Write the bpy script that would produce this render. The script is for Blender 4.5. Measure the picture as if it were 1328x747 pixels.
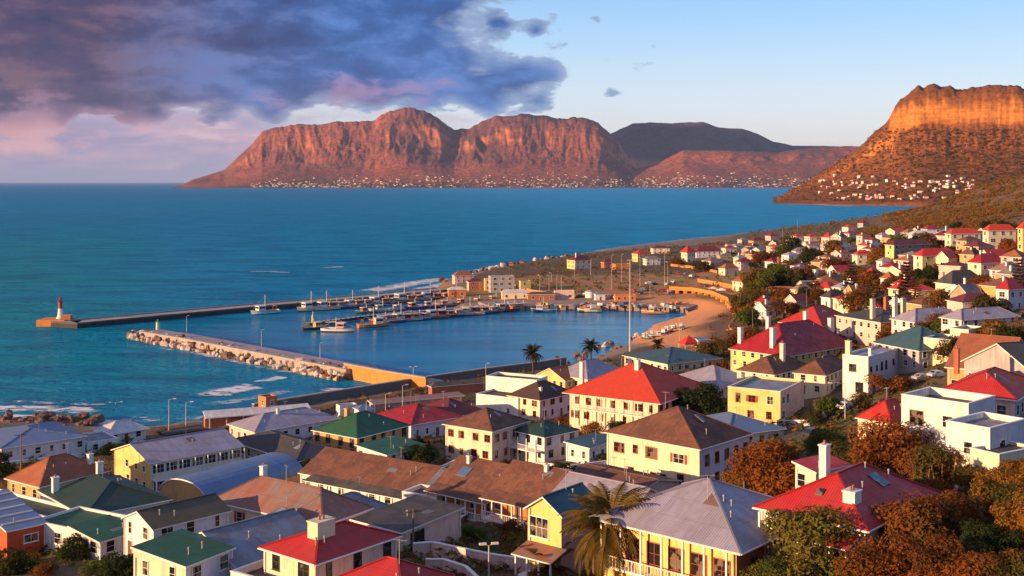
import bpy, bmesh, math, random
import numpy as np
from mathutils import Vector, Matrix

SC = bpy.context.scene
COL = SC.collection
for _o in list(bpy.data.objects):
    bpy.data.objects.remove(_o)

# ---------------------------------------------------------------- camera
CAM_H, FOC, CX, HV = 65.0, 1500.0, 664.0, 236.0     # metres, and the view's focal length / centre / horizon in photo pixels
cam_d = bpy.data.cameras.new("camera")
cam = bpy.data.objects.new("camera", cam_d)
COL.objects.link(cam)
cam.location = (0, 0, CAM_H)
cam.rotation_euler = (math.radians(90), 0, 0)
cam_d.sensor_width = 36
cam_d.lens = 36 * FOC / 1328
cam_d.shift_y = -137.5 / 1328
cam_d.clip_start = 1.0
cam_d.clip_end = 300000
SC.camera = cam

# ---------------------------------------------------------------- light
SUN_EL = 10.5
SUN_DIR = Vector((-0.90, -0.436, 0)).normalized()     # towards the sun, on plan
sun_rot = math.atan2(SUN_DIR.x, SUN_DIR.y)
el = math.radians(SUN_EL)
sv = Vector((SUN_DIR.x * math.cos(el), SUN_DIR.y * math.cos(el), math.sin(el)))
sun_d = bpy.data.lights.new("sun", 'SUN')
sun_d.energy = 5.0
sun_d.angle = math.radians(0.6)
sun_d.color = (1.0, 0.60, 0.29)
sun = bpy.data.objects.new("sun", sun_d)
COL.objects.link(sun)
sun.rotation_euler = sv.to_track_quat('Z', 'Y').to_euler()
sun.location = (-300, -200, 400)

SC.view_settings.view_transform = 'Standard'
SC.view_settings.look = 'None'
SC.view_settings.gamma = 1
SC.view_settings.use_curve_mapping = False
SC.view_settings.exposure = 0.88
SC.render.film_transparent = False
SC.cycles.max_bounces = 4
SC.cycles.diffuse_bounces = 2
SC.cycles.glossy_bounces = 2
SC.cycles.volume_bounces = 0

# ---------------------------------------------------------------- node helpers
class NT:
    """small helper for wiring node trees"""
    def __init__(s, nt):
        s.nt = nt
        nt.nodes.clear()
    def n(s, t, **kw):
        nd = s.nt.nodes.new(t)
        for k, v in kw.items():
            setattr(nd, k, v)
        return nd
    def put(s, sock, v):
        if isinstance(v, bpy.types.NodeSocket):
            s.nt.links.new(v, sock)
        elif v is not None:
            if hasattr(sock.default_value, '__len__') and not hasattr(v, '__len__'):
                v = [v] * len(sock.default_value)
            if hasattr(v, '__len__') and len(v) == 3 and len(sock.default_value) == 4:
                v = (*v, 1)
            sock.default_value = v
    def m(s, op, a, b=None, c=None, clamp=False):
        nd = s.n('ShaderNodeMath', operation=op, use_clamp=clamp)
        s.put(nd.inputs[0], a)
        if b is not None: s.put(nd.inputs[1], b)
        if c is not None: s.put(nd.inputs[2], c)
        return nd.outputs[0]
    def vm(s, op, a, b=None):
        nd = s.n('ShaderNodeVectorMath', operation=op)
        s.put(nd.inputs[0], a)
        if b is not None: s.put(nd.inputs[1], b)
        return nd.outputs[0]
    def mix(s, f, a, b, blend='MIX'):
        nd = s.n('ShaderNodeMix', data_type='RGBA', blend_type=blend)
        s.put(nd.inputs[0], f); s.put(nd.inputs[6], a); s.put(nd.inputs[7], b)
        return nd.outputs[2]
    def noise(s, vec, scale=5, detail=4, rough=.55, dist=0, out=0):
        nd = s.n('ShaderNodeTexNoise')
        s.put(nd.inputs['Vector'], vec); s.put(nd.inputs['Scale'], scale)
        s.put(nd.inputs['Detail'], detail); s.put(nd.inputs['Roughness'], rough); s.put(nd.inputs['Distortion'], dist)
        return nd.outputs[out]
    def step(s, x, a, b, lo=0., hi=1.):
        nd = s.n('ShaderNodeMapRange', interpolation_type='SMOOTHSTEP', clamp=True)
        s.put(nd.inputs[0], x); s.put(nd.inputs[1], a); s.put(nd.inputs[2], b)
        s.put(nd.inputs[3], lo); s.put(nd.inputs[4], hi)
        return nd.outputs[0]
    def xyz(s, v):
        nd = s.n('ShaderNodeSeparateXYZ'); s.put(nd.inputs[0], v)
        return nd.outputs[0], nd.outputs[1], nd.outputs[2]
    def comb(s, x, y, z):
        nd = s.n('ShaderNodeCombineXYZ')
        s.put(nd.inputs[0], x); s.put(nd.inputs[1], y); s.put(nd.inputs[2], z)
        return nd.outputs[0]
    def ramp(s, f, stops):
        nd = s.n('ShaderNodeValToRGB')
        cr = nd.color_ramp
        while len(cr.elements) < len(stops): cr.elements.new(0.5)
        for e, (p, c) in zip(cr.elements, stops):
            e.position = p
            e.color = (*c, 1) if len(c) == 3 else c
        s.put(nd.inputs[0], f)
        return nd.outputs[0]

# ---------------------------------------------------------------- sky with a dawn cloud bank over the sea
SKY_K = 0.14
def make_world():
    w = bpy.data.worlds.new("World")
    SC.world = w
    w.use_nodes = True
    t = NT(w.node_tree)
    sky = t.n('ShaderNodeTexSky', sky_type='NISHITA', sun_disc=False)
    sky.sun_elevation = el
    sky.sun_rotation = sun_rot
    sky.altitude = 50
    sky.air_density = 1.0
    sky.dust_density = 0.6
    sky.ozone_density = 2.0
    d = t.n('ShaderNodeTexCoord').outputs['Generated']
    x, y, z = t.xyz(t.vm('NORMALIZE', d))
    az = t.m('ARCTAN2', x, y)
    ele = t.m('ARCSINE', z)
    def ang(u, v):
        a = math.atan((u - CX) / FOC)
        return a, math.atan((HV - v) / FOC * math.cos(a))
    PX = 1 / FOC
    # a warped, sideways stretched coordinate for the cloud texture
    cv = t.comb(t.m('MULTIPLY', az, 1.0), t.m('MULTIPLY', ele, 2.3), 0.37)
    n1 = t.m('SUBTRACT', t.noise(cv, 7.5, 7, .58, .35), .5)
    n2 = t.m('SUBTRACT', t.noise(t.vm('ADD', cv, (3.1, 1.7, 2)), 22, 6, .6, .2), .5)
    n3 = t.noise(t.vm('ADD', t.comb(az, t.m('MULTIPLY', ele, 4.5), 1.9), (7, 3, 1)), 9, 6, .6, .4)
    vor = t.n('ShaderNodeTexVoronoi', feature='SMOOTH_F1')
    t.put(vor.inputs['Vector'], t.comb(az, t.m('MULTIPLY', ele, 1.25), 0.)); t.put(vor.inputs['Scale'], 36)
    puff = t.m('SUBTRACT', .42, vor.outputs['Distance'])
    def blob(u, v, ru, rv):
        a, e = ang(u, v)
        p = t.m('MULTIPLY', t.m('SUBTRACT', az, a), 1 / (ru * PX))
        q = t.m('MULTIPLY', t.m('SUBTRACT', ele, e), 1 / (rv * PX))
        # measured outwards in units of about 60 pixels, so that the ragged edge is the same for small and large banks
        return t.m('MULTIPLY', t.m('SUBTRACT', 1., t.m('SQRT', t.m('ADD', t.m('MULTIPLY', p, p), t.m('MULTIPLY', q, q)))), min(ru, rv) / 60)
    def union(bl):
        r = bl[0]
        for b in bl[1:]: r = t.m('MAXIMUM', r, b)
        return r
    dark = union([blob(*b) for b in ((100, 10, 560, 130), (40, 80, 480, 72), (420, 95, 350, 58), (620, 108, 140, 42),
                                     (560, -15, 180, 52), (-300, 40, 420, 140), (40, -160, 700, 160), (640, 30, 70, 16))])
    dd = t.m('ADD', dark, t.m('ADD', t.m('MULTIPLY', n1, 1.15), t.m('ADD', t.m('MULTIPLY', n2, 1.0), t.m('MULTIPLY', puff, .75))))
    dmask = t.step(dd, -.01, .10)
    dcore = t.step(dd, .0, .42)
    # thin low layer under the bank, to the left
    low = union([blob(*b) for b in ((60, 190, 470, 60), (300, 160, 260, 34), (-300, 190, 400, 70), (560, 158, 170, 16))])
    lmask = t.step(t.m('ADD', low, t.m('MULTIPLY', t.m('SUBTRACT', n3, .5), 1.5)), .0, .55)
    wisp = union([blob(*b) for b in ((797, 107, 15, 7), (1055, 157, 34, 6), (776, 8, 70, 12), (1130, 183, 210, 5), (735, 98, 20, 20))])
    wm = t.step(t.m('ADD', wisp, t.m('MULTIPLY', t.m('ADD', n1, n2), 1.5)), .12, .7)

    k = 1 / SKY_K
    def C(*c): return tuple(v * k * .66 for v in c)
    # base sky: Nishita, with the paler washed dawn band low down
    base = t.mix(1., sky.outputs[0], (0.92, 1.0, 1.13), 'MULTIPLY')
    up = t.m('MAXIMUM', ele, 0.)
    band = t.ramp(t.m('MULTIPLY', up, 1 / .20), [(0, C(.74, .66, .68)), (.14, C(.80, .72, .71)), (.36, C(.64, .70, .80)), (.62, C(.38, .58, .83)), (1, C(.13, .37, .74))])
    base = t.mix(t.step(ele, .16, .5, .78, 0.), base, band)
    # left end of the sky is duskier and pinker
    left = t.step(az, -.48, -.05, 1., 0.)
    base = t.mix(t.m('MULTIPLY', left, .75), base, C(.36, .27, .40))
    # low cloud colour: lavender with sunlit salmon tops
    lc = t.ramp(n3, [(.34, C(.20, .19, .38)), (.48, C(.32, .25, .42)), (.60, C(.52, .34, .44)), (.74, C(.92, .56, .48))])
    col = t.mix(t.m('MULTIPLY', lmask, .80), base, lc)
    # dark bank colours: plum to the left, slate blue to the right
    side = t.step(t.m('ADD', az, t.m('MULTIPLY', n1, .30)), -.36, -.12)
    tone = t.m('ADD', t.m('ADD', t.m('MULTIPLY', n1, 1.2), t.m('MULTIPLY', n2, .9)), .48)
    plum = t.ramp(tone, [(.28, C(.018, .022, .085)), (.48, C(.055, .038, .095)), (.66, C(.15, .078, .125))])
    slate = t.ramp(tone, [(.28, C(.012, .052, .20)), (.48, C(.024, .100, .33)), (.66, C(.075, .19, .50))])
    dc = t.mix(side, plum, slate)
    edge = t.mix(side, C(.34, .19, .27), C(.30, .40, .58))
    dc = t.mix(dcore, edge, dc)
    col = t.mix(t.m('MULTIPLY', dmask, .97), col, dc)
    # pink lit patches low in the bank, and the bright head at its right end
    pk = union([blob(*b) for b in ((455, 124, 80, 28), (60, 168, 130, 34), (300, 182, 26, 18), (180, 196, 60, 14))])
    pm = t.step(t.m('ADD', pk, t.m('MULTIPLY', t.m('ADD', n2, n1), 1.7)), -.05, .42)
    col = t.mix(t.m('MULTIPLY', pm, .6), col, t.mix(t.step(ele, .03, .062), C(.98, .46, .36), C(.42, .24, .36)))
    col = t.mix(t.m('MULTIPLY', wm, .55), col, C(.40, .40, .58))
    bg = t.n('ShaderNodeBackground')
    t.put(bg.inputs[0], col)
    bg.inputs[1].default_value = SKY_K
    out = t.n('ShaderNodeOutputWorld')
    t.nt.links.new(bg.outputs[0], out.inputs[0])
make_world()

# ---------------------------------------------------------------- shape helpers
def tag(o, label=None, cat=None, group=None, kind=None):
    if label: o['label'] = label
    if cat: o['category'] = cat
    if group: o['group'] = group
    if kind: o['kind'] = kind
    return o

def thing(name, label, cat, loc=(0, 0, 0), rz=0., group=None):
    o = bpy.data.objects.new(name, None)
    o.empty_display_size = .5
    COL.objects.link(o)
    o.location = loc
    o.rotation_euler = (0, 0, rz)
    return tag(o, label, cat, group)

class MB:
    """collects faces; build() links them as one mesh object"""
    def __init__(s):
        s.v = []; s.f = []; s.mi = []; s.uv = []
    def face(s, pts, mi=0, uv=None):
        i = len(s.v)
        s.v += [tuple(p) for p in pts]
        s.f.append(list(range(i, i + len(pts))))
        s.mi.append(mi)
        s.uv.append(uv if uv else None)
    def box(s, x0, y0, z0, x1, y1, z1, mi=0):
        a = [(x0, y0, z0), (x1, y0, z0), (x1, y1, z0), (x0, y1, z0), (x0, y0, z1), (x1, y0, z1), (x1, y1, z1), (x0, y1, z1)]
        for q in ((0, 3, 2, 1), (4, 5, 6, 7), (0, 1, 5, 4), (1, 2, 6, 5), (2, 3, 7, 6), (3, 0, 4, 7)):
            s.face([a[j] for j in q], mi)
    def bar(s, p, q, w, h=None, mi=0):
        """rectangular bar from p to q"""
        p = Vector(p); q = Vector(q)
        h = h or w
        d = (q - p)
        if d.length < 1e-6: return
        d.normalize()
        ref = Vector((0, 0, 1)) if abs(d.z) < .95 else Vector((1, 0, 0))
        sx = d.cross(ref).normalized() * w / 2
        sz = sx.cross(d).normalized() * h / 2
        a = [p - sx - sz, p + sx - sz, p + sx + sz, p - sx + sz]
        b = [q - sx - sz, q + sx - sz, q + sx + sz, q - sx + sz]
        s.face([a[3], a[2], a[1], a[0]], mi); s.face(b, mi)
        for i in range(4):
            j = (i + 1) % 4
            s.face([a[i], a[j], b[j], b[i]], mi)
    def tube(s, pts, radii, n=8, mi=0, cap=True):
        rings = []
        for i, p in enumerate(pts):
            p = Vector(p)
            d = Vector(pts[min(i + 1, len(pts) - 1)]) - Vector(pts[max(i - 1, 0)])
            d.normalize()
            ref = Vector((0, 0, 1)) if abs(d.z) < .9 else Vector((1, 0, 0))
            a = d.cross(ref).normalized(); b = a.cross(d).normalized()
            r = radii[i] if hasattr(radii, '__len__') else radii
            rings.append([p + a * r * math.cos(2 * math.pi * k / n) + b * r * math.sin(2 * math.pi * k / n) for k in range(n)])
        for i in range(len(rings) - 1):
            for k in range(n):
                kk = (k + 1) % n
                s.face([rings[i][k], rings[i + 1][k], rings[i + 1][kk], rings[i][kk]], mi)
        if cap:
            s.face(rings[0], mi); s.face(rings[-1][::-1], mi)
    def mesh(s, name, mats, smooth=False):
        me = bpy.data.meshes.new(name)
        me.from_pydata(s.v, [], s.f)
        for m in (mats if isinstance(mats, (list, tuple)) else [mats]):
            me.materials.append(m)
        if any(s.mi):
            me.polygons.foreach_set('material_index', s.mi)
        if any(u is not None for u in s.uv):
            ul = me.uv_layers.new(name='UVMap')
            dat = []
            for f, u in zip(s.f, s.uv):
                dat += [c for p in (u or [(0, 0)] * len(f)) for c in p]
            ul.data.foreach_set('uv', dat)
        bm = bmesh.new(); bm.from_mesh(me)
        bmesh.ops.remove_doubles(bm, verts=bm.verts, dist=.0004)
        bmesh.ops.recalc_face_normals(bm, faces=bm.faces)
        bm.to_mesh(me); bm.free()
        if smooth:
            me.polygons.foreach_set('use_smooth', [True] * len(me.polygons))
        me.update()
        return me
    def build(s, name, mats, parent=None, smooth=False):
        return link(name, s.mesh(name, mats, smooth), parent)

def link(name, me, parent=None):
    o = bpy.data.objects.new(name, me)
    COL.objects.link(o)
    if parent is not None: o.parent = parent
    return o

def copy_tree(o, parent=None):
    c = o.copy(); COL.objects.link(c)
    if parent is not None: c.parent = parent
    for ch in list(o.children):
        copy_tree(ch, c)
    return c

# pixel -> plane of height z
def on_z(u, v, z):
    k = (CAM_H - z) / (v - HV)
    return Vector(((u - CX) * k, FOC * k, z))
# ================================================================ materials
MATS = {}
def principled(name):
    m = bpy.data.materials.new(name)
    m.use_nodes = True
    t = NT(m.node_tree)
    b = t.n('ShaderNodeBsdfPrincipled')
    o = t.n('ShaderNodeOutputMaterial')
    t.nt.links.new(b.outputs[0], o.inputs[0])
    return m, t, b

def shade(c, k): return tuple(min(1, v * k) for v in c)

def mat_wall(key, c, stain=.42):
    if key in MATS: return MATS[key]
    m, t, b = principled(key)
    oc = t.n('ShaderNodeTexCoord').outputs['Object']
    info = t.n('ShaderNodeObjectInfo').outputs['Random']
    vec = t.vm('ADD', oc, t.comb(t.m('MULTIPLY', info, 91.), 3., t.m('MULTIPLY', info, 37.)))
    big = t.noise(vec, .35, 5, .6)
    x, y, z = t.xyz(vec)
    streak = t.noise(t.comb(t.m('MULTIPLY', x, 2.2), t.m('MULTIPLY', y, 2.2), t.m('MULTIPLY', z, .25)), 1.2, 4, .6)
    f = t.step(t.m('ADD', t.m('MULTIPLY', big, .6), t.m('MULTIPLY', streak, .6)), .54, .76, 0., stain * 1.5)
    col = t.mix(f, c, shade(c, .55))
    fine = t.noise(vec, 9, 3, .6)
    col = t.mix(t.step(fine, .3, .7, 0., .12), col, shade(c, .75))
    t.put(b.inputs['Base Color'], col)
    b.inputs['Roughness'].default_value = .85
    bp = t.n('ShaderNodeBump'); bp.inputs['Strength'].default_value = .25; bp.inputs['Distance'].default_value = .03
    t.put(bp.inputs['Height'], fine); t.put(b.inputs['Normal'], bp.outputs[0])
    MATS[key] = m
    return m

def mat_roof(key, c, kind='sheet', rust=None, rough=.45, wear=.35):
    """uv in metres: u along the eave, v up the slope"""
    if key in MATS: return MATS[key]
    m, t, b = principled(key)
    uv = t.n('ShaderNodeTexCoord').outputs['UV']
    u, v, _ = t.xyz(uv)
    info = t.n('ShaderNodeObjectInfo').outputs['Random']
    off = t.m('MULTIPLY', info, 53.)
    vec = t.comb(u, v, off)
    if kind == 'sheet':
        h = t.m('SINE', t.m('MULTIPLY', u, 2 * math.pi / .25))
        joint = t.step(t.m('ABSOLUTE', t.m('SUBTRACT', t.m('FRACT', t.m('MULTIPLY', v, 1 / 2.6)), .5)), .47, .5)
        tone = t.m('FLOOR', t.m('MULTIPLY', u, 1 / .76))
        dist = .03
    else:
        row = t.m('FRACT', t.m('MULTIPLY', v, 1 / .34))
        h = t.m('ADD', row, t.m('MULTIPLY', t.m('SINE', t.m('MULTIPLY', u, 2 * math.pi / .3)), .4))
        joint = t.step(row, .82, 1.)
        tone = t.m('ADD', t.m('FLOOR', t.m('MULTIPLY', u, 1 / .3)), t.m('MULTIPLY', t.m('FLOOR', t.m('MULTIPLY', v, 1 / .34)), 17.))
        dist = .05
    wn = t.n('ShaderNodeTexWhiteNoise', noise_dimensions='2D')
    t.put(wn.inputs['Vector'], t.comb(tone, off, 0.))
    big = t.noise(vec, .42, 7, .70, .5)
    run = t.noise(t.comb(t.m('MULTIPLY', u, 2.4), t.m('MULTIPLY', v, .3), off), 1., 5, .65)
    col = t.mix(t.step(wn.outputs[0], 0, 1, 0., .40 if kind == 'sheet' else .45), c, shade(c, .62))
    col = t.mix(t.step(big, .44, .58, 0., min(.92, wear * 1.8)), col, rust or shade(c, .5))
    col = t.mix(t.step(run, .50, .66, 0., wear), col, shade(c, 1.6) if not rust else shade(rust, .7))
    col = t.mix(t.m('MULTIPLY', joint, .4), col, shade(c, .4))
    t.put(b.inputs['Base Color'], col)
    t.put(b.inputs['Roughness'], t.step(big, .3, .7, rough, min(1, rough + .3)))
    bp = t.n('ShaderNodeBump'); bp.inputs['Strength'].default_value = .5; bp.inputs['Distance'].default_value = dist
    t.put(bp.inputs['Height'], h); t.put(b.inputs['Normal'], bp.outputs[0])
    MATS[key] = m
    return m

def mat_plain(key, c, rough=.6, metal=0., var=.25, scale=2.):
    if key in MATS: return MATS[key]
    m, t, b = principled(key)
    oc = t.n('ShaderNodeTexCoord').outputs['Object']
    n = t.noise(oc, scale, 5, .6)
    t.put(b.inputs['Base Color'], t.mix(t.step(n, .35, .7, 0., 1.), c, shade(c, 1 - var)))
    b.inputs['Roughness'].default_value = rough
    b.inputs['Metallic'].default_value = metal
    MATS[key] = m
    return m

def mat_glass():
    if 'pane' in MATS: return MATS['pane']
    m, t, b = principled('window_glass')
    info = t.n('ShaderNodeObjectInfo').outputs['Random']
    oc = t.n('ShaderNodeTexCoord').outputs['Object']
    n = t.noise(t.vm('ADD', oc, t.comb(t.m('MULTIPLY', info, 50.), 0., 0.)), .9, 2)
    # dark rooms, some with pale curtains behind the glass
    cur = t.step(t.m('ADD', n, t.m('MULTIPLY', info, .3)), .70, .76)
    t.put(b.inputs['Base Color'], t.mix(cur, (.015, .016, .02), (.16, .13, .10)))
    b.inputs['Roughness'].default_value = .08
    b.inputs['Specular IOR Level'].default_value = .6
    MATS['pane'] = m
    return m

def mat_foliage(key, c1, c2, c3):
    """three leaf tones mixed clump by clump"""
    if key in MATS: return MATS[key]
    m, t, b = principled(key)
    geo = t.n('ShaderNodeNewGeometry')
    r = geo.outputs['Random Per Island']
    info = t.n('ShaderNodeObjectInfo').outputs['Random']
    oc = t.n('ShaderNodeTexCoord').outputs['Object']
    n = t.noise(t.vm('ADD', oc, t.comb(t.m('MULTIPLY', info, 50.), 0., 0.)), .55, 3)
    col = t.mix(r, c1, c2)
    col = t.mix(t.step(n, .44, .60), col, c3)
    t.nt.nodes.remove(b)
    df = t.n('ShaderNodeBsdfDiffuse'); tr = t.n('ShaderNodeBsdfTranslucent'); mx = t.n('ShaderNodeMixShader')
    t.put(df.inputs[0], col); t.put(tr.inputs[0], col); mx.inputs[0].default_value = .35
    t.nt.links.new(df.outputs[0], mx.inputs[1]); t.nt.links.new(tr.outputs[0], mx.inputs[2])
    t.nt.links.new(mx.outputs[0], [q for q in t.nt.nodes if q.type == 'OUTPUT_MATERIAL'][0].inputs[0])
    MATS[key] = m
    return m

# ---------------------------------------------------------------- numpy noise
_rng = np.random.RandomState(11)
_perm = _rng.rand(256, 256)
def vnoise(x, y):
    xi = np.floor(x).astype(int); yi = np.floor(y).astype(int)
    fx = x - xi; fy = y - yi
    fx = fx * fx * (3 - 2 * fx); fy = fy * fy * (3 - 2 * fy)
    g = lambda a, b: _perm[a % 256, b % 256]
    return (g(xi, yi) * (1 - fx) + g(xi + 1, yi) * fx) * (1 - fy) + (g(xi, yi + 1) * (1 - fx) + g(xi + 1, yi + 1) * fx) * fy
def fbm(x, y, o=5, g=.5):
    s = 0; a = 1; tot = 0
    for i in range(o):
        s = s + a * vnoise(x * 2 ** i + 17.3 * i, y * 2 ** i + 5.1 * i); tot += a; a *= g
    return s / tot
def ridged(x, y, o=5, g=.5):
    s = 0; a = 1; tot = 0
    for i in range(o):
        s = s + a * (1 - np.abs(2 * vnoise(x * 2 ** i + 9.7 * i, y * 2 ** i + 3.3 * i) - 1)); tot += a; a *= g
    return s / tot

# ---------------------------------------------------------------- coast line and terrain
SHORE_PX = [(-260, 566), (-120, 562), (0, 548), (70, 548), (125, 556), (200, 556), (262, 548), (330, 541), (430, 523), (550, 502), (630, 490), (700, 482),
            (770, 468), (812, 450), (852, 421), (893, 409), (888, 402), (830, 401), (760, 398), (690, 399), (640, 404), (560, 394), (566, 376), (580, 364),
            (622, 354), (660, 346), (740, 332), (820, 319), (940, 306), (1050, 292), (1130, 285), (1175, 277)]
SHORE = [tuple(on_z(u, v, 0)[:2]) for u, v in SHORE_PX] + [(1150, 2500), (1700, 2760), (3200, 2760), (3200, -500), (-600, -500), (-600, 250)]
def shore_sd(x, y):
    """signed distance to the land polygon, positive inland"""
    x = np.asarray(x, float); y = np.asarray(y, float)
    d = np.full(x.shape, 1e9); inside = np.zeros(x.shape, bool)
    P = SHORE
    for i in range(len(P)):
        (x0, y0), (x1, y1) = P[i], P[(i + 1) % len(P)]
        dx, dy = x1 - x0, y1 - y0
        tt = np.clip(((x - x0) * dx + (y - y0) * dy) / (dx * dx + dy * dy), 0, 1)
        d = np.minimum(d, np.hypot(x - x0 - tt * dx, y - y0 - tt * dy))
        c = ((y0 > y) != (y1 > y))
        with np.errstate(divide='ignore', invalid='ignore'):
            xi = (x1 - x0) * (y - y0) / (y1 - y0 if y1 != y0 else 1e-9) + x0
        inside ^= c & (x < xi)
    return np.where(inside, d, -d)

GROUND_PX = [(0, 568, 3), (150, 585, 4), (230, 650, 8), (60, 640, 10), (100, 745, 20), (0, 745, 20), (400, 745, 24), (520, 747, 25), (650, 742, 25), (850, 738, 27),
             (420, 610, 10), (600, 665, 17), (540, 565, 5), (700, 580, 8), (880, 625, 15), (800, 548, 7), (880, 482, 4.5), (1000, 560, 15), (1130, 520, 19),
             (1020, 700, 27), (1200, 575, 29), (1328, 610, 36), (1328, 520, 34), (1250, 480, 27), (1328, 425, 32), (1200, 430, 23), (1050, 430, 11), (950, 440, 6),
             (950, 385, 6), (1100, 375, 18), (1250, 330, 31), (1180, 342, 24), (1328, 330, 38), (1030, 330, 14), (1000, 345, 11), (960, 325, 8), (900, 345, 6),
             (1070, 305, 19), (1328, 285, 40.5), (1328, 258, 50), (1250, 285, 37), (1250, 262, 45), (1200, 292, 28), (1200, 280, 31), (1140, 297, 18), (1100, 299, 14), (440, 545, 4), (300, 580, 5),
             (630, 500, 3.5), (720, 490, 3.5), (800, 470, 3.5), (870, 430, 3), (930, 400, 3.5), (840, 390, 3), (760, 385, 3), (680, 385, 2.6), (600, 372, 2.6), (700, 362, 3.5), (760, 340, 5), (850, 325, 5),
             (760, 640, 17), (1130, 580, 24), (240, 700, 17), (1328, 747, 37), (1180, 747, 33)]
GROUND_XY = [(900, 1000, 130), (500, 500, 75), (300, 200, 62), (150, 60, 46), (60, 40, 36), (0, 20, 34), (0, 70, 28), (35, 75, 30.5), (-60, 60, 27), (-150, 60, 22), (120, 0, 52), (-200, 0, 30), (-300, 200, 12),
             (0, -150, 95), (400, -100, 110), (700, 700, 115), (1300, 1600, 150), (760, 1450, 62), (880, 1900, 40), (1500, 2400, 60), (1800, 800, 260), (2600, 1800, 300), (2000, -200, 280), (-500, -300, 60),
             (480, 900, 66), (620, 1150, 74), (532, 1200, 71.4), (508, 1300, 51), (525, 1500, 29), (420, 1320, 16), (330, 1350, 8), (640, 1900, 5)]
def _tps():
    P = [(*on_z(u, v, z)[:2], z) for u, v, z in GROUND_PX] + GROUND_XY
    P = np.array(P, float)
    n = len(P)
    xy = P[:, :2] / 100.0
    r2 = ((xy[:, None] - xy[None]) ** 2).sum(-1)
    K = np.where(r2 > 0, r2 * np.log(r2 + 1e-12) * .5, 0) + np.eye(n) * .004
    Q = np.c_[np.ones(n), xy]
    A = np.zeros((n + 3, n + 3)); A[:n, :n] = K; A[:n, n:] = Q; A[n:, :n] = Q.T
    w = np.linalg.solve(A, np.r_[P[:, 2], 0, 0, 0])
    return xy, w
_TX, _TW = _tps()
def terrain(x, y):
    x = np.atleast_1d(np.asarray(x, float)); y = np.atleast_1d(np.asarray(y, float))
    sh = x.shape
    xf = x.ravel() / 100; yf = y.ravel() / 100
    n = len(_TX)
    out = _TW[n] + _TW[n + 1] * xf + _TW[n + 2] * yf
    for i in range(n):
        r2 = (xf - _TX[i, 0]) ** 2 + (yf - _TX[i, 1]) ** 2
        out = out + _TW[i] * np.where(r2 > 0, r2 * np.log(r2 + 1e-12) * .5, 0)
    z = out.reshape(sh)
    sd = shore_sd(x, y)
    k = np.clip(sd / 14, 0, 1); k = k * k * (3 - 2 * k)
    z = np.maximum(z, 1.6) * k + .9 * (1 - k) * (sd > 0)
    return np.where(sd > 0, np.clip(z, 0.4, 400), np.clip(sd * .35, -6, 0) - .3 + .5)
def gz(x, y): return float(terrain(x, y)[0])

def ground_hit(u, v, h=0.):
    """point on the ray through the pixel that is h metres above the ground"""
    lo, hi = 12., 3000.
    ys = np.geomspace(lo, hi, 700)
    xs = (u - CX) / FOC * ys
    zs = CAM_H - (v - HV) / FOC * ys
    g = terrain(xs, ys) + h - zs
    idx = np.where(g >= 0)[0]
    i = int(idx[0]) if len(idx) else len(ys) - 1
    if i > 0:
        a = -g[i - 1] / (g[i] - g[i - 1]) if g[i] != g[i - 1] else 0
        Y = ys[i - 1] + a * (ys[i] - ys[i - 1])
    else:
        Y = ys[0]
    return Vector(((u - CX) / FOC * Y, Y, CAM_H - (v - HV) / FOC * Y))

def grid_mesh(name, X, Y, Z, mats, smooth=True):
    r, c = X.shape
    me = bpy.data.meshes.new(name)
    v = np.stack([X, Y, Z], -1).reshape(-1, 3)
    idx = np.arange(r * c).reshape(r, c)
    f = np.stack([idx[:-1, :-1], idx[:-1, 1:], idx[1:, 1:], idx[1:, :-1]], -1).reshape(-1, 4)
    me.from_pydata(v.tolist(), [], f.tolist())
    for m in mats: me.materials.append(m)
    if smooth: me.polygons.foreach_set('use_smooth', [True] * len(me.polygons))
    me.update()
    return me

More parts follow.
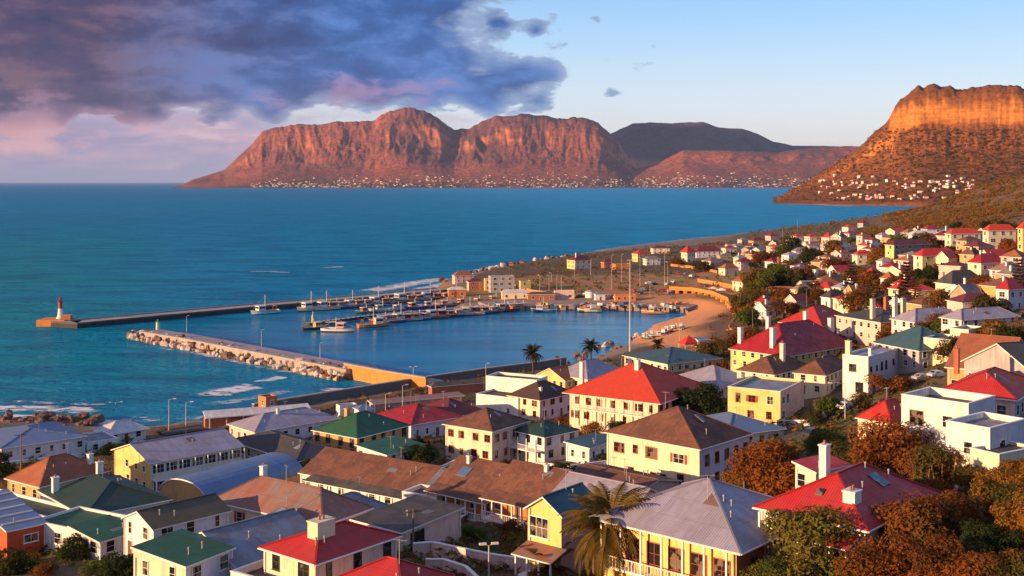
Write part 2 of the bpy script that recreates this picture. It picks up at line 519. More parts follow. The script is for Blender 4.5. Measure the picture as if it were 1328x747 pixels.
def mat_ground():
    m, t, b = principled('ground_scrub')
    p = t.n('ShaderNodeNewGeometry').outputs['Position']
    x, y, z = t.xyz(p)
    n1 = t.noise(p, .035, 6, .6, .3)
    n2 = t.noise(p, .35, 6, .65)
    n3 = t.noise(p, 2.2, 4, .6)
    soil = t.mix(n2, (.095, .052, .028), (.17, .088, .044))
    scrub = t.mix(t.step(n2, .35, .65), (.042, .060, .016), (.12, .066, .022))
    col = t.mix(t.m('MULTIPLY', t.step(t.m('ADD', n1, t.m('MULTIPLY', n3, .25)), .46, .70), t.m('MULTIPLY', t.step(y, 550, 900, 1., .35), t.step(y, 190, 330, .45, 1.))), scrub, soil)
    rock = t.mix(n3, (.20, .15, .11), (.30, .23, .17))
    col = t.mix(t.step(z, 1.2, 2.6, .85, 0.), col, rock)
    col = t.mix(t.step(t.m('ADD', n3, n2), 1.22, 1.34), col, (.36, .27, .20))
    hillc = t.mix(t.step(n2, .38, .62), (.10, .050, .016), t.mix(n3, (.19, .085, .022), (.26, .125, .035)))
    col = t.mix(t.m('MULTIPLY', t.step(y, 520, 800, 0., .85), t.step(z, 16, 30)), col, hillc)
    # the beach and the trodden sand behind the harbour
    bx = t.m('MULTIPLY', t.m('SUBTRACT', x, 84.), 1 / 40.); by = t.m('MULTIPLY', t.m('SUBTRACT', y, 510.), 1 / 115.)
    bd = t.m('ADD', t.m('ADD', t.m('MULTIPLY', bx, bx), t.m('MULTIPLY', by, by)), t.m('MULTIPLY', t.m('SUBTRACT', n1, .5), .9))
    sand = t.mix(n3, (.62, .25, .085), (.72, .33, .12))
    col = t.mix(t.m('MULTIPLY', t.step(bd, .75, 1.05, 1., 0.), t.step(z, 3.6, 5.2, 1., 0.)), col, sand)
    hd = t.m('ADD', t.m('ADD', t.m('POWER', t.m('MULTIPLY', t.m('SUBTRACT', x, 60.), 1 / 120.), 2.), t.m('POWER', t.m('MULTIPLY', t.m('SUBTRACT', y, 680.), 1 / 90.), 2.)), t.m('MULTIPLY', t.m('SUBTRACT', n1, .5), 1.6))
    col = t.mix(t.step(hd, .6, 1.1, .8, 0.), col, t.mix(t.step(n1, .42, .56), t.mix(n3, (.50, .19, .07), (.38, .17, .08)), t.mix(n2, (.38, .24, .05), (.16, .14, .035))))
    t.put(b.inputs['Base Color'], col)
    b.inputs['Roughness'].default_value = .95
    bp = t.n('ShaderNodeBump'); bp.inputs['Strength'].default_value = .9; bp.inputs['Distance'].default_value = .5
    t.put(bp.inputs['Height'], t.m('ADD', n2, t.m('MULTIPLY', n3, .5))); t.put(b.inputs['Normal'], bp.outputs[0])
    return m

def build_ground():
    ys = np.r_[np.linspace(-300, 12, 30), np.geomspace(15, 2790, 420)]
    k = np.linspace(-.95, 1.15, 300)
    Y = np.repeat(ys[:, None], len(k), 1)
    half = np.maximum(Y, 0) * .62 + 260
    X = np.interp(k, [-1, 1], [-1, 1])[None] * half * 1.0
    # follow the view cone far away, but stay wide near the camera
    X = X + np.clip(Y, 0, None) * .12
    Z = terrain(X, Y)
    land = shore_sd(X, Y)
    rough = (fbm(X / 9, Y / 9, 4) - .5) * 1.6 * np.clip(land / 25, 0, 1) + (fbm(X / 3.1, Y / 3.1, 3) - .5) * 1.4 * np.clip(1 - np.abs(land - 3) / 9, 0, 1)
    hill = np.clip((Y - 650) / 400, 0, 1) * np.clip((Z - 20) / 30, 0, 1)
    rough = rough + hill * ((fbm(X / 30, Y / 30, 4) - .5) * 7 + (fbm(X / 7, Y / 7, 3) - .5) * 4)
    o = link('ground', grid_mesh('ground', X, Y, Z + rough, [mat_ground()]))
    tag(o, kind='structure')
build_ground()

# ---------------------------------------------------------------- sea
def build_sea():
    m, t, b = principled('sea_water')
    p = t.n('ShaderNodeNewGeometry').outputs['Position']
    x, y, z = t.xyz(p)
    big = t.noise(t.comb(t.m('MULTIPLY', x, .5), y, 0.), .006, 5, .6, .4)
    mid = t.noise(t.comb(t.m('MULTIPLY', x, .35), y, 0.), .045, 4, .6, .2)
    far0 = t.step(t.m('ADD', t.m('ADD', x, t.m('MULTIPLY', y, .35)), t.m('MULTIPLY', t.m('SUBTRACT', big, .5), 160.)), -60, 110)
    far = t.m('MAXIMUM', far0, t.step(y, 600, 2600))
    col = t.mix(far, (.003, .240, .300), (.002, .225, .420))
    east = t.step(t.m('ADD', x, t.m('MULTIPLY', y, .12)), -250, 900)
    col = t.mix(east, col, (.003, .33, .62))
    streak = t.noise(t.comb(t.m('MULTIPLY', x, .16), y, 7.), .028, 5, .65, .5)
    col = t.mix(t.step(streak, .42, .62, 0., .45), col, shade((.004, .17, .30), 1.5))
    col = t.mix(t.step(mid, .40, .66, 0., .55), col, (.002, .10, .20))
    # wave slopes keep a rough sea from turning into a mirror at grazing angles: body colour plus a bounded share of reflection
    t.nt.nodes.remove(b)
    df = t.n('ShaderNodeBsdfDiffuse'); gl = t.n('ShaderNodeBsdfGlossy'); mx = t.n('ShaderNodeMixShader')
    t.put(df.inputs['Color'], col)
    t.put(gl.inputs['Roughness'], t.step(y, 300, 3000, .12, .30))
    t.nt.links.new(df.outputs[0], mx.inputs[1]); t.nt.links.new(gl.outputs[0], mx.inputs[2])
    t.nt.links.new(mx.outputs[0], [n for n in t.nt.nodes if n.type == 'OUTPUT_MATERIAL'][0].inputs[0])
    w1 = t.noise(t.comb(t.m('MULTIPLY', x, .40), y, 0.), .075, 6, .65, .5)
    w2 = t.noise(t.comb(t.m('MULTIPLY', x, .6), y, 3.), .55, 4, .6, .3)
    # the harbour basin is calm
    hb = t.m('ADD', t.m('POWER', t.m('MULTIPLY', t.m('SUBTRACT', x, -20.), 1 / 125.), 2.), t.m('POWER', t.m('MULTIPLY', t.m('SUBTRACT', y, 500.), 1 / 115.), 2.))
    calm = t.step(hb, .55, 1.25, .10, 1.)
    bp = t.n('ShaderNodeBump')
    t.put(bp.inputs['Strength'], t.m('MULTIPLY', calm, 1.)); bp.inputs['Distance'].default_value = 5.0
    t.put(bp.inputs['Height'], t.m('ADD', w1, t.m('MULTIPLY', w2, .20)))
    t.put(df.inputs['Normal'], bp.outputs[0]); t.put(gl.inputs['Normal'], bp.outputs[0])
    lw = t.n('ShaderNodeLayerWeight'); lw.inputs['Blend'].default_value = .25
    t.put(lw.inputs['Normal'], bp.outputs[0])
    t.put(mx.inputs[0], t.m('MULTIPLY', t.m('ADD', .03, t.m('MULTIPLY', lw.outputs['Fresnel'], .17)), t.step(calm, .1, 1., 3.2, 1.)))
    mb = MB()
    R = 120000
    mb.face([(-R, -2000, 0), (R, -2000, 0), (R, R, 0), (-R, R, 0)])
    o = mb.build('sea', m)
    tag(o, kind='structure')
build_sea()

# ---------------------------------------------------------------- mountains
def mat_mountain(key, low, mid, cliff, scale, cl=(.45, .75)):
    m, t, b = principled(key)
    g = t.n('ShaderNodeNewGeometry')
    p = g.outputs['Position']
    nx, ny, nz = t.xyz(g.outputs['Normal'])
    n1 = t.noise(p, .9 / scale, 7, .65, .3)
    n2 = t.noise(p, 7. / scale, 6, .7)
    n3 = t.noise(p, 20. / scale, 5, .75)
    px, py, pz = t.xyz(p)
    strata = t.noise(t.comb(t.m('MULTIPLY', px, .25), t.m('MULTIPLY', py, .25), t.m('MULTIPLY', pz, 2.6)), 5. / scale, 5, .65)
    col = t.mix(t.step(n1, .36, .62), low, mid)
    col = t.mix(t.step(n3, .42, .62, 0., .75), col, shade(low, .5))
    vo = t.n('ShaderNodeTexVoronoi', feature='DISTANCE_TO_EDGE'); t.put(vo.inputs['Vector'], t.vm('ADD', t.comb(px, py, t.m('MULTIPLY', pz, .30)), t.vm('MULTIPLY', t.noise(p, 9. / scale, 5, .7, out=1), (scale * .16,) * 3))); t.put(vo.inputs['Scale'], 8. / scale)
    crack = t.step(vo.outputs['Distance'], .0, .13, .5, 0.)
    st = t.m('ADD', t.m('SUBTRACT', 1., nz), t.m('MULTIPLY', t.m('SUBTRACT', n2, .5), .5))
    rock = t.mix(t.step(strata, .35, .68), shade(cliff, .55), cliff)
    rock = t.mix(t.step(n2, .50, .70, 0., .7), rock, shade(cliff, .4))
    rock = t.mix(t.m('MULTIPLY', crack, t.step(n3, .35, .6)), rock, shade(cliff, .22))
    col = t.mix(t.step(st, cl[0], cl[1]), col, rock)
    t.put(b.inputs['Base Color'], col)
    b.inputs['Roughness'].default_value = 1.
    b.inputs['Specular IOR Level'].default_value = .1
    bp = t.n('ShaderNodeBump'); bp.inputs['Strength'].default_value = .9; bp.inputs['Distance'].default_value = scale * .026
    t.put(bp.inputs['Height'], t.m('ADD', t.m('MULTIPLY', strata, .5), t.m('ADD', n2, t.m('MULTIPLY', n3, .3)))); t.put(b.inputs['Normal'], bp.outputs[0])
    return m

def range_mesh(name, sky, y_shore, y_crest, prof, mat, nu, gull=.16, gf=18., seed=0, y_bow=None, jag=.012, back=1500, yamp=.10, fine_amp=.035):
    """heightfield whose crest follows the skyline points; prof = [(t, height fraction)] from shore to crest"""
    us = np.linspace(sky[0][0], sky[-1][0], nu)
    hv = np.interp(us, [p[0] for p in sky], [p[1] for p in sky])
    ts = np.r_[np.linspace(0, 1, 90), np.linspace(1.06, 2, 14)]
    U = np.repeat(us[None], len(ts), 0); T = np.repeat(ts[:, None], nu, 1)
    yc = y_crest + 0 * us; ysh = y_shore + 0 * us
    if y_bow is not None:
        bow = np.interp(us, [p[0] for p in y_bow], [p[1] for p in y_bow])
        yc = yc + bow; ysh = ysh + bow
    crest = CAM_H + (HV - hv) / FOC * yc
    crest = np.maximum(crest, 2)
    frac = np.interp(np.clip(T, 0, 1), [p[0] for p in prof], [p[1] for p in prof])
    Yd = ysh[None] + (yc - ysh)[None] * np.clip(T, 0, 1) + np.clip(T - 1, 0, None) * back
    K = U / 100.
    warp = fbm(K * 3 + seed, T * 2 + seed, 3) * .5
    rd = .60 * ridged(K * gf / 10 + warp + T * .9 + seed, T * 1.1 + warp + seed * 3, 6, .52) + .40 * ridged(K * gf / 4.5 - T * .7 + seed, T * 3.6 + warp * 2 + seed * 2, 5, .55)
    fine = fbm(K * gf * 1.4 + seed, T * 9 + seed, 4, .6)
    env = np.clip(T * 5, 0, 1) * np.clip((1.02 - T) * 4, 0, 1) * np.clip((T - .38) * 2.6, .14, 1)
    Z = crest[None] * (frac - gull * (1 - rd) * 1.6 * env * (.35 + .65 * frac) + (fine - .5) * fine_amp * env)
    Z = Z + crest[None] * jag * (fbm(K * 9 + seed, T * 0 + 2, 4, .65) - .5) * 2 * (T > .9)
    Z = np.where(T > 1, crest[None] * (1 - np.clip(T - 1, 0, 1) ** 1.3) + 0 * Z, Z)
    # shift forward/backward so buttresses stand out from gullies
    Yd = Yd - (rd - .6) * env * (yc - ysh)[None] * yamp
    X = (U - CX) / FOC * Yd
    Z = np.where(T <= 0, -3, Z)
    o = link(name, grid_mesh(name, X, Yd, Z, [mat]))
    tag(o, kind='structure')
    return o

def build_mountains():
    A = [(225, 242), (236, 240), (249, 233), (291, 220), (308, 204), (327, 186), (340, 170), (356, 165), (376, 161), (411, 162), (437, 157), (473, 156.5), (486, 155), (494, 149), (505, 142), (525, 139), (550, 142.5), (570, 153),
         (589, 168.5), (605, 167), (622, 159), (641, 150), (660, 149), (676, 146), (705, 149), (734, 153), (760, 151.5), (776, 159), (802, 183), (821, 215), (850, 238), (870, 243)]
    mA = mat_mountain('red_mountain', (.16, .066, .052), (.38, .112, .055), (.60, .20, .085), 900., (.30, .56))
    range_mesh('far_mountain', A, 12600, 14800, [(0, 0), (.06, .02), (.25, .10), (.45, .24), (.62, .42), (.75, .63), (.84, .86), (.93, .965), (1, 1)], mA, 640, .20, 11, 1, jag=.03, yamp=.12, fine_amp=.06)
    B = [(740, 200), (770, 182), (800, 169), (821, 159.5), (841, 158), (867, 159.5), (890, 157.5), (912, 158), (931, 165), (964, 166), (983, 173), (1003, 183), (1029, 188.5), (1080, 189), (1140, 190), (1260, 186)]
    mB = mat_mountain('shaded_mountain', (.075, .058, .050), (.115, .080, .062), (.18, .12, .085), 1000.)  # base dulled and less red: the ridge's shade put into its colour
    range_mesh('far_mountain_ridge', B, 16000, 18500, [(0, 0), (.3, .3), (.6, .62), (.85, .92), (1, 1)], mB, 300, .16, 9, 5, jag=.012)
    Cs = [(690, 242), (740, 234), (800, 224), (850, 213), (886, 194.5), (930, 195), (975, 196), (1009, 198), (1029, 194), (1070, 190), (1120, 190), (1180, 188), (1260, 180)]
    range_mesh('far_hills', Cs, 12900, 14600, [(0, 0), (.06, .03), (.3, .22), (.6, .66), (.85, .93), (1, 1)], mA, 300, .18, 10, 9, jag=.012)
    # headland across the bay: cliffs on a scree slope
    D = [(1003, 264), (1012, 254), (1035, 241), (1062, 226), (1090, 207), (1112, 192), (1126, 180), (1137, 169), (1148, 160), (1154, 152), (1160, 138), (1167, 128), (1178, 120), (1190, 112), (1208, 110), (1226, 110.5), (1240, 114.5),
         (1259, 112), (1285, 110.5), (1312, 111), (1328, 114), (1400, 108), (1500, 104), (1650, 110)]
    mD = mat_mountain('headland_scrub', (.20, .076, .028), (.30, .105, .038), (.66, .25, .060), 240., (.38, .62))
    range_mesh('headland', D, 3080, 3850, [(0, 0), (.02, .03), (.12, .075), (.24, .16), (.4, .26), (.6, .42), (.74, .61), (.785, .655), (.797, .75), (.815, .84), (.845, .92), (.92, .975), (1, 1)], mD, 520, .035, 12, 13, jag=.03, yamp=.06, fine_amp=.04,
               y_bow=[(1003, 400), (1100, 120), (1200, 0), (1330, -120), (1650, -300)], back=900)
build_mountains()
# ================================================================ houses
WALL = {
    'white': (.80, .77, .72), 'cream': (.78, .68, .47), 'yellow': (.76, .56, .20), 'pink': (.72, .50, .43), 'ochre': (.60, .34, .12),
    'orange': (.62, .20, .05), 'grey': (.42, .40, .40), 'lilac': (.66, .62, .68), 'stone': (.40, .30, .21), 'brick': (.40, .13, .07),  # lilac also carries the painted shade of pale walls
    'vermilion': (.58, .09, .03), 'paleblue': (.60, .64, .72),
}
def W(k): return mat_wall('wall_' + k, WALL[k])
def Rf(k):
    d = {
        'cherry': ((.52, .018, .014), 'sheet', (.36, .035, .03), .45, .30),
        'crimson': ((.34, .012, .016), 'sheet', None, .45, .30), 'red': ((.52, .022, .012), 'sheet', (.40, .05, .03), .45, .30), 'scarlet': ((.60, .050, .014), 'tile', (.45, .05, .02), .6, .25),
        'brown': ((.20, .080, .045), 'tile', (.11, .05, .035), .75, .5), 'rust': ((.30, .12, .075), 'sheet', (.22, .17, .16), .65, .8), 'terracotta': ((.38, .12, .05), 'tile', (.26, .09, .05), .75, .4),
        'green': ((.016, .115, .050), 'sheet', (.03, .08, .035), .5, .35), 'darkgreen': ((.012, .050, .036), 'sheet', (.02, .04, .025), .45, .4), 'olive': ((.085, .080, .045), 'sheet', (.13, .09, .05), .6, .5),
        'blue': ((.105, .19, .36), 'sheet', (.14, .19, .28), .4, .35), 'steel': ((.20, .235, .31), 'sheet', (.17, .16, .17), .4, .5), 'lavender': ((.34, .32, .40), 'sheet', (.27, .24, .28), .5, .4),
        'grey': ((.24, .23, .25), 'sheet', (.18, .14, .12), .55, .5), 'slate': ((.045, .050, .060), 'tile', (.07, .06, .05), .6, .5), 'teal': ((.035, .105, .135), 'sheet', (.05, .09, .10), .5, .4),
        'darkbrown': ((.085, .042, .032), 'tile', (.05, .035, .03), .75, .5), 'maroon': ((.16, .020, .022), 'sheet', (.12, .03, .03), .5, .3), 'white': ((.66, .64, .66), 'sheet', (.5, .46, .44), .5, .4),
        'tar': ((.055, .052, .055), 'sheet', (.10, .085, .07), .8, .5),
    }[k]
    return mat_roof('roof_' + k, d[0], d[1], d[2], d[3], d[4])
TRIM = lambda: mat_wall('white_trim', (.78, .76, .72), .12)
def M_(k):
    return {'darkframe': lambda: mat_plain('dark_frame', (.06, .045, .04)), 'redframe': lambda: mat_plain('red_frame', (.45, .04, .02)), 'white': TRIM,
            'bluedoor': lambda: mat_plain('blue_paint', (.05, .12, .30)), 'reddoor': lambda: mat_plain('red_paint', (.35, .03, .02)), 'wood': lambda: mat_plain('brown_wood', (.16, .07, .03))}[k]()

_wc = {}
def window(parent, kind, w, h, loc, rz, frame='white'):
    key = (kind, round(w, 2), round(h, 2), frame)
    if key not in _wc:
        f = MB(); fw = .07 if w < 1.4 else .09
        x0, x1, z0, z1 = -w / 2, w / 2, 0, h
        d = -.06
        f.box(x0 - fw, d, z0 - fw, x0, .03, z1 + fw); f.box(x1, d, z0 - fw, x1 + fw, .03, z1 + fw)
        f.box(x0, d, z1, x1, .03, z1 + fw); f.box(x0, d, z0 - fw, x1, .03, z0)
        nm = max(1, round(w / .8))
        for i in range(1, nm):
            xx = x0 + w * i / nm
            f.box(xx - .025, d + .015, z0, xx + .025, .02, z1)
        if h > .9:
            f.box(x0, d + .02, z0 + h * .5 - .02, x1, .015, z0 + h * .5 + .02)
        if kind != 'door':
            f.box(x0 - fw - .06, d - .08, z0 - fw - .06, x1 + fw + .06, .03, z0 - fw - .003)      # sill
        p = MB()
        p.box(x0 + .002, -.022, z0 + .002, x1 - .002, .02, z1 - .002)
        s = None
        if kind == 'shut':
            s = MB()
            sw = min(.45, w * .45)
            s.box(x0 - fw - sw, -.05, z0 - .02, x0 - fw - .01, .03, z1 + .02); s.box(x1 + fw + .01, -.05, z0 - .02, x1 + fw + sw, .03, z1 + .02)
        _wc[key] = (f.mesh('window', M_(frame)), p.mesh('pane', mat_glass()), s.mesh('shutter', M_('reddoor')) if s else None)
    a, b, c = _wc[key]
    o = link('window', a, parent)
    o.location = loc; o.rotation_euler = (0, 0, rz)
    link('pane', b, o)
    if c: link('shutter', c, o)
    return o

def quad_on(rz_, x0, y0, x1, y1, up, t, mat, name, parent):
    c = [(x0, y0), (x1, y0), (x1, y1), (x0, y1)]
    top = [(x, y, rz_(x, y) + up + t) for x, y in c]; low = [(x, y, rz_(x, y) + up - .1) for x, y in c]
    m = MB(); m.face(top)
    for i in range(4):
        j = (i + 1) % 4
        m.face([low[i], low[j], top[j], top[i]])
    return m.build(name, mat, parent)

def roof_bits(root, r, lx, ly, h, rz_, rng, sky_):
    for q in sky_:
        x, y, w, d, kind = q
        mat = mat_glass() if kind == 'skylight' else (mat_plain('solar_panel_blue', (.03, .07, .16), .25) if kind == 'solar_panel' else Rf(kind))
        quad_on(rz_, x, y, x + w, y + d, .02, .07, mat, kind if kind in ('skylight', 'solar_panel') else 'roof_patch', r)
    for k in range(rng.choice([1, 2, 2, 3])):           # flues
        x, y = rng.uniform(.15, .85) * lx, rng.uniform(.1, .45) * ly
        z = rz_(x, y); m = MB(); m.tube([(x, y, z - .2), (x, y, z + .55), (x, y, z + .551), (x, y, z + .7)], [.07, .07, .12, .1], 8); m.build('flue', mat_plain('galvanised', (.34, .34, .36), .5), r)
    if rng.random() < .5 and not sky_ and lx > 5 and ly > 4:      # replaced sheets
        x, y = rng.uniform(.2, .6) * lx, rng.uniform(.12, .3) * ly
        quad_on(rz_, x, y, x + rng.choice([.76, 1.5]), y + min(1.6, ly * .15), .004, .012, Rf(rng.choice(['rust', 'grey', 'lavender', 'steel'])), 'roof_patch', r)
    if rng.random() < .65:                              # television aerial
        x, y = rng.uniform(.3, .7) * lx, rng.uniform(.3, .7) * ly
        z = rz_(x, y); m = MB()
        m.bar((x, y, z - .2), (x, y, z + 2.3), .045)
        a = rng.uniform(0, 3.14); dx, dy = math.cos(a), math.sin(a)
        m.bar((x - dx * .7, y - dy * .7, z + 2.2), (x + dx * .7, y + dy * .7, z + 2.2), .03)
        for q in range(6):
            c = -.6 + q * .24; l = .32 - q * .02
            m.bar((x + dx * c - dy * l, y + dy * c + dx * l, z + 2.2), (x + dx * c + dy * l, y + dy * c - dx * l, z + 2.2), .02)
        m.build('aerial', mat_plain('galvanised', (.34, .34, .36), .5), r)

_dc = {}
def door(parent, w, h, loc, rz, col='wood'):
    key = (round(w, 2), round(h, 2), col)
    if key not in _dc:
        f = MB(); f.box(-w / 2, -.035, 0, w / 2, .02, h)
        f.box(-w / 2 + .12, -.05, .15, w / 2 - .12, -.034, h * .45); f.box(-w / 2 + .12, -.05, h * .52, w / 2 - .12, -.034, h - .15)
        g = MB(); g.box(-w / 2 - .09, -.07, 0, -w / 2 - .002, .03, h + .09); g.box(w / 2 + .002, -.07, 0, w / 2 + .09, .03, h + .09); g.box(-w / 2 - .002, -.07, h + .002, w / 2 + .002, .03, h + .09)
        _dc[key] = (f.mesh('door', M_(col)), g.mesh('door_frame', TRIM()))
    a, b = _dc[key]
    o = link('door', a, parent); o.location = loc; o.rotation_euler = (0, 0, rz)
    link('door_frame', b, o)

def roof_face(mb, pts, mi=0):
    """planar roof face, first edge = eave; uv in metres"""
    P = [Vector(p) for p in pts]
    e = (P[1] - P[0]).normalized()
    nrm = None
    for i in range(2, len(P)):
        c = e.cross(P[i] - P[0])
        if c.length > 1e-6: nrm = c.normalized(); break
    vv = nrm.cross(e)
    mb.face(P, mi, [((p - P[0]).dot(e), (p - P[0]).dot(vv)) for p in P])

def slab_edges(mb, ring, dz, mi=1):
    """fascia band and soffit under a closed eave ring"""
    n = len(ring)
    low = [(p[0], p[1], p[2] - dz) for p in ring]
    for i in range(n):
        j = (i + 1) % n
        mb.face([low[i], low[j], ring[j], ring[i]], mi)
    mb.face(low[::-1], mi)

def house_shell(root, lx, ly, h, zb, wall, roofk, rtype, rise, axis, over, inset, wallB=None, par=.45, trim=None, detail=True):
    wm = [W(wall), W(wallB or wall)]  # B walls given lilac have their shade painted into the colour
    rm = [Rf(roofk), trim or TRIM()]
    wmb = MB(); rmb = MB(); cap = MB()
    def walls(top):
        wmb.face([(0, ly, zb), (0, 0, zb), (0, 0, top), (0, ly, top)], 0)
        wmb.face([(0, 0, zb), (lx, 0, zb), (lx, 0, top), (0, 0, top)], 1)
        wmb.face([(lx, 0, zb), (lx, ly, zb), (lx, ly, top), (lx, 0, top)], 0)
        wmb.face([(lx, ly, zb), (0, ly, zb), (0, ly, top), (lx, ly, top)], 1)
    o = over
    if rtype in ('hip', 'pyramid'):
        walls(h)
        x0, y0, x1, y1 = -o, -o, lx + o, ly + o
        z = h - .02
        if axis == 'x':
            i_ = min((y1 - y0) / 2 if inset is None else inset, (x1 - x0) / 2 - .05)
            r0 = (x0 + i_, (y0 + y1) / 2, h + rise); r1 = (x1 - i_, (y0 + y1) / 2, h + rise)
            roof_face(rmb, [(x0, y0, z), (x1, y0, z), r1, r0]); roof_face(rmb, [(x1, y1, z), (x0, y1, z), r0, r1])
            roof_face(rmb, [(x0, y1, z), (x0, y0, z), r0]); roof_face(rmb, [(x1, y0, z), (x1, y1, z), r1])
            hips = [((x0, y0, z), r0), ((x0, y1, z), r0), ((x1, y0, z), r1), ((x1, y1, z), r1), (r0, r1)]
        else:
            i_ = min((x1 - x0) / 2 if inset is None else inset, (y1 - y0) / 2 - .05)
            r0 = ((x0 + x1) / 2, y0 + i_, h + rise); r1 = ((x0 + x1) / 2, y1 - i_, h + rise)
            roof_face(rmb, [(x0, y1, z), (x0, y0, z), r0, r1]); roof_face(rmb, [(x1, y0, z), (x1, y1, z), r1, r0])
            roof_face(rmb, [(x0, y0, z), (x1, y0, z), r0]); roof_face(rmb, [(x1, y1, z), (x0, y1, z), r1])
            hips = [((x0, y0, z), r0), ((x1, y0, z), r0), ((x0, y1, z), r1), ((x1, y1, z), r1), (r0, r1)]
        slab_edges(rmb, [(x0, y0, z), (x1, y0, z), (x1, y1, z), (x0, y1, z)], .16)
        for a, b in hips:
            cap.bar(Vector(a) + Vector((0, 0, .04)), Vector(b) + Vector((0, 0, .04)), .2, .1)
    elif rtype == 'gable':
        walls(h)
        if axis == 'x':      # ridge runs along x
            m_ = ly / 2
            for xx in (0, lx):
                q = [(xx, 0, h), (xx, ly, h), (xx, m_, h + rise - .05)]
                wmb.face(q if xx else q[::-1], 0)
            sl = rise / m_
            x0, x1 = -o, lx + o
            zl = h - o * sl
            roof_face(rmb, [(x0, -o, zl), (x1, -o, zl), (x1, m_, h + rise), (x0, m_, h + rise)])
            roof_face(rmb, [(x1, ly + o, zl), (x0, ly + o, zl), (x0, m_, h + rise), (x1, m_, h + rise)])
            t = .15
            for xx in (x0, x1):
                rmb.face([(xx, -o, zl), (xx, m_, h + rise), (xx, m_, h + rise - t), (xx, -o, zl - t)], 1); rmb.face([(xx, ly + o, zl), (xx, m_, h + rise), (xx, m_, h + rise - t), (xx, ly + o, zl - t)], 1)
            rmb.face([(x0, -o, zl), (x1, -o, zl), (x1, -o, zl - t), (x0, -o, zl - t)], 1); rmb.face([(x0, ly + o, zl), (x1, ly + o, zl), (x1, ly + o, zl - t), (x0, ly + o, zl - t)], 1)
            rmb.face([(x0, -o, zl - t), (x1, -o, zl - t), (x1, m_, h + rise - t), (x0, m_, h + rise - t)], 1); rmb.face([(x0, ly + o, zl - t), (x1, ly + o, zl - t), (x1, m_, h + rise - t), (x0, m_, h + rise - t)], 1)
            cap.bar((x0, m_, h + rise + .03), (x1, m_, h + rise + .03), .25, .1)
        else:
            m_ = lx / 2
            for yy in (0, ly):
                q = [(0, yy, h), (lx, yy, h), (m_, yy, h + rise - .05)]
                wmb.face(q[::-1] if yy else q, 1)
            sl = rise / m_
            y0, y1 = -o, ly + o
            zl = h - o * sl
            roof_face(rmb, [(-o, y1, zl), (-o, y0, zl), (m_, y0, h + rise), (m_, y1, h + rise)])
            roof_face(rmb, [(lx + o, y0, zl), (lx + o, y1, zl), (m_, y1, h + rise), (m_, y0, h + rise)])
            t = .15
            for yy in (y0, y1):
                rmb.face([(-o, yy, zl), (m_, yy, h + rise), (m_, yy, h + rise - t), (-o, yy, zl - t)], 1); rmb.face([(lx + o, yy, zl), (m_, yy, h + rise), (m_, yy, h + rise - t), (lx + o, yy, zl - t)], 1)
            rmb.face([(-o, y0, zl), (-o, y1, zl), (-o, y1, zl - t), (-o, y0, zl - t)], 1); rmb.face([(lx + o, y0, zl), (lx + o, y1, zl), (lx + o, y1, zl - t), (lx + o, y0, zl - t)], 1)
            rmb.face([(-o, y0, zl - t), (-o, y1, zl - t), (m_, y1, h + rise - t), (m_, y0, h + rise - t)], 1); rmb.face([(lx + o, y0, zl - t), (lx + o, y1, zl - t), (m_, y1, h + rise - t), (m_, y0, h + rise - t)], 1)
            cap.bar((m_, y0, h + rise + .03), (m_, y1, h + rise + .03), .25, .1)
    elif rtype == 'shed':
        # axis names the side that is high: L (y = ly), R (x = lx), A (x = 0), B (y = 0)
        hz = lambda x, y: h + rise * {'L': y / ly, 'R': x / lx, 'A': 1 - x / lx, 'B': 1 - y / ly}[axis]
        c = [(0, 0), (lx, 0), (lx, ly), (0, ly)]
        for i in range(4):
            a, b = c[i], c[(i + 1) % 4]
            wmb.face([(*a, zb), (*b, zb), (*b, hz(*b) - .02), (*a, hz(*a) - .02)], 1 if i % 2 == 0 else 0)
        e = [(-o, -o), (lx + o, -o), (lx + o, ly + o), (-o, ly + o)]
        k0 = {'L': 0, 'R': 3, 'A': 1, 'B': 2}[axis]
        ring = [(*e[(k0 + i) % 4], hz(*e[(k0 + i) % 4]) + .1) for i in range(4)]
        roof_face(rmb, ring)
        slab_edges(rmb, ring, .2)
    elif rtype == 'flat':
        t = .22
        walls(h)
        # parapet: outer wall carries on up, inner faces and a coping, roof deck below
        inn = [(t, t), (lx - t, t), (lx - t, ly - t), (t, ly - t)]
        for i in range(4):
            a, b = inn[i], inn[(i + 1) % 4]
            wmb.face([(*b, h - par), (*a, h - par), (*a, h), (*b, h)], 0)
        out = [(0, 0), (lx, 0), (lx, ly), (0, ly)]
        for i in range(4):
            a, b, c, d = out[i], out[(i + 1) % 4], inn[(i + 1) % 4], inn[i]
            wmb.face([(*a, h), (*b, h), (*c, h), (*d, h)], 0)
        roof_face(rmb, [(t, t, h - par), (lx - t, t, h - par), (lx - t, ly - t, h - par + .02), (t, ly - t, h - par + .02)])
        q = .05
        for a, b in (((-q, -q), (lx + q, t + q)), ((-q, ly - t - q), (lx + q, ly + q)), ((-q, t + q + .002), (t + q, ly - t - q - .002)), ((lx - t - q, t + q + .002), (lx + q, ly - t - q - .002))):
            cap.box(a[0], a[1], h + .003, b[0], b[1], h + .09)
    elif rtype == 'barrel':
        walls(h)
        n = 14
        arc = [(ly / 2 - ly / 2 * math.cos(math.pi * k / n), h + rise * math.sin(math.pi * k / n)) for k in range(n + 1)]
        for xx in (0, lx):
            q = [(xx, y, z) for y, z in arc]
            wmb.face(q[::-1] if xx == 0 else q, 0)
        acc = 0
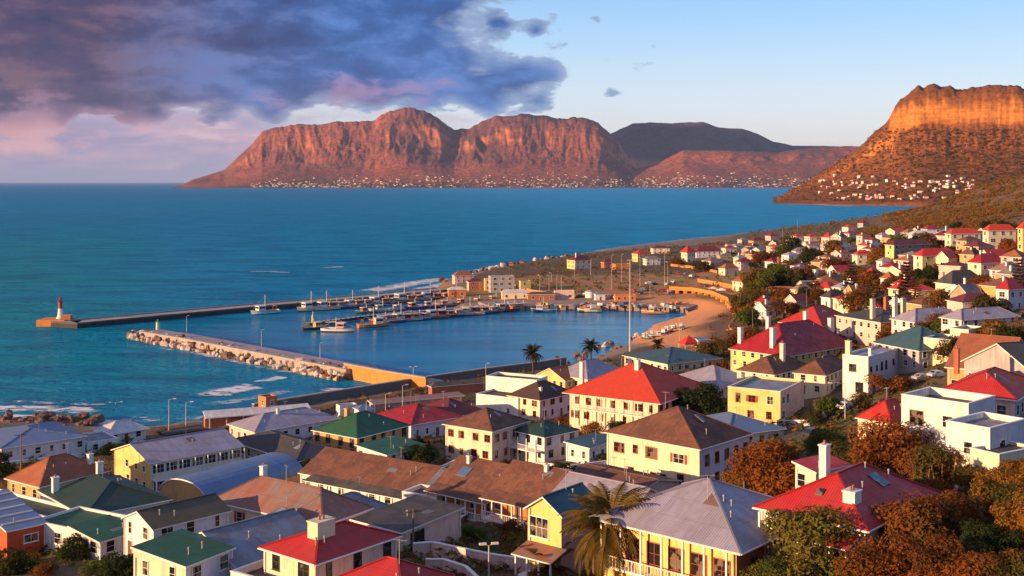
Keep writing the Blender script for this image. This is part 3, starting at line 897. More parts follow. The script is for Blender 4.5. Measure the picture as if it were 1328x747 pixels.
        for k in range(n):
            (ya, za), (yb, zb2) = arc[k], arc[k + 1]
            L_ = math.hypot(yb - ya, zb2 - za)
            kk = 1.015
            f_ = lambda y, z: (ly / 2 + (y - ly / 2) * kk, h + (z - h) * kk + .06)
            a, b = f_(ya, za), f_(yb, zb2)
            rmb.face([(-o, *a), (lx + o, *a), (lx + o, *b), (-o, *b)], 0, [(0, acc), (lx, acc), (lx, acc + L_), (0, acc + L_)])
            for xx in (-o, lx + o):
                rmb.face([(xx, *a), (xx, *b), (xx, b[0], b[1] - .22), (xx, a[0], a[1] - .22)], 1)
            acc += L_
    wmb.build('wall', wm, root)
    r = rmb.build('roof', rm, root)
    if cap.f and detail:
        cap.build('coping' if rtype == 'flat' else 'ridge_cap', [TRIM() if rtype == 'flat' else Rf(roofk)], r)
    if detail and rtype in ('hip',):
        g = MB()
        for a, b in (((-o - .06, -o, h - .1), (-o - .06, ly + o, h - .1)), ((-o, -o - .06, h - .1), (lx + o, -o - .06, h - .1))):
            g.bar(a, b, .11, .1)
        g.build('gutter', [TRIM()], r)
    return r

def face_at(lx, ly, side, s, z):
    """location and turn of something fixed to a wall at distance s from the near corner"""
    if side == 'B': return (s, -.004, z), 0.
    if side == 'A': return (-.004, s, z), -math.pi / 2
    if side == 'C': return (lx + .004, s, z), math.pi / 2
    return (s, ly + .004, z), math.pi

def house(name, label, loc, th, lx, ly, h, wall='white', roof='brown', rtype='hip', rise=2.2, axis=None, over=.4, inset=None, wallB=None, cat='house', ap=None,
          win='auto', frame='white', wk='sash', chim=(), ver=(), skip='', par=.45, small=False, group=None, wsize=(1.1, 1.3), doorcol='wood', sky_=()):
    root = thing(name, label, cat, loc, th, group)
    c, s = math.cos(th), math.sin(th)
    pts = [(x, y) for x in (0, lx / 2, lx) for y in (0, ly / 2, ly)]
    zs = [gz(loc[0] + x * c - y * s, loc[1] + x * s + y * c) for x, y in pts]
    zb = min(min(zs) - loc[2] - .8, -.5)
    if axis is None: axis = 'x' if lx >= ly else 'y'
    if ap is not None:
        # ridge height from where the ridge's middle shows in the picture
        mx, my = lx / 2, ly / 2
        Ym = loc[1] + mx * s + my * c
        rise = max(.8, min(9, CAM_H - (ap - HV) * Ym / FOC - loc[2] - h))
    r = house_shell(root, lx, ly, h, zb, wall, roof, rtype, rise, axis, over, inset, wallB, par, detail=not small)
    rng = random.Random(label)
    if win == 'auto':
        win = []
        hh = h - (par if rtype == 'flat' else 0)
        ns = max(1, round(hh / 3.0))
        for side, L_ in (('A', ly), ('B', lx), ('C', ly), ('D', lx)):
            if side in skip: continue
            if side in 'CD' and small: continue
            n = max(1, round(L_ / (3.1 if not small else 4.2)))
            for st in range(ns):
                z0 = hh / ns * st + .95
                for i in range(n):
                    ss = L_ * (i + .5 + rng.uniform(-.12, .12)) / n
                    if side in 'AB' and st == 0 and i == n // 2 and L_ > 5 and rng.random() < .7:
                        lo, rz = face_at(lx, ly, side, ss, .02)
                        door(root, .95, 2.05, lo, rz, doorcol)
                        continue
                    w, wh = wsize
                    if rng.random() < .25: w *= .6
                    elif rng.random() < .25 and L_ / n > 3.2: w *= 1.5
                    win.append((side, ss, min(z0, hh / ns * (st + 1) - wh - .3), w, wh))
    far = {k: max([q[1] + q[3] / 2 for q in win if q[0] == k] or [0]) for k in 'ABCD'}
    for q in win:
        side, ss, z, w, wh = q[:5]
        LL = ly if side in 'AC' else lx
        if far[side] > LL - .4: ss *= (LL - .4) / far[side]
        lo, rz = face_at(lx, ly, side, ss, z)
        window(root, q[5] if len(q) > 5 else wk, w, wh, lo, rz, q[6] if len(q) > 6 else frame)
    for q in chim:
        x, y, w, d, z0, z1 = q[:6]
        x = min(x, lx - 1.0); y = min(y, ly - 1.0)
        cm = MB()
        cm.box(x - w / 2, y - d / 2, z0, x + w / 2, y + d / 2, z1)
        cm.box(x - w / 2 - .08, y - d / 2 - .08, z1 + .002, x + w / 2 + .08, y + d / 2 + .08, z1 + .14)
        ch = cm.build('chimney', [W(q[6] if len(q) > 6 else 'white')], root)
        pm = MB()
        for k in range(2 if max(w, d) > .9 else 1):
            off = (k - .5) * .5 if max(w, d) > .9 else 0
            px, py = (x + off, y) if w >= d else (x, y + off)
            pm.tube([(px, py, z1 + .14), (px, py, z1 + .5)], .12, 8)
        pm.build('chimney_pot', [mat_plain('clay_pot', (.36, .13, .07))], ch)
    for q in ver:
        q = list(q); q[2] = min(q[2], (ly if q[0] == 'A' else lx) - .2)
        verandah(root, lx, ly, *q)
    def rz_(x, y):
        if rtype == 'hip':
            dy = min(y + over, ly + over - y); dx = min(x + over, lx + over - x)
            hw = (min(lx, ly) + 2 * over) / 2
            i_ = hw if inset is None else inset
            return h + rise * (min(dy / hw, dx / i_, 1) if axis == 'x' else min(dx / hw, dy / i_, 1))
        if rtype == 'gable':
            return h + rise * (min(y, ly - y) / (ly / 2) if axis == 'x' else min(x, lx - x) / (lx / 2))
        if rtype == 'shed':
            return h + .1 + rise * {'L': y / ly, 'R': x / lx, 'A': 1 - x / lx, 'B': 1 - y / ly}[axis]
        return h - par
    if not small and rtype in ('hip', 'gable', 'shed'):
        roof_bits(root, r, lx, ly, h, rz_, rng, sky_)
        # downpipes at the two outer corners
        for (x, y) in ((-.08, ly - .3), (lx - .3, -.08)):
            m = MB(); m.bar((x, y, zb), (x, y, h - .15), .09); m.build('downpipe', TRIM(), root)
    return root

def verandah(root, lx, ly, side, s0, s1, depth, ztop, zfloor, style='lean', roofk='red', postc='white', bal=True, n=None):
    """posts, balustrade and lean-to roof along a wall"""
    def P(s, d, z):
        if side == 'A': return Vector((-d, s, z))
        if side == 'B': return Vector((s, -d, z))
    v = link('verandah', None, root) if False else None
    L_ = s1 - s0
    n = n or max(2, round(L_ / 2.6))
    fl = MB()
    a, b, c, d = P(s0, .01, zfloor), P(s1, .01, zfloor), P(s1, depth, zfloor), P(s0, depth, zfloor)
    def slab(mb, ring, t, mi=0):
        low = [p - Vector((0, 0, t)) for p in ring]
        mb.face(ring, mi); mb.face(low[::-1], mi)
        for i in range(4):
            j = (i + 1) % 4
            mb.face([low[i], low[j], ring[j], ring[i]], mi)
    slab(fl, [a, b, c, d], .22)
    deck = fl.build('verandah_floor', [W('white' if postc == 'white' else 'cream')], root)
    pm = MB()
    for i in range(n + 1):
        s = s0 + .1 + (L_ - .2) * i / n
        p = P(s, depth - .12, zfloor + .004)
        q = P(s, depth - .12, ztop - .02)
        m = MB(); m.bar(p, q, .16, .16)
        m.build('post', [M_('white')], root)
    if bal:
        bm = MB()
        bm.bar(P(s0, depth - .05, zfloor + .95), P(s1, depth - .05, zfloor + .95), .08, .08)
        k = int(L_ / .35)
        for i in range(k + 1):
            s = s0 + L_ * i / max(k, 1)
            bm.bar(P(s, depth - .05, zfloor + .01), P(s, depth - .05, zfloor + .92), .05, .05)
        bm.build('balustrade', [M_('white')], root)
    if style == 'lean':
        rm = MB()
        e0, e1 = P(s0 - .2, depth + .25, ztop), P(s1 + .2, depth + .25, ztop)
        t0, t1 = P(s0 - .2, .02, ztop + depth * .3), P(s1 + .2, .02, ztop + depth * .3)
        ring = [e1, e0, t0, t1] if side == 'A' else [e0, e1, t1, t0]
        roof_face(rm, ring)
        slab_edges(rm, [tuple(p) for p in ring], .12)
        rm.build('verandah_roof', [Rf(roofk), TRIM()], root)
    if zfloor > 1.5:   # supporting piers below an upper gallery
        for i in range(n + 1):
            s = s0 + .1 + (L_ - .2) * i / n
            m = MB(); m.bar(P(s, depth - .15, -.6), P(s, depth - .15, zfloor - .222), .22, .22)
            m.build('pier', [M_('white')], root)

def H(name, label, L, N, R, h, **kw):
    """a house from the three eave corners one sees: left, near and right, on ground found under the near one"""
    P = ground_hit(N[0], N[1], h)
    ze = P.z
    A = on_z(*L, ze) - P
    B = on_z(*R, ze) - P
    ta, tb = math.atan2(A.y, A.x), math.atan2(B.y, B.x)
    la, lb = A.length, B.length
    dev = (ta - tb) - math.pi / 2
    ta -= dev * lb / (la + lb); tb += dev * la / (la + lb)
    if abs(math.degrees(dev)) > 25: print('SKEW %s %.0f  la %.1f lb %.1f' % (label[:40], math.degrees(dev), la, lb))
    HB.append((label[:34], la, lb, P.y, ze - h))
    return house(name, label, (P.x, P.y, ze - h), tb, lb, la, h, **kw)
HB = []

def mid(name, label, u, vb, wpx, yaw, ratio, h, **kw):
    """a house from the middle of its near foot, its width in the picture, and its turn (degrees; 45 shows both walls evenly)"""
    P = ground_hit(u, vb)
    th = math.radians(yaw)
    wm = wpx / FOC * P.y
    # projected width of an lx by ly box turned by th
    lx = wm / (abs(math.cos(th)) + ratio * abs(math.sin(th)))
    ly = lx * ratio
    # near corner sits where the box's lowest point is
    uoff = (ly * math.sin(th) - lx * math.cos(th)) / 2
    loc = (P.x + uoff, P.y - 0.2, P.z)
    g = gz(loc[0], loc[1])
    loc = (loc[0], loc[1], max(P.z, g - 1.0))
    HB.append((label[:34], ly, lx, P.y, P.z))
    return house(name, label, loc, th, lx, ly, h, small=True, **kw)
# ================================================================ the town, near to far
def town():
    G = lambda *a: a
    # --- bottom left
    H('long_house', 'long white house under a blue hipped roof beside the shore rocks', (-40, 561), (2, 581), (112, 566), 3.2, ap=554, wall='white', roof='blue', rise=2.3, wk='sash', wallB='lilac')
    H('flat_annex', 'low white flat-roofed annex at the end of the blue-roofed shore house', (104, 563), (113, 574), (149, 567), 2.6, wall='white', roof='steel', rtype='flat', par=.3)
    H('pavilion', 'small pale pavilion with a low pyramid roof by the rocks', (129, 557), (141, 563), (187, 555), 2.6, ap=545, roof='white', rise=1.7, over=.7)
    H('cottage', 'cottage with an orange hipped roof behind the dark green roofs', (2, 622), (52, 631), (143, 612), 3.0, ap=590, wall='ochre', roof='terracotta', rise=3.4, chim=((11, 2, .9, .7, 3, 6.0),))
    H('school_hall', 'yellow two-storey hall with a mauve roof and an open gallery', (139, 584), (195, 599), (318, 579), 6.3, ap=565, wall='yellow', wallB='cream', roof='lavender', rtype='gable', axis='x', rise=2.3, over=.5, cat='hall',
      win=[('A', 2.2, 1.2, .9, 1.1), ('A', 5.2, 1.3, 1., 1.1), ('A', 8.6, 1.1, 1.1, 1.4), ('A', 2.4, 4.1, .8, 1.), ('A', 5.4, 4.1, .8, 1.), ('A', 9.0, 4.0, 1., 1.2)] + [('B', 1.8 + 3.1 * i, 4.05, 2.2, 1.5) for i in range(7)] + [('B', 2 + 3.1 * i, .8, 2, 1.7) for i in range(7)],
      ver=(('B', .3, 22.5, 1.7, 6.1, 3.1, 'none', 'grey', 'white', True, 7),))
    H('barrel_hall', 'hall with a blue barrel-vaulted roof and a round orange gable', (213, 636), (268, 651), (388, 613), 3.2, wall='ochre', roof='blue', rtype='barrel', rise=2.6, over=.15, cat='hall', win=[('A', 2.5, .8, .9, 1.9, 'door', 'darkframe'), ('A', 6, 1.2, 1, 1.2)])
    H('big_house', 'large house with a dark green hipped roof and tall white chimneys', (40, 638), (112, 668), (224, 650), 3.4, ap=620, wall='white', roof='darkgreen', rise=4.0, chim=((8.0, 15, .9, .7, 3.5, 6.6), (.8, 13.5, .9, .7, 3, 5.8)))
    H('flat_house', 'dark green roof held between long white parapets at the left edge', (-34, 641), (60, 671), (92, 658), 3.2, wall='white', roof='darkgreen', rtype='flat', par=.35)
    H('courtyard_house', 'low white house with pale green flat roofs and a stepped parapet', (64, 670), (112, 690), (152, 668), 3.1, wall='white', roof='green', rtype='flat', par=.25)
    H('porch', 'lean-to porch with a green sheet roof below the courtyard house', (108, 688), (130, 702), (166, 686), 2.3, wall='white', roof='green', rtype='shed', axis='L', rise=.8, cat='porch')
    H('painted_cottage', 'vermilion cottage with a blue roof ribbed by white battens', (-40, 664), (9, 689), (60, 678), 3.4, wall='vermilion', roof='blue', rtype='shed', axis='L', rise=1.9, over=.2, win=[('B', 3.0, 1.5, 1.7, .9)], sky_=tuple((.05, 1.5 + 2.3 * i, 4.9, .45, 'white') for i in range(5)))
    H('white_house', 'long white house with an olive roof above the green-roofed cube', (166, 669), (199, 685), (294, 660), 4.6, ap=651, wall='white', wallB='lilac', roof='olive', rtype='gable', axis='x', rise=1.3, over=.25, wsize=(1.0, 1.3))
    H('cube_house', 'white cube-like house with a plain green roof at the bottom edge', (185, 716), (241, 735), (291, 709), 4.8, wall='cream', wallB='lilac', roof='green', rtype='shed', axis='L', rise=.7, over=.2)
    H('gabled_house', 'house with a blue-grey sheet roof and white barge boards behind the crimson roof', (248, 696), (308, 733), (404, 696), 3.6, ap=674, wall='white', wallB='brick', roof='steel', rtype='gable', axis='x', rise=2.8, over=.35)
    H('lean_house', 'small house with a steep steel-blue roof touching the crimson-roofed house', (345, 675), (376, 692), (404, 682), 2.6, ap=661, roof='steel', rise=2.3)
    H('old_villa', 'villa with a faded pink and grey sheet roof and cream shuttered front', (301, 642), (418, 680), (452, 655), 3.2, ap=625, wall='cream', roof='rust', rise=3.2, axis='y', wk='shut', wsize=(.9, 1.5), chim=((5, 15, .8, .6, 4, 7),))
    H('workshop', 'low workshop with a blue-grey roof between the faded villa and the row houses', (424, 650), (468, 674), (514, 660), 2.7, ap=642, wall='white', roof='steel', rise=1.6)
    H('low_cottage', 'low cottage with a flat rosy roof behind the crimson roof', (412, 668), (440, 684), (480, 673), 2.4, wall='pink', roof='rust', rtype='shed', axis='L', rise=.8)
    H('crimson_house', 'cream house under a crimson roof with a squat white chimney block', (343, 709), (409, 730), (514, 694), 4.7, ap=681, wall='cream', wallB='pink', roof='cherry', rise=2.9, over=.35, axis='x', chim=((3.4, 3.0, 2.2, 1.4, 4.5, 7.2, 'cream'),), frame='darkframe', wsize=(.9, 1.4))
    H('terrace_room', 'white walled terrace room with a dark deck in front of the crimson house', (309, 738), (372, 762), (408, 742), 2.9, wall='white', roof='tar', rtype='flat', par=.6)
    H('crimson_cottage', 'crimson pyramid roof cut by the bottom edge of the picture', (446, 748), (522, 774), (570, 744), 3, ap=724, wall='pink', roof='cherry', rise=3.0)
    H('garage', 'low garage with a rosy wall and a grey-brown flat roof', (479, 672), (520, 690), (577, 655), 2.8, wall='pink', roof='tar', rtype='shed', axis='L', rise=.3, cat='garage', win=[('B', 3, .02, 2.4, 2.1, 'door', 'darkframe')])
    # --- town middle: terrace rows
    H('row_house', 'brown tiled terrace house with an orange verandah and a blue roof patch', (569, 625), (645, 644), (703, 622), 3.3, ap=598, wall='orange', wallB='white', roof='brown', rtype='gable', axis='y', rise=2.6, over=.3, sky_=((2.0, 7.5, 1.6, 1.8, 'blue'),), chim=((4.5, 9, .5, .5, 5, 6.6),),
      ver=(('A', .3, 12.6, 2.2, 2.75, .12, 'lean', 'brown', 'white', True, 6),), wk='sash')
    H('row_house', 'brown tiled terrace house next to the cream gable with pale window fronts', (643, 633), (706, 650), (757, 627), 3.3, ap=603, wall='orange', wallB='white', roof='brown', rtype='gable', axis='y', rise=2.6, over=.3, chim=((4.5, 3, .5, .5, 5, 6.6),),
      ver=(('A', .3, 10.4, 2.2, 2.75, .12, 'lean', 'brown', 'white', True, 5),))
    H('row_house', 'brown tiled terrace house behind the mauve roof, below the big yellow house', (741, 617), (824, 641), (868, 620), 3.2, ap=611, wall='pink', roof='brown', rtype='gable', axis='y', rise=2.2, over=.3)
    H('white_box', 'small sunlit white flat-roofed box before the terrace row', (530, 635), (565, 645), (577, 634), 3.2, wall='white', roof='brown', rtype='flat', par=.5)
    H('dark_flat_house', 'flat-roofed cream house with a dark brown deck behind the terrace row', (561, 612), (577, 618), (604, 597), 3.2, wall='cream', roof='darkbrown', rtype='flat', par=.4)
    H('long_cottage', 'long cottage with a deep brown roof and a row of white verandah posts', (412, 606), (539, 640), (575, 614), 3.2, ap=592, wall='white', roof='brown', rtype='gable', axis='y', rise=3.0, over=.3, ver=(('A', .5, 20, 1.9, 2.7, .1, 'lean', 'tar', 'white', False, 8),))
    H('mauve_house', 'house with a wide greyish mauve roof between cream gable and brown row', (722, 638), (818, 662), (856, 643), 3.2, ap=622, wall='pink', roof='lavender', rtype='gable', axis='y', rise=2.0, over=.3)
    H('gable_cottage', 'cream gabled cottage with a dark teal roof and two tall windows', (688, 655), (728, 666), (770, 648), 6.4, ap=635, wall='yellow', wallB='pink', roof='teal', rtype='gable', axis='x', rise=1.7, over=.35, win=[('A', 2.8, 3.6, 2.2, 1.9, 'sash', 'white'), ('B', 3, 3.7, 1.4, 1.1), ('B', 6, 3.7, 1.2, 1.1), ('A', 1.5, .9, 1, 1.2), ('B', 4, .9, 1, 1.2)],
      ver=(('A', -.5, 6.5, 2.4, 2.3, .1, 'lean', 'rust', 'white', False, 3),))
    H('big_verandah_house', 'yellow house under the broad lavender hipped roof behind the palm', (817, 661), (955, 711), (1006, 658), 4.4, ap=621, wall='yellow', wallB='brick', roof='lavender', rise=5.2, axis='y', frame='redframe', wk='sash', wsize=(1.2, 1.7),
      win=[('A', 1.8 + 3.0 * i, 1.2, 1.5, 1.9, 'sash', 'redframe') for i in range(6)] + [('B', 3, 1.3, 1.2, 1.6), ('B', 7, 1.3, 1.2, 1.6)], over=1.0, ver=(('A', .4, 18, .9, 4.2, .3, 'none', 'brown', 'white', True, 6),))
    H('ochre_house', 'ochre house with a bright green hipped roof and tall ochre chimney', (408, 557), (463, 568), (528, 551), 4.5, ap=534, wall='ochre', roof='green', rise=3.2, over=.3, chim=((5.4, 8.2, 1.0, .8, 4.5, 8.6, 'ochre'),), frame='darkframe', wsize=(1.1, 1.7))
    H('lean_to', 'low lean-to with a green roof below the ochre house', (483, 578), (502, 590), (534, 575), 2.5, wall='white', roof='green', rtype='shed', axis='L', rise=.6)
    H('station_house', 'long house under a grey-mauve hipped roof beside the railway', (303, 549), (331, 560), (436, 541), 3.2, ap=532, wall='pink', wallB='lilac', roof='lavender', rise=2.4, chim=((9, 5, .7, .6, 3, 6.4),))
    H('shaded_cottage', 'cottage with a dark shaded roof between yellow hall and ochre house', (322, 567), (384, 598), (430, 582), 2.9, ap=566, wall='grey', roof='slate', rise=2.8)
    H('red_cottage', 'white cottage with a crimson hipped roof right of the ochre house', (496, 536), (533, 551), (590, 538), 3.6, ap=523, wall='lilac', roof='crimson', rise=2.4, over=.3)
    H('maroon_cottage', 'maroon hipped roof just left of the white modernist block', (542, 530), (580, 542), (621, 531), 3.3, ap=516, wall='lilac', roof='maroon', rise=2.5, over=.3)
    H('villa', 'cream two-storey villa with a brown pyramid roof and pink side wall', (576, 550), (638, 559), (686, 546), 6.4, wall='cream', wallB='pink', roof='brown', rise=2.9, over=.5, frame='redframe', wsize=(1.3, 1.3))
    H('modern_block', 'tall white modernist block with a stepped parapet by the palms', (629, 488), (696, 493), (713, 488), 8.2, wall='white', roof='tar', rtype='flat', par=.6, win=[('A', 3, 4, .8, 1.2), ('B', 2, 5, .9, 1.2)])
    H('modern_wing', 'lower white wing stepping down from the modernist block', (620, 510), (672, 517), (690, 510), 5.2, wall='white', roof='tar', rtype='flat', par=.4, win=[('A', 3, 1.2, .8, 1.2)])
    H('white_villa', 'white villa with a small dark brown hipped roof and blue-shaded side', (657, 513), (700, 519), (747, 510), 5.2, ap=494, wall='cream', wallB='lilac', roof='darkbrown', rise=2.7, over=.4, frame='redframe', chim=((3.2, 2.4, .7, .6, 5.5, 7.6),), wsize=(1., 1.3))
    H('grand_house', 'grand cream house under a flaming orange-red hipped roof', (745, 507), (853, 522), (902, 500), 6.6, ap=468, wall='cream', wallB='pink', roof='scarlet', rise=5.6, axis='y', over=1.3, frame='redframe', wsize=(1.3, 1.5), chim=((4, 22, 1.0, .8, 8, 13.2), (9.5, 10, 1.2, 1.0, 9, 14.0)),
      ver=(('A', 2, 21, 1.2, 6.5, 3.3, 'none', 'red', 'white', True, 8),))
    H('shed_house', 'grey-roofed house with two long slopes behind the orange-red roof', (727, 483), (762, 492), (803, 481), 3.2, ap=466, wall='cream', roof='lavender', rise=2.4, over=.4)
    H('yellow_kiosk', 'small yellow kiosk with an orange gable below the palms', (706, 485), (733, 493), (746, 487), 3, ap=475, wall='yellow', roof='terracotta', rtype='gable', axis='x', rise=1.4, cat='kiosk')
    H('terrace_house', 'white house with a dark green hipped roof and a red terrace rail', (666, 557), (706, 567), (748, 557), 5.0, ap=545, wall='white', wallB='lilac', roof='darkgreen', rise=2.8, over=.25, frame='darkframe', ver=(('A', .3, 8, 2.2, 4.6, 2.3, 'none', 'red', 'white', True, 3),))
    H('teal_annex', 'little white annex with a teal flat roof beside the big yellow house', (743, 574), (764, 581), (789, 568), 3.1, wall='white', roof='teal', rtype='shed', axis='L', rise=.4)
    H('yellow_house', 'big pale yellow house with a brown and slate hipped roof and white downpipe', (787, 560), (907, 582), (972, 562), 6.6, ap=527, wall='cream', wallB='lilac', roof='brown', rise=4.8, over=.35, axis='x', inset=7, frame='redframe',
      win=[('A', 3.5, 4.0, 1.8, 1.3, 'shut', 'white'), ('A', 8.3, 4.0, 2.0, 1.5, 'sash', 'redframe'), ('A', 11.2, 4.3, .8, 1.1), ('A', 14.2, 4.0, 1.8, 1.3), ('A', 3.2, .5, 1, 1.9, 'door'), ('A', 6.2, 1, .9, .9), ('A', 8, 1, .9, .9), ('A', 12, 1, 1, 1)]
      + [('B', 2 + 2.6 * i, 3.9, 1., 1.5) for i in range(5)] + [('B', 2 + 2.6 * i, .9, 1., 1.5) for i in range(5)])
    H('blue_roof_house', 'house with a bright blue roof between the yellow houses', (910, 544), (944, 565), (990, 550), 3, ap=535, wall='white', roof='blue', rise=1.5)
    # --- right
    H('hill_house', 'white hillside house under a big crimson roof with a skylight', (1001, 652), (1122, 686), (1188, 635), 4.0, ap=607, wall='white', wallB='white', roof='cherry', rise=4.4, axis='x', over=.45, chim=((9, 8.2, .9, .7, 5, 8.2), (2.6, 2.4, 1.3, 1.1, 4, 6.2, 'white')), ver=(('A', .6, 5.2, 2.2, 2.7, .1, 'lean', 'red', 'white', True, 3), ('A', 5.6, 9.5, 1.1, 3.9, .1, 'none', 'red', 'white', True, 2)), sky_=((8.5, 2.2, 1.6, 1.5, 'skylight'), (2.2, 5.0, .7, .7, 'skylight')), wsize=(1.3, 1.4))
    H('hill_annex', 'cream upper storey with a flat crimson roof behind the hillside house', (1033, 605), (1058, 612), (1098, 602), 5.6, wall='cream', roof='cherry', rtype='shed', axis='L', rise=.5, over=.3, win=[('A', 2, 3.6, 1, 1.4)])
    H('white_cube', 'stark white flat-roofed house with a dark deck on the hillside', (1177, 510), (1256, 524), (1276, 512), 6.4, wall='white', wallB='lilac', roof='tar', rtype='flat', par=.9, win=[('A', 6.4, 3.2, 1.6, 1.5, 'sash', 'wood'), ('A', 2.5, 3.3, 1.2, 1.3), ('B', 2, 3.0, 1.0, 2.0)])
    H('white_terrace', 'lower white terrace block stepping right from the stark white house', (1240, 544), (1284, 556), (1312, 541), 5.0, wall='white', wallB='lilac', roof='grey', rtype='flat', par=.55, win=[('A', 2.4, 2.0, .9, 1.2), ('B', 2.4, 1.6, 1.1, 1.9)])
    H('garden_store', 'low cream store with a grey lid roof on the hillside at the right', (1272, 580), (1296, 590), (1328, 577), 2.6, wall='cream', roof='tar', rtype='flat', par=.25, win=[])
    H('red_annex', 'cream cottage with a plain red roof left of the stark white house', (1120, 540), (1156, 549), (1184, 538), 3.0, ap=518, wall='cream', roof='red', rise=2.8, over=.3)
    H('yellow_flats', 'yellow flat-roofed house with red shutters and a red balcony', (941, 503), (1012, 508), (1052, 494), 6.6, wall='yellow', wallB='pink', roof='steel', rtype='flat', par=.5,
      win=[('A', 2.2, 3.7, 1.3, 1.7, 'sash'), ('A', 6.2, 3.9, 1.5, 1.3, 'shut', 'redframe'), ('A', 9.3, 3.5, 1.0, 2.0, 'door', 'redframe'), ('A', 2.5, .6, 1.1, 1.5, 'sash', 'redframe'), ('A', 6.5, .6, 1.3, 1.4, 'sash', 'redframe'), ('B', 2, 3.8, 1.6, 1.4), ('B', 5, 3.4, 1.2, 2), ('B', 2, .6, 1.4, 1.6)])
    H('white_tower', 'tall white flat-roofed house, sunlit end wall and violet side wall', (1096, 459), (1126, 463), (1177, 446), 8.6, wall='white', wallB='lilac', roof='lavender', rtype='flat', par=.4, frame='darkframe',  # side wall's blue shade painted as lilac
      win=[('A', 3.5, 5.2, 1.5, 1.5, 'sash', 'wood'), ('A', 2, .9, 1.6, 2), ('B', 1.5, 5, .9, 1.3), ('B', 4.6, 5.2, .8, 1), ('B', 7.4, 4.9, 1, 1.8), ('B', 9.8, 4.9, 1, 1.8), ('B', 14, 5.3, .9, 1.2), ('B', 3, .8, 1.3, 2), ('B', 8, 1, 1, 1.4), ('B', 12, 1, 1, 1.4)],
      chim=((.8, 6.3, 1.1, 1.1, 5, 11.5, 'cream'), (3, .8, .8, .6, 8, 10)))
    H('chimney_house', 'cream house with twin brown hips and one tall cream chimney, left hip', (961, 479), (1004, 486), (1042, 474), 4.6, ap=460, wall='cream', roof='brown', rise=3.2, over=.35, chim=((9.5, 3, 1.2, 1.0, 5, 11, 'cream'),))
    H('hip_house', 'brown hipped roof between the chimney house and the tall white house', (1034, 482), (1070, 487), (1094, 473), 4.6, ap=463, wall='cream', roof='brown', rise=3.0, over=.35)
    H('mansion', 'mansion with a deep crimson roof and pale tall chimneys over a yellow wall', (949, 452), (1020, 462), (1107, 447), 5.2, ap=417, wall='yellow', roof='crimson', rise=5.6, over=.5, axis='x', chim=((2.2, 17, 1.3, 1.0, 4, 11, 'white'), (2.2, 6, 1.5, 1.1, 4, 12, 'white'), (16, 18, 1.2, 1., 6, 13, 'lilac'), (30, 6, 1.8, 1.1, 6, 12.5, 'lilac'), (36, 16, 1.2, 1., 6, 13.5, 'white')))
    H('red_wing', 'house with a bright red roof rising behind the mansion', (1015, 417), (1066, 423), (1104, 415), 4.5, ap=396, wall='cream', roof='red', rise=5.0, over=.5, axis='x')
    H('ochre_barn', 'ochre house with one wide terracotta roof slope on the right', (1229, 474), (1302, 481), (1336, 463), 4.4, ap=435, wall='ochre', roof='terracotta', rtype='gable', axis='y', rise=6.2, over=.4)
    H('scarlet_house', 'long red-roofed house right of the stark white house', (1216, 508), (1316, 518), (1352, 498), 3.2, ap=479, wall='pink', roof='red', rise=4.4, over=.4, chim=((5, 14, .7, .6, 5, 8.3, 'brick'),))
    H('mauve_villa', 'pale lilac house with a lavender roof, left of two near the dark trees', (1179, 413), (1187, 418), (1234, 411), 5.0, ap=399, wall='lilac', roof='lavender', rise=2.6, over=.4)  # lilac walls: the shade on the front is painted in
    H('mauve_villa', 'pale lilac house with three tall windows, right of two near the dark trees', (1240, 411), (1247, 415), (1302, 408), 5.0, ap=399, wall='lilac', roof='lavender', rise=2.4, over=.4)  # shaded front painted lilac here too
    H('dark_gable', 'dark slate gable with white barge board at the right edge', (1310, 466), (1344, 486), (1388, 470), 4, ap=442, wall='grey', roof='slate', rtype='gable', axis='x', rise=4.2, over=.4)
    H('teal_house', 'house with a dark teal roof right of the tall white house', (1172, 443), (1192, 455), (1216, 446), 4.6, ap=423, wall='grey', roof='teal', rise=4.2, over=.3)
    H('cream_block', 'plain cream block under a grey flat roof beside the teal roof', (1203, 437), (1232, 441), (1243, 435), 4.5, wall='cream', roof='steel', rtype='flat')
    H('white_block', 'small white block with a flat lid before the lilac houses', (1240, 425), (1256, 428), (1264, 423), 4.2, wall='cream', roof='grey', rtype='flat')
    H('cottage_pair', 'house with a wide grey-lavender roof left of the yellow flat-roofed house', (884, 489), (930, 503), (964, 491), 3.3, ap=474, wall='white', roof='lavender', rise=2.3, over=.4)
    H('market_hall', 'low market building with a teal roof near the beach', (836, 459), (866, 472), (910, 461), 3.2, ap=450, wall='cream', roof='teal', rise=1.6, over=.6)
    H('chimney_block', 'cream wall with four pale chimney stacks left of the lilac houses', (1124, 408), (1142, 418), (1170, 410), 6, ap=399, wall='pink', roof='slate', rise=2.6, chim=((1.5, 5, 1.2, 1, 5, 12, 'cream'), (7, 2, 1.2, 1, 5, 12.5, 'white'), (11, 3, 1.2, 1, 5, 12, 'cream'), (9, 8, 1, 1, 5, 12, 'brick')))

    # --- farther houses: label, u, foot v, width px, turn, depth ratio, wall height
    f = 'cottage'
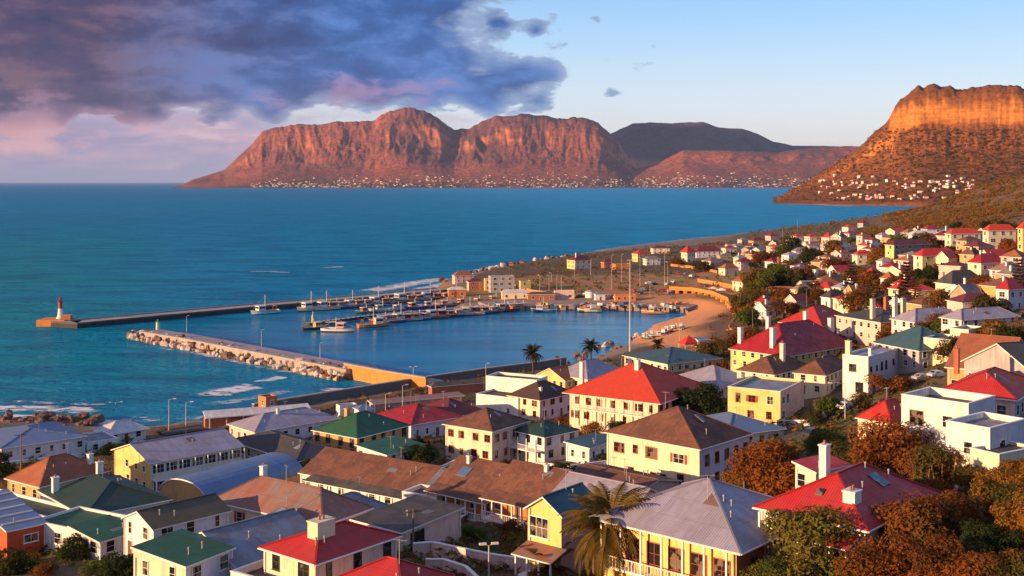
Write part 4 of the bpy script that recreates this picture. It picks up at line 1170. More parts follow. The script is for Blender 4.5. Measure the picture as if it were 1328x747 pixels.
    for name, label, u, vb, wp, yaw, ra, h, kw in [
        ('twin_house', 'cream two-storey house with a red roof on the point, left of a pair', 1037, 317, 17, 20, .8, 6.5, dict(wall='cream', roof='red')),
        ('twin_house', 'cream two-storey house with a red roof on the point, right of a pair', 1055, 318, 18, 20, .8, 6.5, dict(wall='cream', roof='red')),
        (f, 'cottage with a vermilion hipped roof just right of the cream pair', 1077, 315, 18, 35, 1, 4, dict(wall='pink', roof='red', rise=4)),
        (f, 'small red-roofed house highest on the crest above the far point', 1104, 300, 18, 25, .8, 4, dict(wall='white', roof='scarlet', rise=3)),
        (f, 'crimson-roofed house at the end of the crest beside the water', 1122, 294, 15, 30, .8, 3.5, dict(wall='grey', roof='crimson', rise=3)),
        ('long_building', 'long low building with a pale pink flat roof below the cream pair', 1085, 324, 36, 8, .35, 4, dict(wall='pink', roof='lavender', rtype='flat')),
        (f, 'white gabled cottage in front of the long pink roof', 1073, 333, 14, 45, .9, 4.5, dict(wall='white', roof='grey', rtype='gable', rise=3)),
        (f, 'crimson-roofed cottage right of the white gable below the pink roof', 1090, 332, 19, 40, .9, 3.5, dict(wall='pink', roof='crimson', rise=3)),
        (f, 'low house with a long grey roof left of the white gable', 1047, 333, 36, 12, .4, 3.6, dict(wall='white', roof='grey', rise=2.6)),
        (f, 'white cottage with a lilac roof behind the small yellow cube', 1028, 338, 24, 30, .7, 3.5, dict(wall='white', roof='lavender', rise=2)),
        (f, 'cottage with a salmon tiled roof in the middle of the far slope', 1057, 345, 32, 40, .8, 3.4, dict(wall='pink', roof='terracotta', rise=2.6)),
        ('cube_house', 'bright yellow cube with a little brick stack among dark trees', 1013, 354, 16, 12, .8, 5.5, dict(wall='yellow', roof='terracotta', rtype='flat', chim=((2.5, 2.5, 1.5, 1.5, 5, 9, 'brick'),))),
        (f, 'white and pink cottage with a grey lid roof above the dark trees', 1066, 361, 24, 30, .8, 4.5, dict(wall='white', wallB='pink', roof='grey', rtype='flat')),
        (f, 'pinkish cottage with an orange roof beside the white and pink one', 1085, 359, 24, 45, .9, 5, dict(wall='pink', roof='rust', rise=2.4)),
        (f, 'cottage with a broad crimson hip left of the long ochre flats', 1125, 338, 30, 45, .9, 3, dict(wall='pink', roof='crimson', rise=3)),
        (f, 'white cottage tucked behind the broad crimson hip', 1134, 329, 17, 35, .8, 4, dict(wall='white', roof='grey', rise=2)),
        (f, 'pale house on the slope just left of the end of the ochre flats', 1147, 315, 17, 30, .8, 5, dict(wall='white', wallB='pink', roof='lavender', rise=2)),
        (f, 'low lilac-roofed cottage at the foot of the ochre flats', 1151, 348, 22, 20, .6, 3.5, dict(wall='white', roof='lavender', rise=2)),
        (f, 'red-roofed white cottage among the tall pines, left of two', 1136, 369, 28, 35, .8, 4, dict(wall='white', roof='red', rise=3)),
        (f, 'orange-roofed white cottage among the tall pines, right of two', 1156, 376, 22, 45, .9, 4.5, dict(wall='white', roof='terracotta', rise=2.6)),
        (f, 'salmon gable at the head of the village left of the cream pair', 1006, 325, 15, 50, 1, 5, dict(wall='pink', roof='terracotta', rtype='gable', rise=3)),
        (f, 'red-roofed house by the water left of the cream pair', 1003, 312, 17, 25, .8, 4, dict(wall='pink', roof='crimson', rise=3)),
        ('flats', 'three-storey cream flats with a red roof, left block of the upper row', 1253, 327, 46, 14, .3, 9, dict(wall='cream', roof='scarlet', rise=2.6, wsize=(1.5, 1.5))),
        ('flats', 'three-storey cream flats with a red roof, right block of the upper row', 1300, 326, 42, 12, .3, 8.6, dict(wall='cream', roof='scarlet', rise=2.6, wsize=(1.5, 1.5))),
        ('flats', 'three-storey cream flats cut by the right edge of the picture', 1340, 326, 32, 10, .35, 8.6, dict(wall='yellow', roof='scarlet', rise=2.6, wsize=(1.5, 1.5))),
        ('flats', 'long ochre flats with a dark red roof and a yellow end wall', 1186, 340, 68, 28, .22, 8.6, dict(wall='yellow', wallB='stone', roof='maroon', rise=2.6, wsize=(1.3, 1.5))),
        ('flats', 'lower cream block with a bright red roof before the ochre flats', 1220, 347, 60, 20, .3, 4.8, dict(wall='cream', wallB='yellow', roof='red', rise=3.0)),
        ('hall_house', 'pale house with a wide white-lavender roof behind the ochre flats', 1202, 313, 44, 10, .4, 4, dict(wall='white', roof='white', rise=2.8)),
        ('villa', 'cream villa with a red hipped roof beside the dark car park', 1288, 364, 50, 24, .5, 6, dict(wall='cream', wallB='pink', roof='crimson', rise=3.2, chim=((3, 3, .8, .6, 6, 10),))),
        ('villa', 'low cream house under a big grey hipped roof above the dark trees', 1256, 384, 66, 22, .5, 4, dict(wall='cream', wallB='pink', roof='slate', rise=4.2)),
        ('villa', 'white house with a red roof at the right edge above the lilac houses', 1316, 405, 36, 30, .6, 6, dict(wall='white', wallB='lilac', roof='crimson', rise=2.8)),
        ('long_building', 'long low cream building left of the brown-roofed yellow house', 1014, 386, 38, -8, .3, 4, dict(wall='cream', roof='terracotta', rise=1.4)),
        ('villa', 'yellow house with a brown roof at the end of the long cream building', 1043, 391, 26, 20, .7, 5, dict(wall='yellow', roof='rust', rise=2.6)),
        (f, 'cottage with a slate-blue hipped roof behind the bright red roof', 1086, 398, 34, 25, .6, 3.6, dict(wall='white', roof='slate', rise=3)),
        ('villa', 'pale yellow house behind the mansion, beside the chimney stacks', 1109, 412, 30, 25, .7, 5, dict(wall='cream', roof='darkbrown', rtype='flat')),
        ('tower_house', 'cream tower-like house with a bright red pyramid roof by the sea', 894, 341, 18, 30, .9, 7.5, dict(wall='cream', roof='red', rise=5, over=.8)),
        ('long_building', 'long crimson roof with dormers right of the red-roofed tower', 919, 334, 38, 12, .4, 4.5, dict(wall='lilac', roof='maroon', rise=4)),
        (f, 'house with a red roof and cream front, left of the red-roofed tower', 857, 329, 24, 8, .5, 4.5, dict(wall='cream', roof='maroon', rise=2)),
        (f, 'house with a pink and grey roof below the long crimson roof', 926, 345, 27, 35, .7, 3.4, dict(wall='pink', roof='rust', rise=2.2)),
        (f, 'cream cottage with an orange roof on the slope above the viaduct, farther of two', 947, 357, 26, 28, .6, 4, dict(wall='cream', roof='terracotta', rise=3)),
        (f, 'cream cottage with an orange roof on the slope above the viaduct, nearer of two', 972, 377, 38, 32, .6, 4.5, dict(wall='cream', wallB='pink', roof='terracotta', rise=3.6)),
        (f, 'pale yellow box house among bushes right of the orange-roofed cottages', 980, 344, 11, 20, .8, 5, dict(wall='yellow', roof='grey', rtype='flat')),
        (f, 'small white flat house beside the pale yellow box', 996, 346, 18, 10, .5, 3.6, dict(wall='white', roof='lavender', rtype='flat')),
        (f, 'pinkish white flat house near the sea, right of the long crimson roof', 948, 324, 13, 20, .7, 4, dict(wall='white', roof='lavender', rtype='flat')),
        (f, 'grey and pink cottage by the water at the foot of the point', 965, 317, 14, 25, .8, 4, dict(wall='pink', roof='grey', rise=2)),
        (f, 'red-brown roof among shrubs near the sea right of the pink cottage', 984, 317, 22, 20, .6, 3, dict(wall='ochre', roof='maroon', rise=3)),
        ('villa', 'sunlit yellow house with a maroon roof alone on the harbour point', 752, 349, 32, 32, .7, 6, dict(wall='yellow', wallB='cream', roof='maroon', rise=3.4, chim=((3, 3, .9, .7, 6, 11),))),
        (f, 'yellow house with a red hipped roof at the root of the point', 832, 340, 22, 25, .8, 6, dict(wall='yellow', roof='red', rise=3)),
        (f, 'white cottage just right of the red-hipped yellow house', 846, 344, 22, 15, .6, 4.5, dict(wall='white', wallB='lilac', roof='grey', rise=2)),
        (f, 'orange and white shed by the dirt road behind the harbour', 807, 350, 24, 15, .6, 4, dict(wall='orange', roof='white', rtype='flat')),
        (f, 'dark purple-roofed shed between the point house and the orange shed', 788, 348, 16, 20, .8, 4, dict(wall='brick', roof='maroon', rise=3)),
        ('quay_shed', 'grey three-storey harbour building with dark windows', 650, 379, 34, 12, .5, 9, dict(wall='grey', roof='steel', rtype='flat', wsize=(1.6, 1.5))),
        ('quay_shed', 'narrow yellow building against the grey harbour building', 632, 377, 9, 12, 1, 7, dict(wall='yellow', roof='terracotta', rtype='flat')),
        ('quay_shed', 'red and pink boathouse left of the grey harbour building', 616, 377, 22, 15, .6, 5, dict(wall='pink', wallB='brick', roof='maroon', rise=2)),
        ('quay_shed', 'low building with an orange roof at the seaward end of the harbour', 600, 367, 28, 18, .5, 4.5, dict(wall='pink', roof='terracotta', rise=2.6)),
        ('quay_shed', 'sunlit yellow block right of the grey harbour building', 680, 378, 17, 18, .8, 6, dict(wall='yellow', roof='rust', rtype='flat')),
        ('quay_shed', 'orange-fronted white shed near the boats at the quay', 592, 385, 24, 10, .5, 4, dict(wall='orange', roof='white', rise=1.4)),
        ('quay_shed', 'pale-roofed fish shed at the water behind the mooring jetty', 668, 388, 36, 6, .35, 3.6, dict(wall='cream', roof='white', rise=1.5)),
        ('quay_shed', 'long low dark shed at the end of the fish quay', 702, 390, 36, 4, .3, 3.4, dict(wall='brick', roof='tar', rise=1.2)),
        ('quay_shed', 'white shed with a pink front on the fish quay', 732, 388, 26, 4, .4, 4.5, dict(wall='pink', roof='white', rtype='flat')),
        ('quay_shed', 'orange flat building facing the harbour near the beach', 811, 391, 28, 6, .4, 3.6, dict(wall='orange', roof='terracotta', rtype='flat')),
        ('quay_shed', 'pink and white kiosk on the quay by the dark van', 778, 390, 14, 10, .7, 3.4, dict(wall='white', roof='steel', rise=1.2)),
    ]:
        kw.setdefault('cat', {'flats': 'flats', 'quay_shed': 'harbour building'}.get(name, 'house'))
        mid(name, label, u, vb, wp, yaw, ra, h, **kw)
def infill():
    rg = random.Random(12)
    used = [(o.location.x, o.location.y) for o in COL.objects if o.parent is None and o.get('category')]
    cols = [('stone', 'grey', 'tan', 'grey'), ('cream', 'red', 'cream', 'red'), ('ochre', 'brown', 'ochre', 'brown'), ('pink', 'maroon', 'pinkish', 'maroon'), ('pink', 'terracotta', 'pinkish', 'orange'), ('white', 'crimson', 'white', 'crimson'), ('cream', 'lavender', 'cream', 'mauve'), ('lilac', 'rust', 'lilac', 'faded pink'), ('ochre', 'maroon', 'ochre', 'maroon')]
    n = 0; tries = 0
    while n < 92 and tries < 9000:
        tries += 1
        u = rg.uniform(930, 1326); v = rg.uniform(306, 415)
        if v < 326 - (u - 900) * .09 or (u < 985 and v > 352): continue
        P = ground_hit(u, v)
        if P.z < 4 or P.y > 1150: continue
        if any((P.x - a) ** 2 + (P.y - b) ** 2 < 11.5 ** 2 for a, b in used): continue
        used.append((P.x, P.y)); n += 1
        w, r, wn, rn = cols[rg.randrange(len(cols))]
        mid('cottage', 'small %s cottage with a %s roof among the far village houses' % (wn, rn), u, v, rg.uniform(9, 13.5) / P.y * FOC, rg.uniform(12, 48), rg.uniform(.6, .95), rg.uniform(3.2, 5.6),
            wall=w, roof=r, rise=rg.uniform(1.6, 3), rtype=rg.choice(['hip', 'hip', 'gable']), cat='house', group='small infill cottages of the far village', chim=((2, 2, .8, .6, 4, 7.2),) if rg.random() < .4 else ())
town()
infill()
for b in HB: print('HB %-36s la %5.1f lb %5.1f Y %5.0f Z %5.1f' % b)
# ================================================================ harbour
R0 = random.Random(5)
CONC = lambda: mat_wall('concrete', (.36, .32, .29), .45)
CONC_D = lambda: mat_wall('dark_concrete', (.16, .14, .13), .5)
CONC_SHADE = lambda: mat_wall('shaded_concrete', (.050, .045, .045), .5)  # pier and jetty sides: their shade painted as near-black concrete
STONE_O = lambda: mat_wall('warm_stone', (.60, .235, .050), .35)

def strip_path(pts, n=1):
    P = [Vector(p) for p in pts]
    out = []
    for i in range(len(P) - 1):
        for k in range(n):
            out.append(P[i].lerp(P[i + 1], k / n))
    out.append(P[-1])
    return out

def side_dirs(P):
    D = []
    for i in range(len(P)):
        d = P[min(i + 1, len(P) - 1)] - P[max(i - 1, 0)]
        d = Vector((d.x, d.y, 0)).normalized()
        D.append(Vector((-d.y, d.x, 0)))
    return D

def solid_path(mb, P, wl, wr, z0, z1, mi=0, top=None):
    """box section following a path: wl to its left, wr to its right"""
    D = side_dirs(P)
    A = [p + d * wl for p, d in zip(P, D)]; B = [p - d * wr for p, d in zip(P, D)]
    f = lambda p, z: (p.x, p.y, z)
    for i in range(len(P) - 1):
        a0, a1, b0, b1 = A[i], A[i + 1], B[i], B[i + 1]
        mb.face([f(b0, z1), f(b1, z1), f(a1, z1), f(a0, z1)], mi if top is None else top)
        mb.face([f(b0, z0), f(b1, z0), f(b1, z1), f(b0, z1)], mi)
        mb.face([f(a1, z0), f(a0, z0), f(a0, z1), f(a1, z1)], mi)
    for i in (0, -1):
        mb.face([f(A[i], z0), f(B[i], z0), f(B[i], z1), f(A[i], z1)], mi)

def drape(name, P, w, mat, up=.05, kind='structure', nx=4):
    """a strip of road or track laid over the ground"""
    D = side_dirs(P)
    mb = MB(); acc = 0
    rows = []
    for i, (p, d) in enumerate(zip(P, D)):
        if i: acc += (p - P[i - 1]).length
        zs = [gz(p.x + d.x * w * (k / nx - .5), p.y + d.y * w * (k / nx - .5)) for k in range(nx + 1)]
        z = max(zs) if nx <= 2 else None
        rows.append([(p.x + d.x * w * (k / nx - .5), p.y + d.y * w * (k / nx - .5), (z if z is not None else zs[k]) + up) for k in range(nx + 1)])
    for i in range(len(rows) - 1):
        for k in range(nx):
            mb.face([rows[i][k], rows[i + 1][k], rows[i + 1][k + 1], rows[i][k + 1]])
    o = mb.build(name, mat)
    return tag(o, kind=kind)

PIER_PX = [(66, 424), (100, 426), (330, 404), (400, 398), (500, 389), (580, 381)]
PIER = [on_z(u, v, 0) for u, v in PIER_PX]
BW = [on_z(u, v, 0) for u, v in [(186, 440), (240, 449), (300, 461), (400, 481), (455, 492)]]
JET = [on_z(u, v, 0) for u, v in [(402, 424), (480, 414), (560, 407), (640, 400), (690, 397)]]

def harbour():
    p = thing('pier', 'long dark harbour pier reaching left to the red and white light', 'pier', PIER[0])
    loc = PIER[0]
    P = [q - loc for q in strip_path(PIER, 3)]
    m = MB(); solid_path(m, P, 9, 0, -3, 2.5, 0, 1); m.build('deck', [CONC_SHADE(), CONC()], p)
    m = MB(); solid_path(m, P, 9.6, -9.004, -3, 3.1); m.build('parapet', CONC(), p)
    m = MB(); solid_path(m, P, -.002, .2, 1.9, 2.2)
    m.build('wale', CONC_D(), p)
    head = MB(); head.box(-7, 1, -3, 5.5, 13, 2.9); head.build('pier_head', STONE_O(), p)
    # the light at its end
    lx = on_z(76, 415, 2.9)
    t = thing('lighthouse', 'red and white harbour light at the end of the long pier', 'lighthouse', (PIER[0].x + 1.5, PIER[0].y + 7, 2.9))
    m = MB(); m.tube([(0, 0, 0), (0, 0, .8), (0, 0, .81), (0, 0, 4.6)], [1.7, 1.7, 1.25, .95], 14); m.build('tower', TRIM(), t)
    m = MB(); m.tube([(0, 0, 4.6), (0, 0, 7.6)], [.96, .82], 14); m.build('red_band', mat_plain('red_paint', (.35, .03, .02)), t)
    m = MB(); m.tube([(0, 0, 7.6), (0, 0, 7.75)], [1.35, 1.35], 14)
    for k in range(10):
        a = k * math.pi / 5
        m.bar((1.25 * math.cos(a), 1.25 * math.sin(a), 7.75), (1.25 * math.cos(a), 1.25 * math.sin(a), 8.6), .06)
    m.build('gallery', mat_plain('red_paint', (.35, .03, .02)), t)
    m = MB(); m.tube([(0, 0, 7.76), (0, 0, 9.2)], [.6, .6], 10); m.build('lantern', mat_glass(), t)
    m = MB(); m.tube([(0, 0, 9.2), (0, 0, 9.25), (0, 0, 10.1)], [.6, .8, .05], 10); m.build('dome', mat_plain('red_paint', (.35, .03, .02)), t)
    st = thing('harbour_hut', 'low dark red hut on the pier head beside the light', 'hut', (PIER[0].x + 5.5, PIER[0].y + 5, 2.6))
    m = MB(); m.box(-1.8, -1.4, 0, 1.8, 1.4, 2.1); m.build('wall', W('brick'), st)
    m = MB(); m.box(-2, -1.6, 2.103, 2, 1.6, 2.3); m.build('roof', CONC(), st)

    # rubble breakwater
    b = thing('breakwater', 'rubble breakwater with a paved crest, armoured with pale blocks', 'breakwater', BW[0])
    loc = BW[0]
    P = [q - loc for q in strip_path(BW, 4)]
    m = MB(); solid_path(m, P, 8.5, -2.5, -3, 3.2); m.build('crest', mat_wall('mauve_concrete', (.34, .29, .30), .4), b)
    m = MB(); solid_path(m, P, -2.0, -1.2, -3, 3.55); m.build('parapet', CONC(), b)
    m = MB(); solid_path(m, P, -1.0, 4.0, -3, .8); m.build('rubble_core', CONC_D(), b)
    w = thing('quay_wall', 'bright orange stone wall joining the breakwater to the shore', 'wall', on_z(446, 487, 0))
    q = [on_z(u, v, 0) - w.location for u, v in [(446, 490), (500, 501), (552, 510)]]
    m = MB(); solid_path(m, strip_path(q, 6), 1.0, 0, -3, 4.6); m.build('wall_face', STONE_O(), w)
    m = MB(); solid_path(m, strip_path(q, 6), 1.15, .15, 4.602, 4.95); m.build('coping', CONC(), w)
    m = MB(); solid_path(m, strip_path(q, 6), 8, -1.16, -3, 3.0); m.build('walkway', CONC(), w)
    # boulders
    rocks = []
    rk = [mat_wall('pale_boulder', (.50, .42, .36), .4), mat_wall('brown_boulder', (.17, .085, .055), .5)]
    for i in range(8):
        bm = bmesh.new()
        bmesh.ops.create_cube(bm, size=1)
        bmesh.ops.subdivide_edges(bm, edges=bm.edges, cuts=2, use_grid_fill=True)
        rr = random.Random(40 + i)
        for v in bm.verts:
            v.co += Vector([rr.uniform(-.11, .11) for _ in range(3)])
            v.co *= .62 + .3 / max(.4, v.co.length)
        me = bpy.data.meshes.new('boulder'); bm.to_mesh(me); bm.free()
        me.materials.append(rk[0] if i < 5 else rk[1])
        rocks.append(me)
    def boulder(x, y, z, s, label, group, rng, pale=.7):
        o = link('boulder', rocks[rng.randrange(5) if rng.random() < pale else 5 + rng.randrange(3)])
        o.location = (x, y, z); o.scale = [s * rng.uniform(.7, 1.2) for _ in range(3)]
        o.rotation_euler = [rng.uniform(-.5, .5), rng.uniform(-.5, .5), rng.uniform(0, 3)]
        tag(o, label, 'boulder', group)
    rng = random.Random(3)
    PP = strip_path(BW, 22); DD = side_dirs(PP)
    for row, (off, z, s) in enumerate([(-.1, 2.6, 1.9), (2.0, 1.4, 2.1), (4.2, .3, 2.2)]):
        for i in range(0, len(PP) - 1):
            if rng.random() < .16: continue
            p_ = PP[i] - DD[i] * (off + rng.uniform(-.7, .7)) + (PP[i + 1] - PP[i]) * rng.uniform(-.3, .3)
            boulder(p_.x, p_.y, z + rng.uniform(-.5, .5), s * rng.uniform(.5, 1.1), 'armour block on the seaward slope of the rubble breakwater', 'armour blocks of the breakwater', rng, .52)
    for k in range(9):
        a = math.pi * (.55 + .1 * k)
        boulder(BW[0].x - 1 + 5 * math.cos(a), BW[0].y + 4 + 6 * math.sin(a), rng.uniform(.2, 2), 2.4, 'armour block heaped around the tip of the rubble breakwater', 'blocks at the breakwater tip', rng)
    for k in range(80):
        u = rng.uniform(-10, 128); v = 549 + rng.uniform(-9, 7) + abs(u - 60) * .03
        q = on_z(u, v, .4)
        boulder(q.x, q.y, .5 + rng.uniform(-.5, .4), rng.uniform(.8, 2.6), 'brown shore rock in the surf by the blue-roofed house', 'shore rocks at the left', rng, .0)
    for k in range(46):
        a = rng.random()
        u = 570 + a * 180; v = 366 - a * 32 + rng.uniform(-2, 3) - 6 * math.sin(a * 3)
        q = on_z(u, v, .3)
        boulder(q.x, q.y, .4, rng.uniform(1.5, 4.2), 'dark rock along the seaward edge of the harbour point', 'rocks round the harbour point', rng, .3)
    for k in range(34):
        u = rng.uniform(690, 860); v = 478 - (u - 690) * .27 + rng.uniform(-6, 6)
        q = on_z(u, v, .3)
        boulder(q.x, q.y, .25, rng.uniform(.8, 2.4), 'low rock on the tidal shelf below the palms', 'rocks on the tidal shelf', rng, .3)

    # mooring jetty and fish quay
    j = thing('jetty', 'low mooring jetty crowded with small fishing boats', 'jetty', JET[0])
    P = [q - JET[0] for q in strip_path(JET, 4)]
    m = MB(); solid_path(m, P, 3.5, 0, .5, 1.7, 0, 1); m.build('deck', [CONC_SHADE(), CONC()], j)
    m = MB()
    for i in range(len(P) - 1):
        for k in range(3):
            q = P[i].lerp(P[i + 1], k / 3)
            m.bar((q.x, q.y + .2, -3), (q.x, q.y + .2, 2.2), .4)
    m.build('piles', mat_plain('wet_timber', (.05, .035, .028), .8), j)
    q0 = thing('fish_quay', 'straight concrete fish quay along the back of the harbour', 'quay', on_z(640, 404, 0))
    Q = [on_z(u, v, 0) - q0.location for u, v in [(636, 404), (700, 402), (780, 402), (850, 404), (893, 406)]]
    m = MB(); solid_path(m, strip_path(Q, 3), 26, 0, -3, 2.5); m.build('deck', mat_wall('quay_concrete', (.34, .22, .17), .5), q0)
    m = MB(); solid_path(m, strip_path(Q, 3), .5, .12, 2.504, 2.85); m.build('kerb', CONC(), q0)
    m = MB()
    for a in strip_path(Q, 7):
        m.bar((a.x, a.y - .3, -3), (a.x, a.y - .3, 2.3), .45)
    m.build('fender_piles', mat_plain('wet_timber', (.05, .035, .028), .8), q0)
    s = thing('seawall', 'dark stone seawall between the railway and the harbour water', 'wall', on_z(430, 524, 0))
    Q = [on_z(u, v, 0) - s.location for u, v in [(330, 541), (430, 524), (550, 504), (630, 492), (700, 483), (735, 477)]]
    m = MB(); solid_path(m, strip_path(Q, 5), 1.2, -.2, -3, 3.4); m.build('wall_face', CONC_D(), s)
    m = MB(); solid_path(m, strip_path(Q, 5), 1.35, -.05, 3.404, 3.7); m.build('coping', CONC(), s)
    # viaduct
    v = thing('viaduct', 'curving stone railway viaduct along the back of the beach', 'viaduct', on_z(900, 394, 2))
    Q = [on_z(u, w_, 2) - v.location for u, w_ in [(868, 386), (900, 388), (925, 393), (944, 402), (953, 414), (955, 428), (946, 442)]]
    Q = strip_path(Q, 6)
    Q = [Vector((q.x, q.y, 0)) for q in Q]
    st = STONE_O()
    m = MB(); solid_path(m, Q, 4, 0, 4.2, 5.2); m.build('deck', st, v)
    m = MB(); solid_path(m, Q, -.02, .3, 5.204, 6.2); m.build('parapet', st, v)
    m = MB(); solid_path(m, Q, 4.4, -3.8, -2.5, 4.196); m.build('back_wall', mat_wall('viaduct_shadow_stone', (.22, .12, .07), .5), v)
    for i in range(0, len(Q), 2):
        q = Q[i]; m = MB(); m.box(q.x - .8, q.y - .4, -3, q.x + .8, q.y + 3.4, 4.196); m.build('pier', st, v)
    # beacon, lamp posts on the breakwater
    g = thing('beacon', 'small pale green beacon tower on the breakwater tip', 'beacon', (BW[0].x + 4, BW[0].y + 6.5, 3.2))
    m = MB(); m.tube([(0, 0, 0), (0, 0, 3.2)], [.95, .75], 10); m.build('tower', mat_plain('pale_green_paint', (.42, .52, .34)), g)
    m = MB(); m.tube([(0, 0, 3.2), (0, 0, 3.35), (0, 0, 3.36), (0, 0, 4.2)], [1., 1., .4, .35], 10); m.build('lantern', mat_plain('green_paint', (.05, .22, .10)), g)
    y = thing('beacon', 'yellow marker post at the head of the mooring jetty', 'beacon', (JET[0].x + 1, JET[0].y + 1.5, 1.7))
    m = MB(); m.tube([(0, 0, 0), (0, 0, 3.4)], [.6, .5], 10); m.build('post', mat_plain('yellow_paint', (.70, .48, .05)), y)
    m = MB(); m.tube([(0, 0, 3.4), (0, 0, 5.2)], [.15, .08], 8); m.build('staff', TRIM(), y)
harbour()

# ---------------------------------------------------------------- fishing boats
_boat = {}
def paint(k):
    c = {'white': (.78, .76, .72), 'red': (.42, .03, .02), 'orange': (.60, .20, .04), 'blue': (.04, .13, .34), 'teal': (.04, .22, .24), 'dark': (.05, .045, .05), 'yellow': (.68, .46, .06), 'pink': (.62, .33, .30), 'cream': (.74, .64, .46), 'brown': (.22, .10, .05)}[k]
    return mat_plain('boat_paint_' + k, c, .4, var=.3, scale=1.5)

def boat(kind, hull, house_c, label, group, loc, rz, s=1.):
    key = (kind, hull, house_c)
    if key in _boat:
        r = copy_tree(_boat[key]); r['label'] = label
        r['group'] = group
        r.location = loc; r.rotation_euler = (0, 0, rz); r.scale = (s, s, s)
        return r
    L = 15 if kind == 'trawler' else 11.5
    B = L * .36
    r = thing('fishing_boat', label, 'boat', loc, rz, group)
    m = MB(); n = 12
    rows = []
    for i in range(n + 1):
        t = i / n; x = (t - .5) * L
        w = B / 2 * (min(1, .78 + t * 1.2) if t < .2 else (1 if t < .55 else max(.02, 1 - ((t - .55) / .45) ** 2.0)))
        sh = 1.15 + .9 * max(0, t - .45) ** 1.5 * 2.2 + .25 * (1 - t) ** 2      # sheer
        sh *= 1.25 if kind == 'trawler' else .95
        rows.append([(x + .7 * t * t, -w, sh), (x + .2 * t, -w * .86, .35), (x - .3 * t, -w * .45, -.5), (x - .3 * t, w * .45, -.5), (x + .2 * t, w * .86, .35), (x + .7 * t * t, w, sh)])
    for i in range(n):
        for k in range(5):
            m.face([rows[i][k], rows[i + 1][k], rows[i + 1][k + 1], rows[i][k + 1]], 1 if k in (1, 2, 3) else 0)
    m.face(rows[0], 0)
    m.build('hull', [paint(hull), paint('dark')], r)
    d = MB()
    for i in range(n):
        a, b = rows[i], rows[i + 1]
        z = -.42
        d.face([(a[0][0], a[0][1] * .97, a[0][2] + z), (b[0][0], b[0][1] * .97, b[0][2] + z), (b[5][0], b[5][1] * .97, b[5][2] + z), (a[5][0], a[5][1] * .97, a[5][2] + z)])
    d.build('deck', paint('brown' if kind == 'trawler' else 'pink'), r)
    g = MB()
    for i in range(n):
        for k in (0, 5):
            g.bar(rows[i][k], rows[i + 1][k], .16, .14)
    g.build('gunwale', paint('white' if hull != 'white' else 'blue'), r)
    zz = 1.0 if kind == 'trawler' else .6
    hx0, hx1 = (L * .05, L * .30) if kind == 'trawler' else (L * .0, L * .22)
    hw = B * .33; hh = 3.2 if kind == 'trawler' else 2.5
    c = MB(); c.box(hx0, -hw, zz - .3, hx1, hw, zz + hh)
    ch = c.build('wheelhouse', paint(house_c), r)
    wn = MB(); wn.box(hx0 + .2, -hw - .03, zz + hh * .58, hx1 - .2, hw + .03, zz + hh * .85); wn.box(hx1 - .02, -hw + .2, zz + hh * .58, hx1 + .03, hw - .2, zz + hh * .85)
    wn.build('window', mat_glass(), ch)
    rf = MB(); rf.box(hx0 - .4, -hw - .2, zz + hh + .003, hx1 + .3, hw + .2, zz + hh + .14)
    rf.build('cabin_roof', paint('white'), ch)
    mh = 8.5 if kind == 'trawler' else 4.2
    mm = MB(); mm.tube([(hx0 - .6, 0, zz - .3), (hx0 - .6, 0, zz + mh)], [.20, .12], 6); mm.build('mast', paint('cream'), r)
    bo = MB(); bo.tube([(hx0 - .6, 0, zz + 2.8), (-L * .40, 0, zz + 4.6 if kind == 'trawler' else zz + 2.6)], [.13, .09], 6)
    bo.bar((hx0 - .6, 0, zz + mh * .93), (L * .52, 0, zz + 1.0), .04); bo.bar((hx0 - .6, 0, zz + mh * .93), (-L * .45, 0, zz + .8), .04)
    bo.build('boom', paint('cream'), r)
    if kind == 'trawler':
        ga = MB()
        for yy in (-B * .33, B * .33):
            ga.bar((-L * .36, yy, zz - .2), (-L * .36, yy, zz + 2.6), .14)
        ga.bar((-L * .36, -B * .33, zz + 2.6), (-L * .36, B * .33, zz + 2.6), .14)
        ga.build('gantry', paint('orange'), r)
        cr = MB(); cr.box(-L * .25, -.8, zz - .3, -L * .12, .8, zz + .6); cr.build('hatch', paint('pink'), r)
    r.scale = (s, s, s)
    _boat[key] = r
    return r

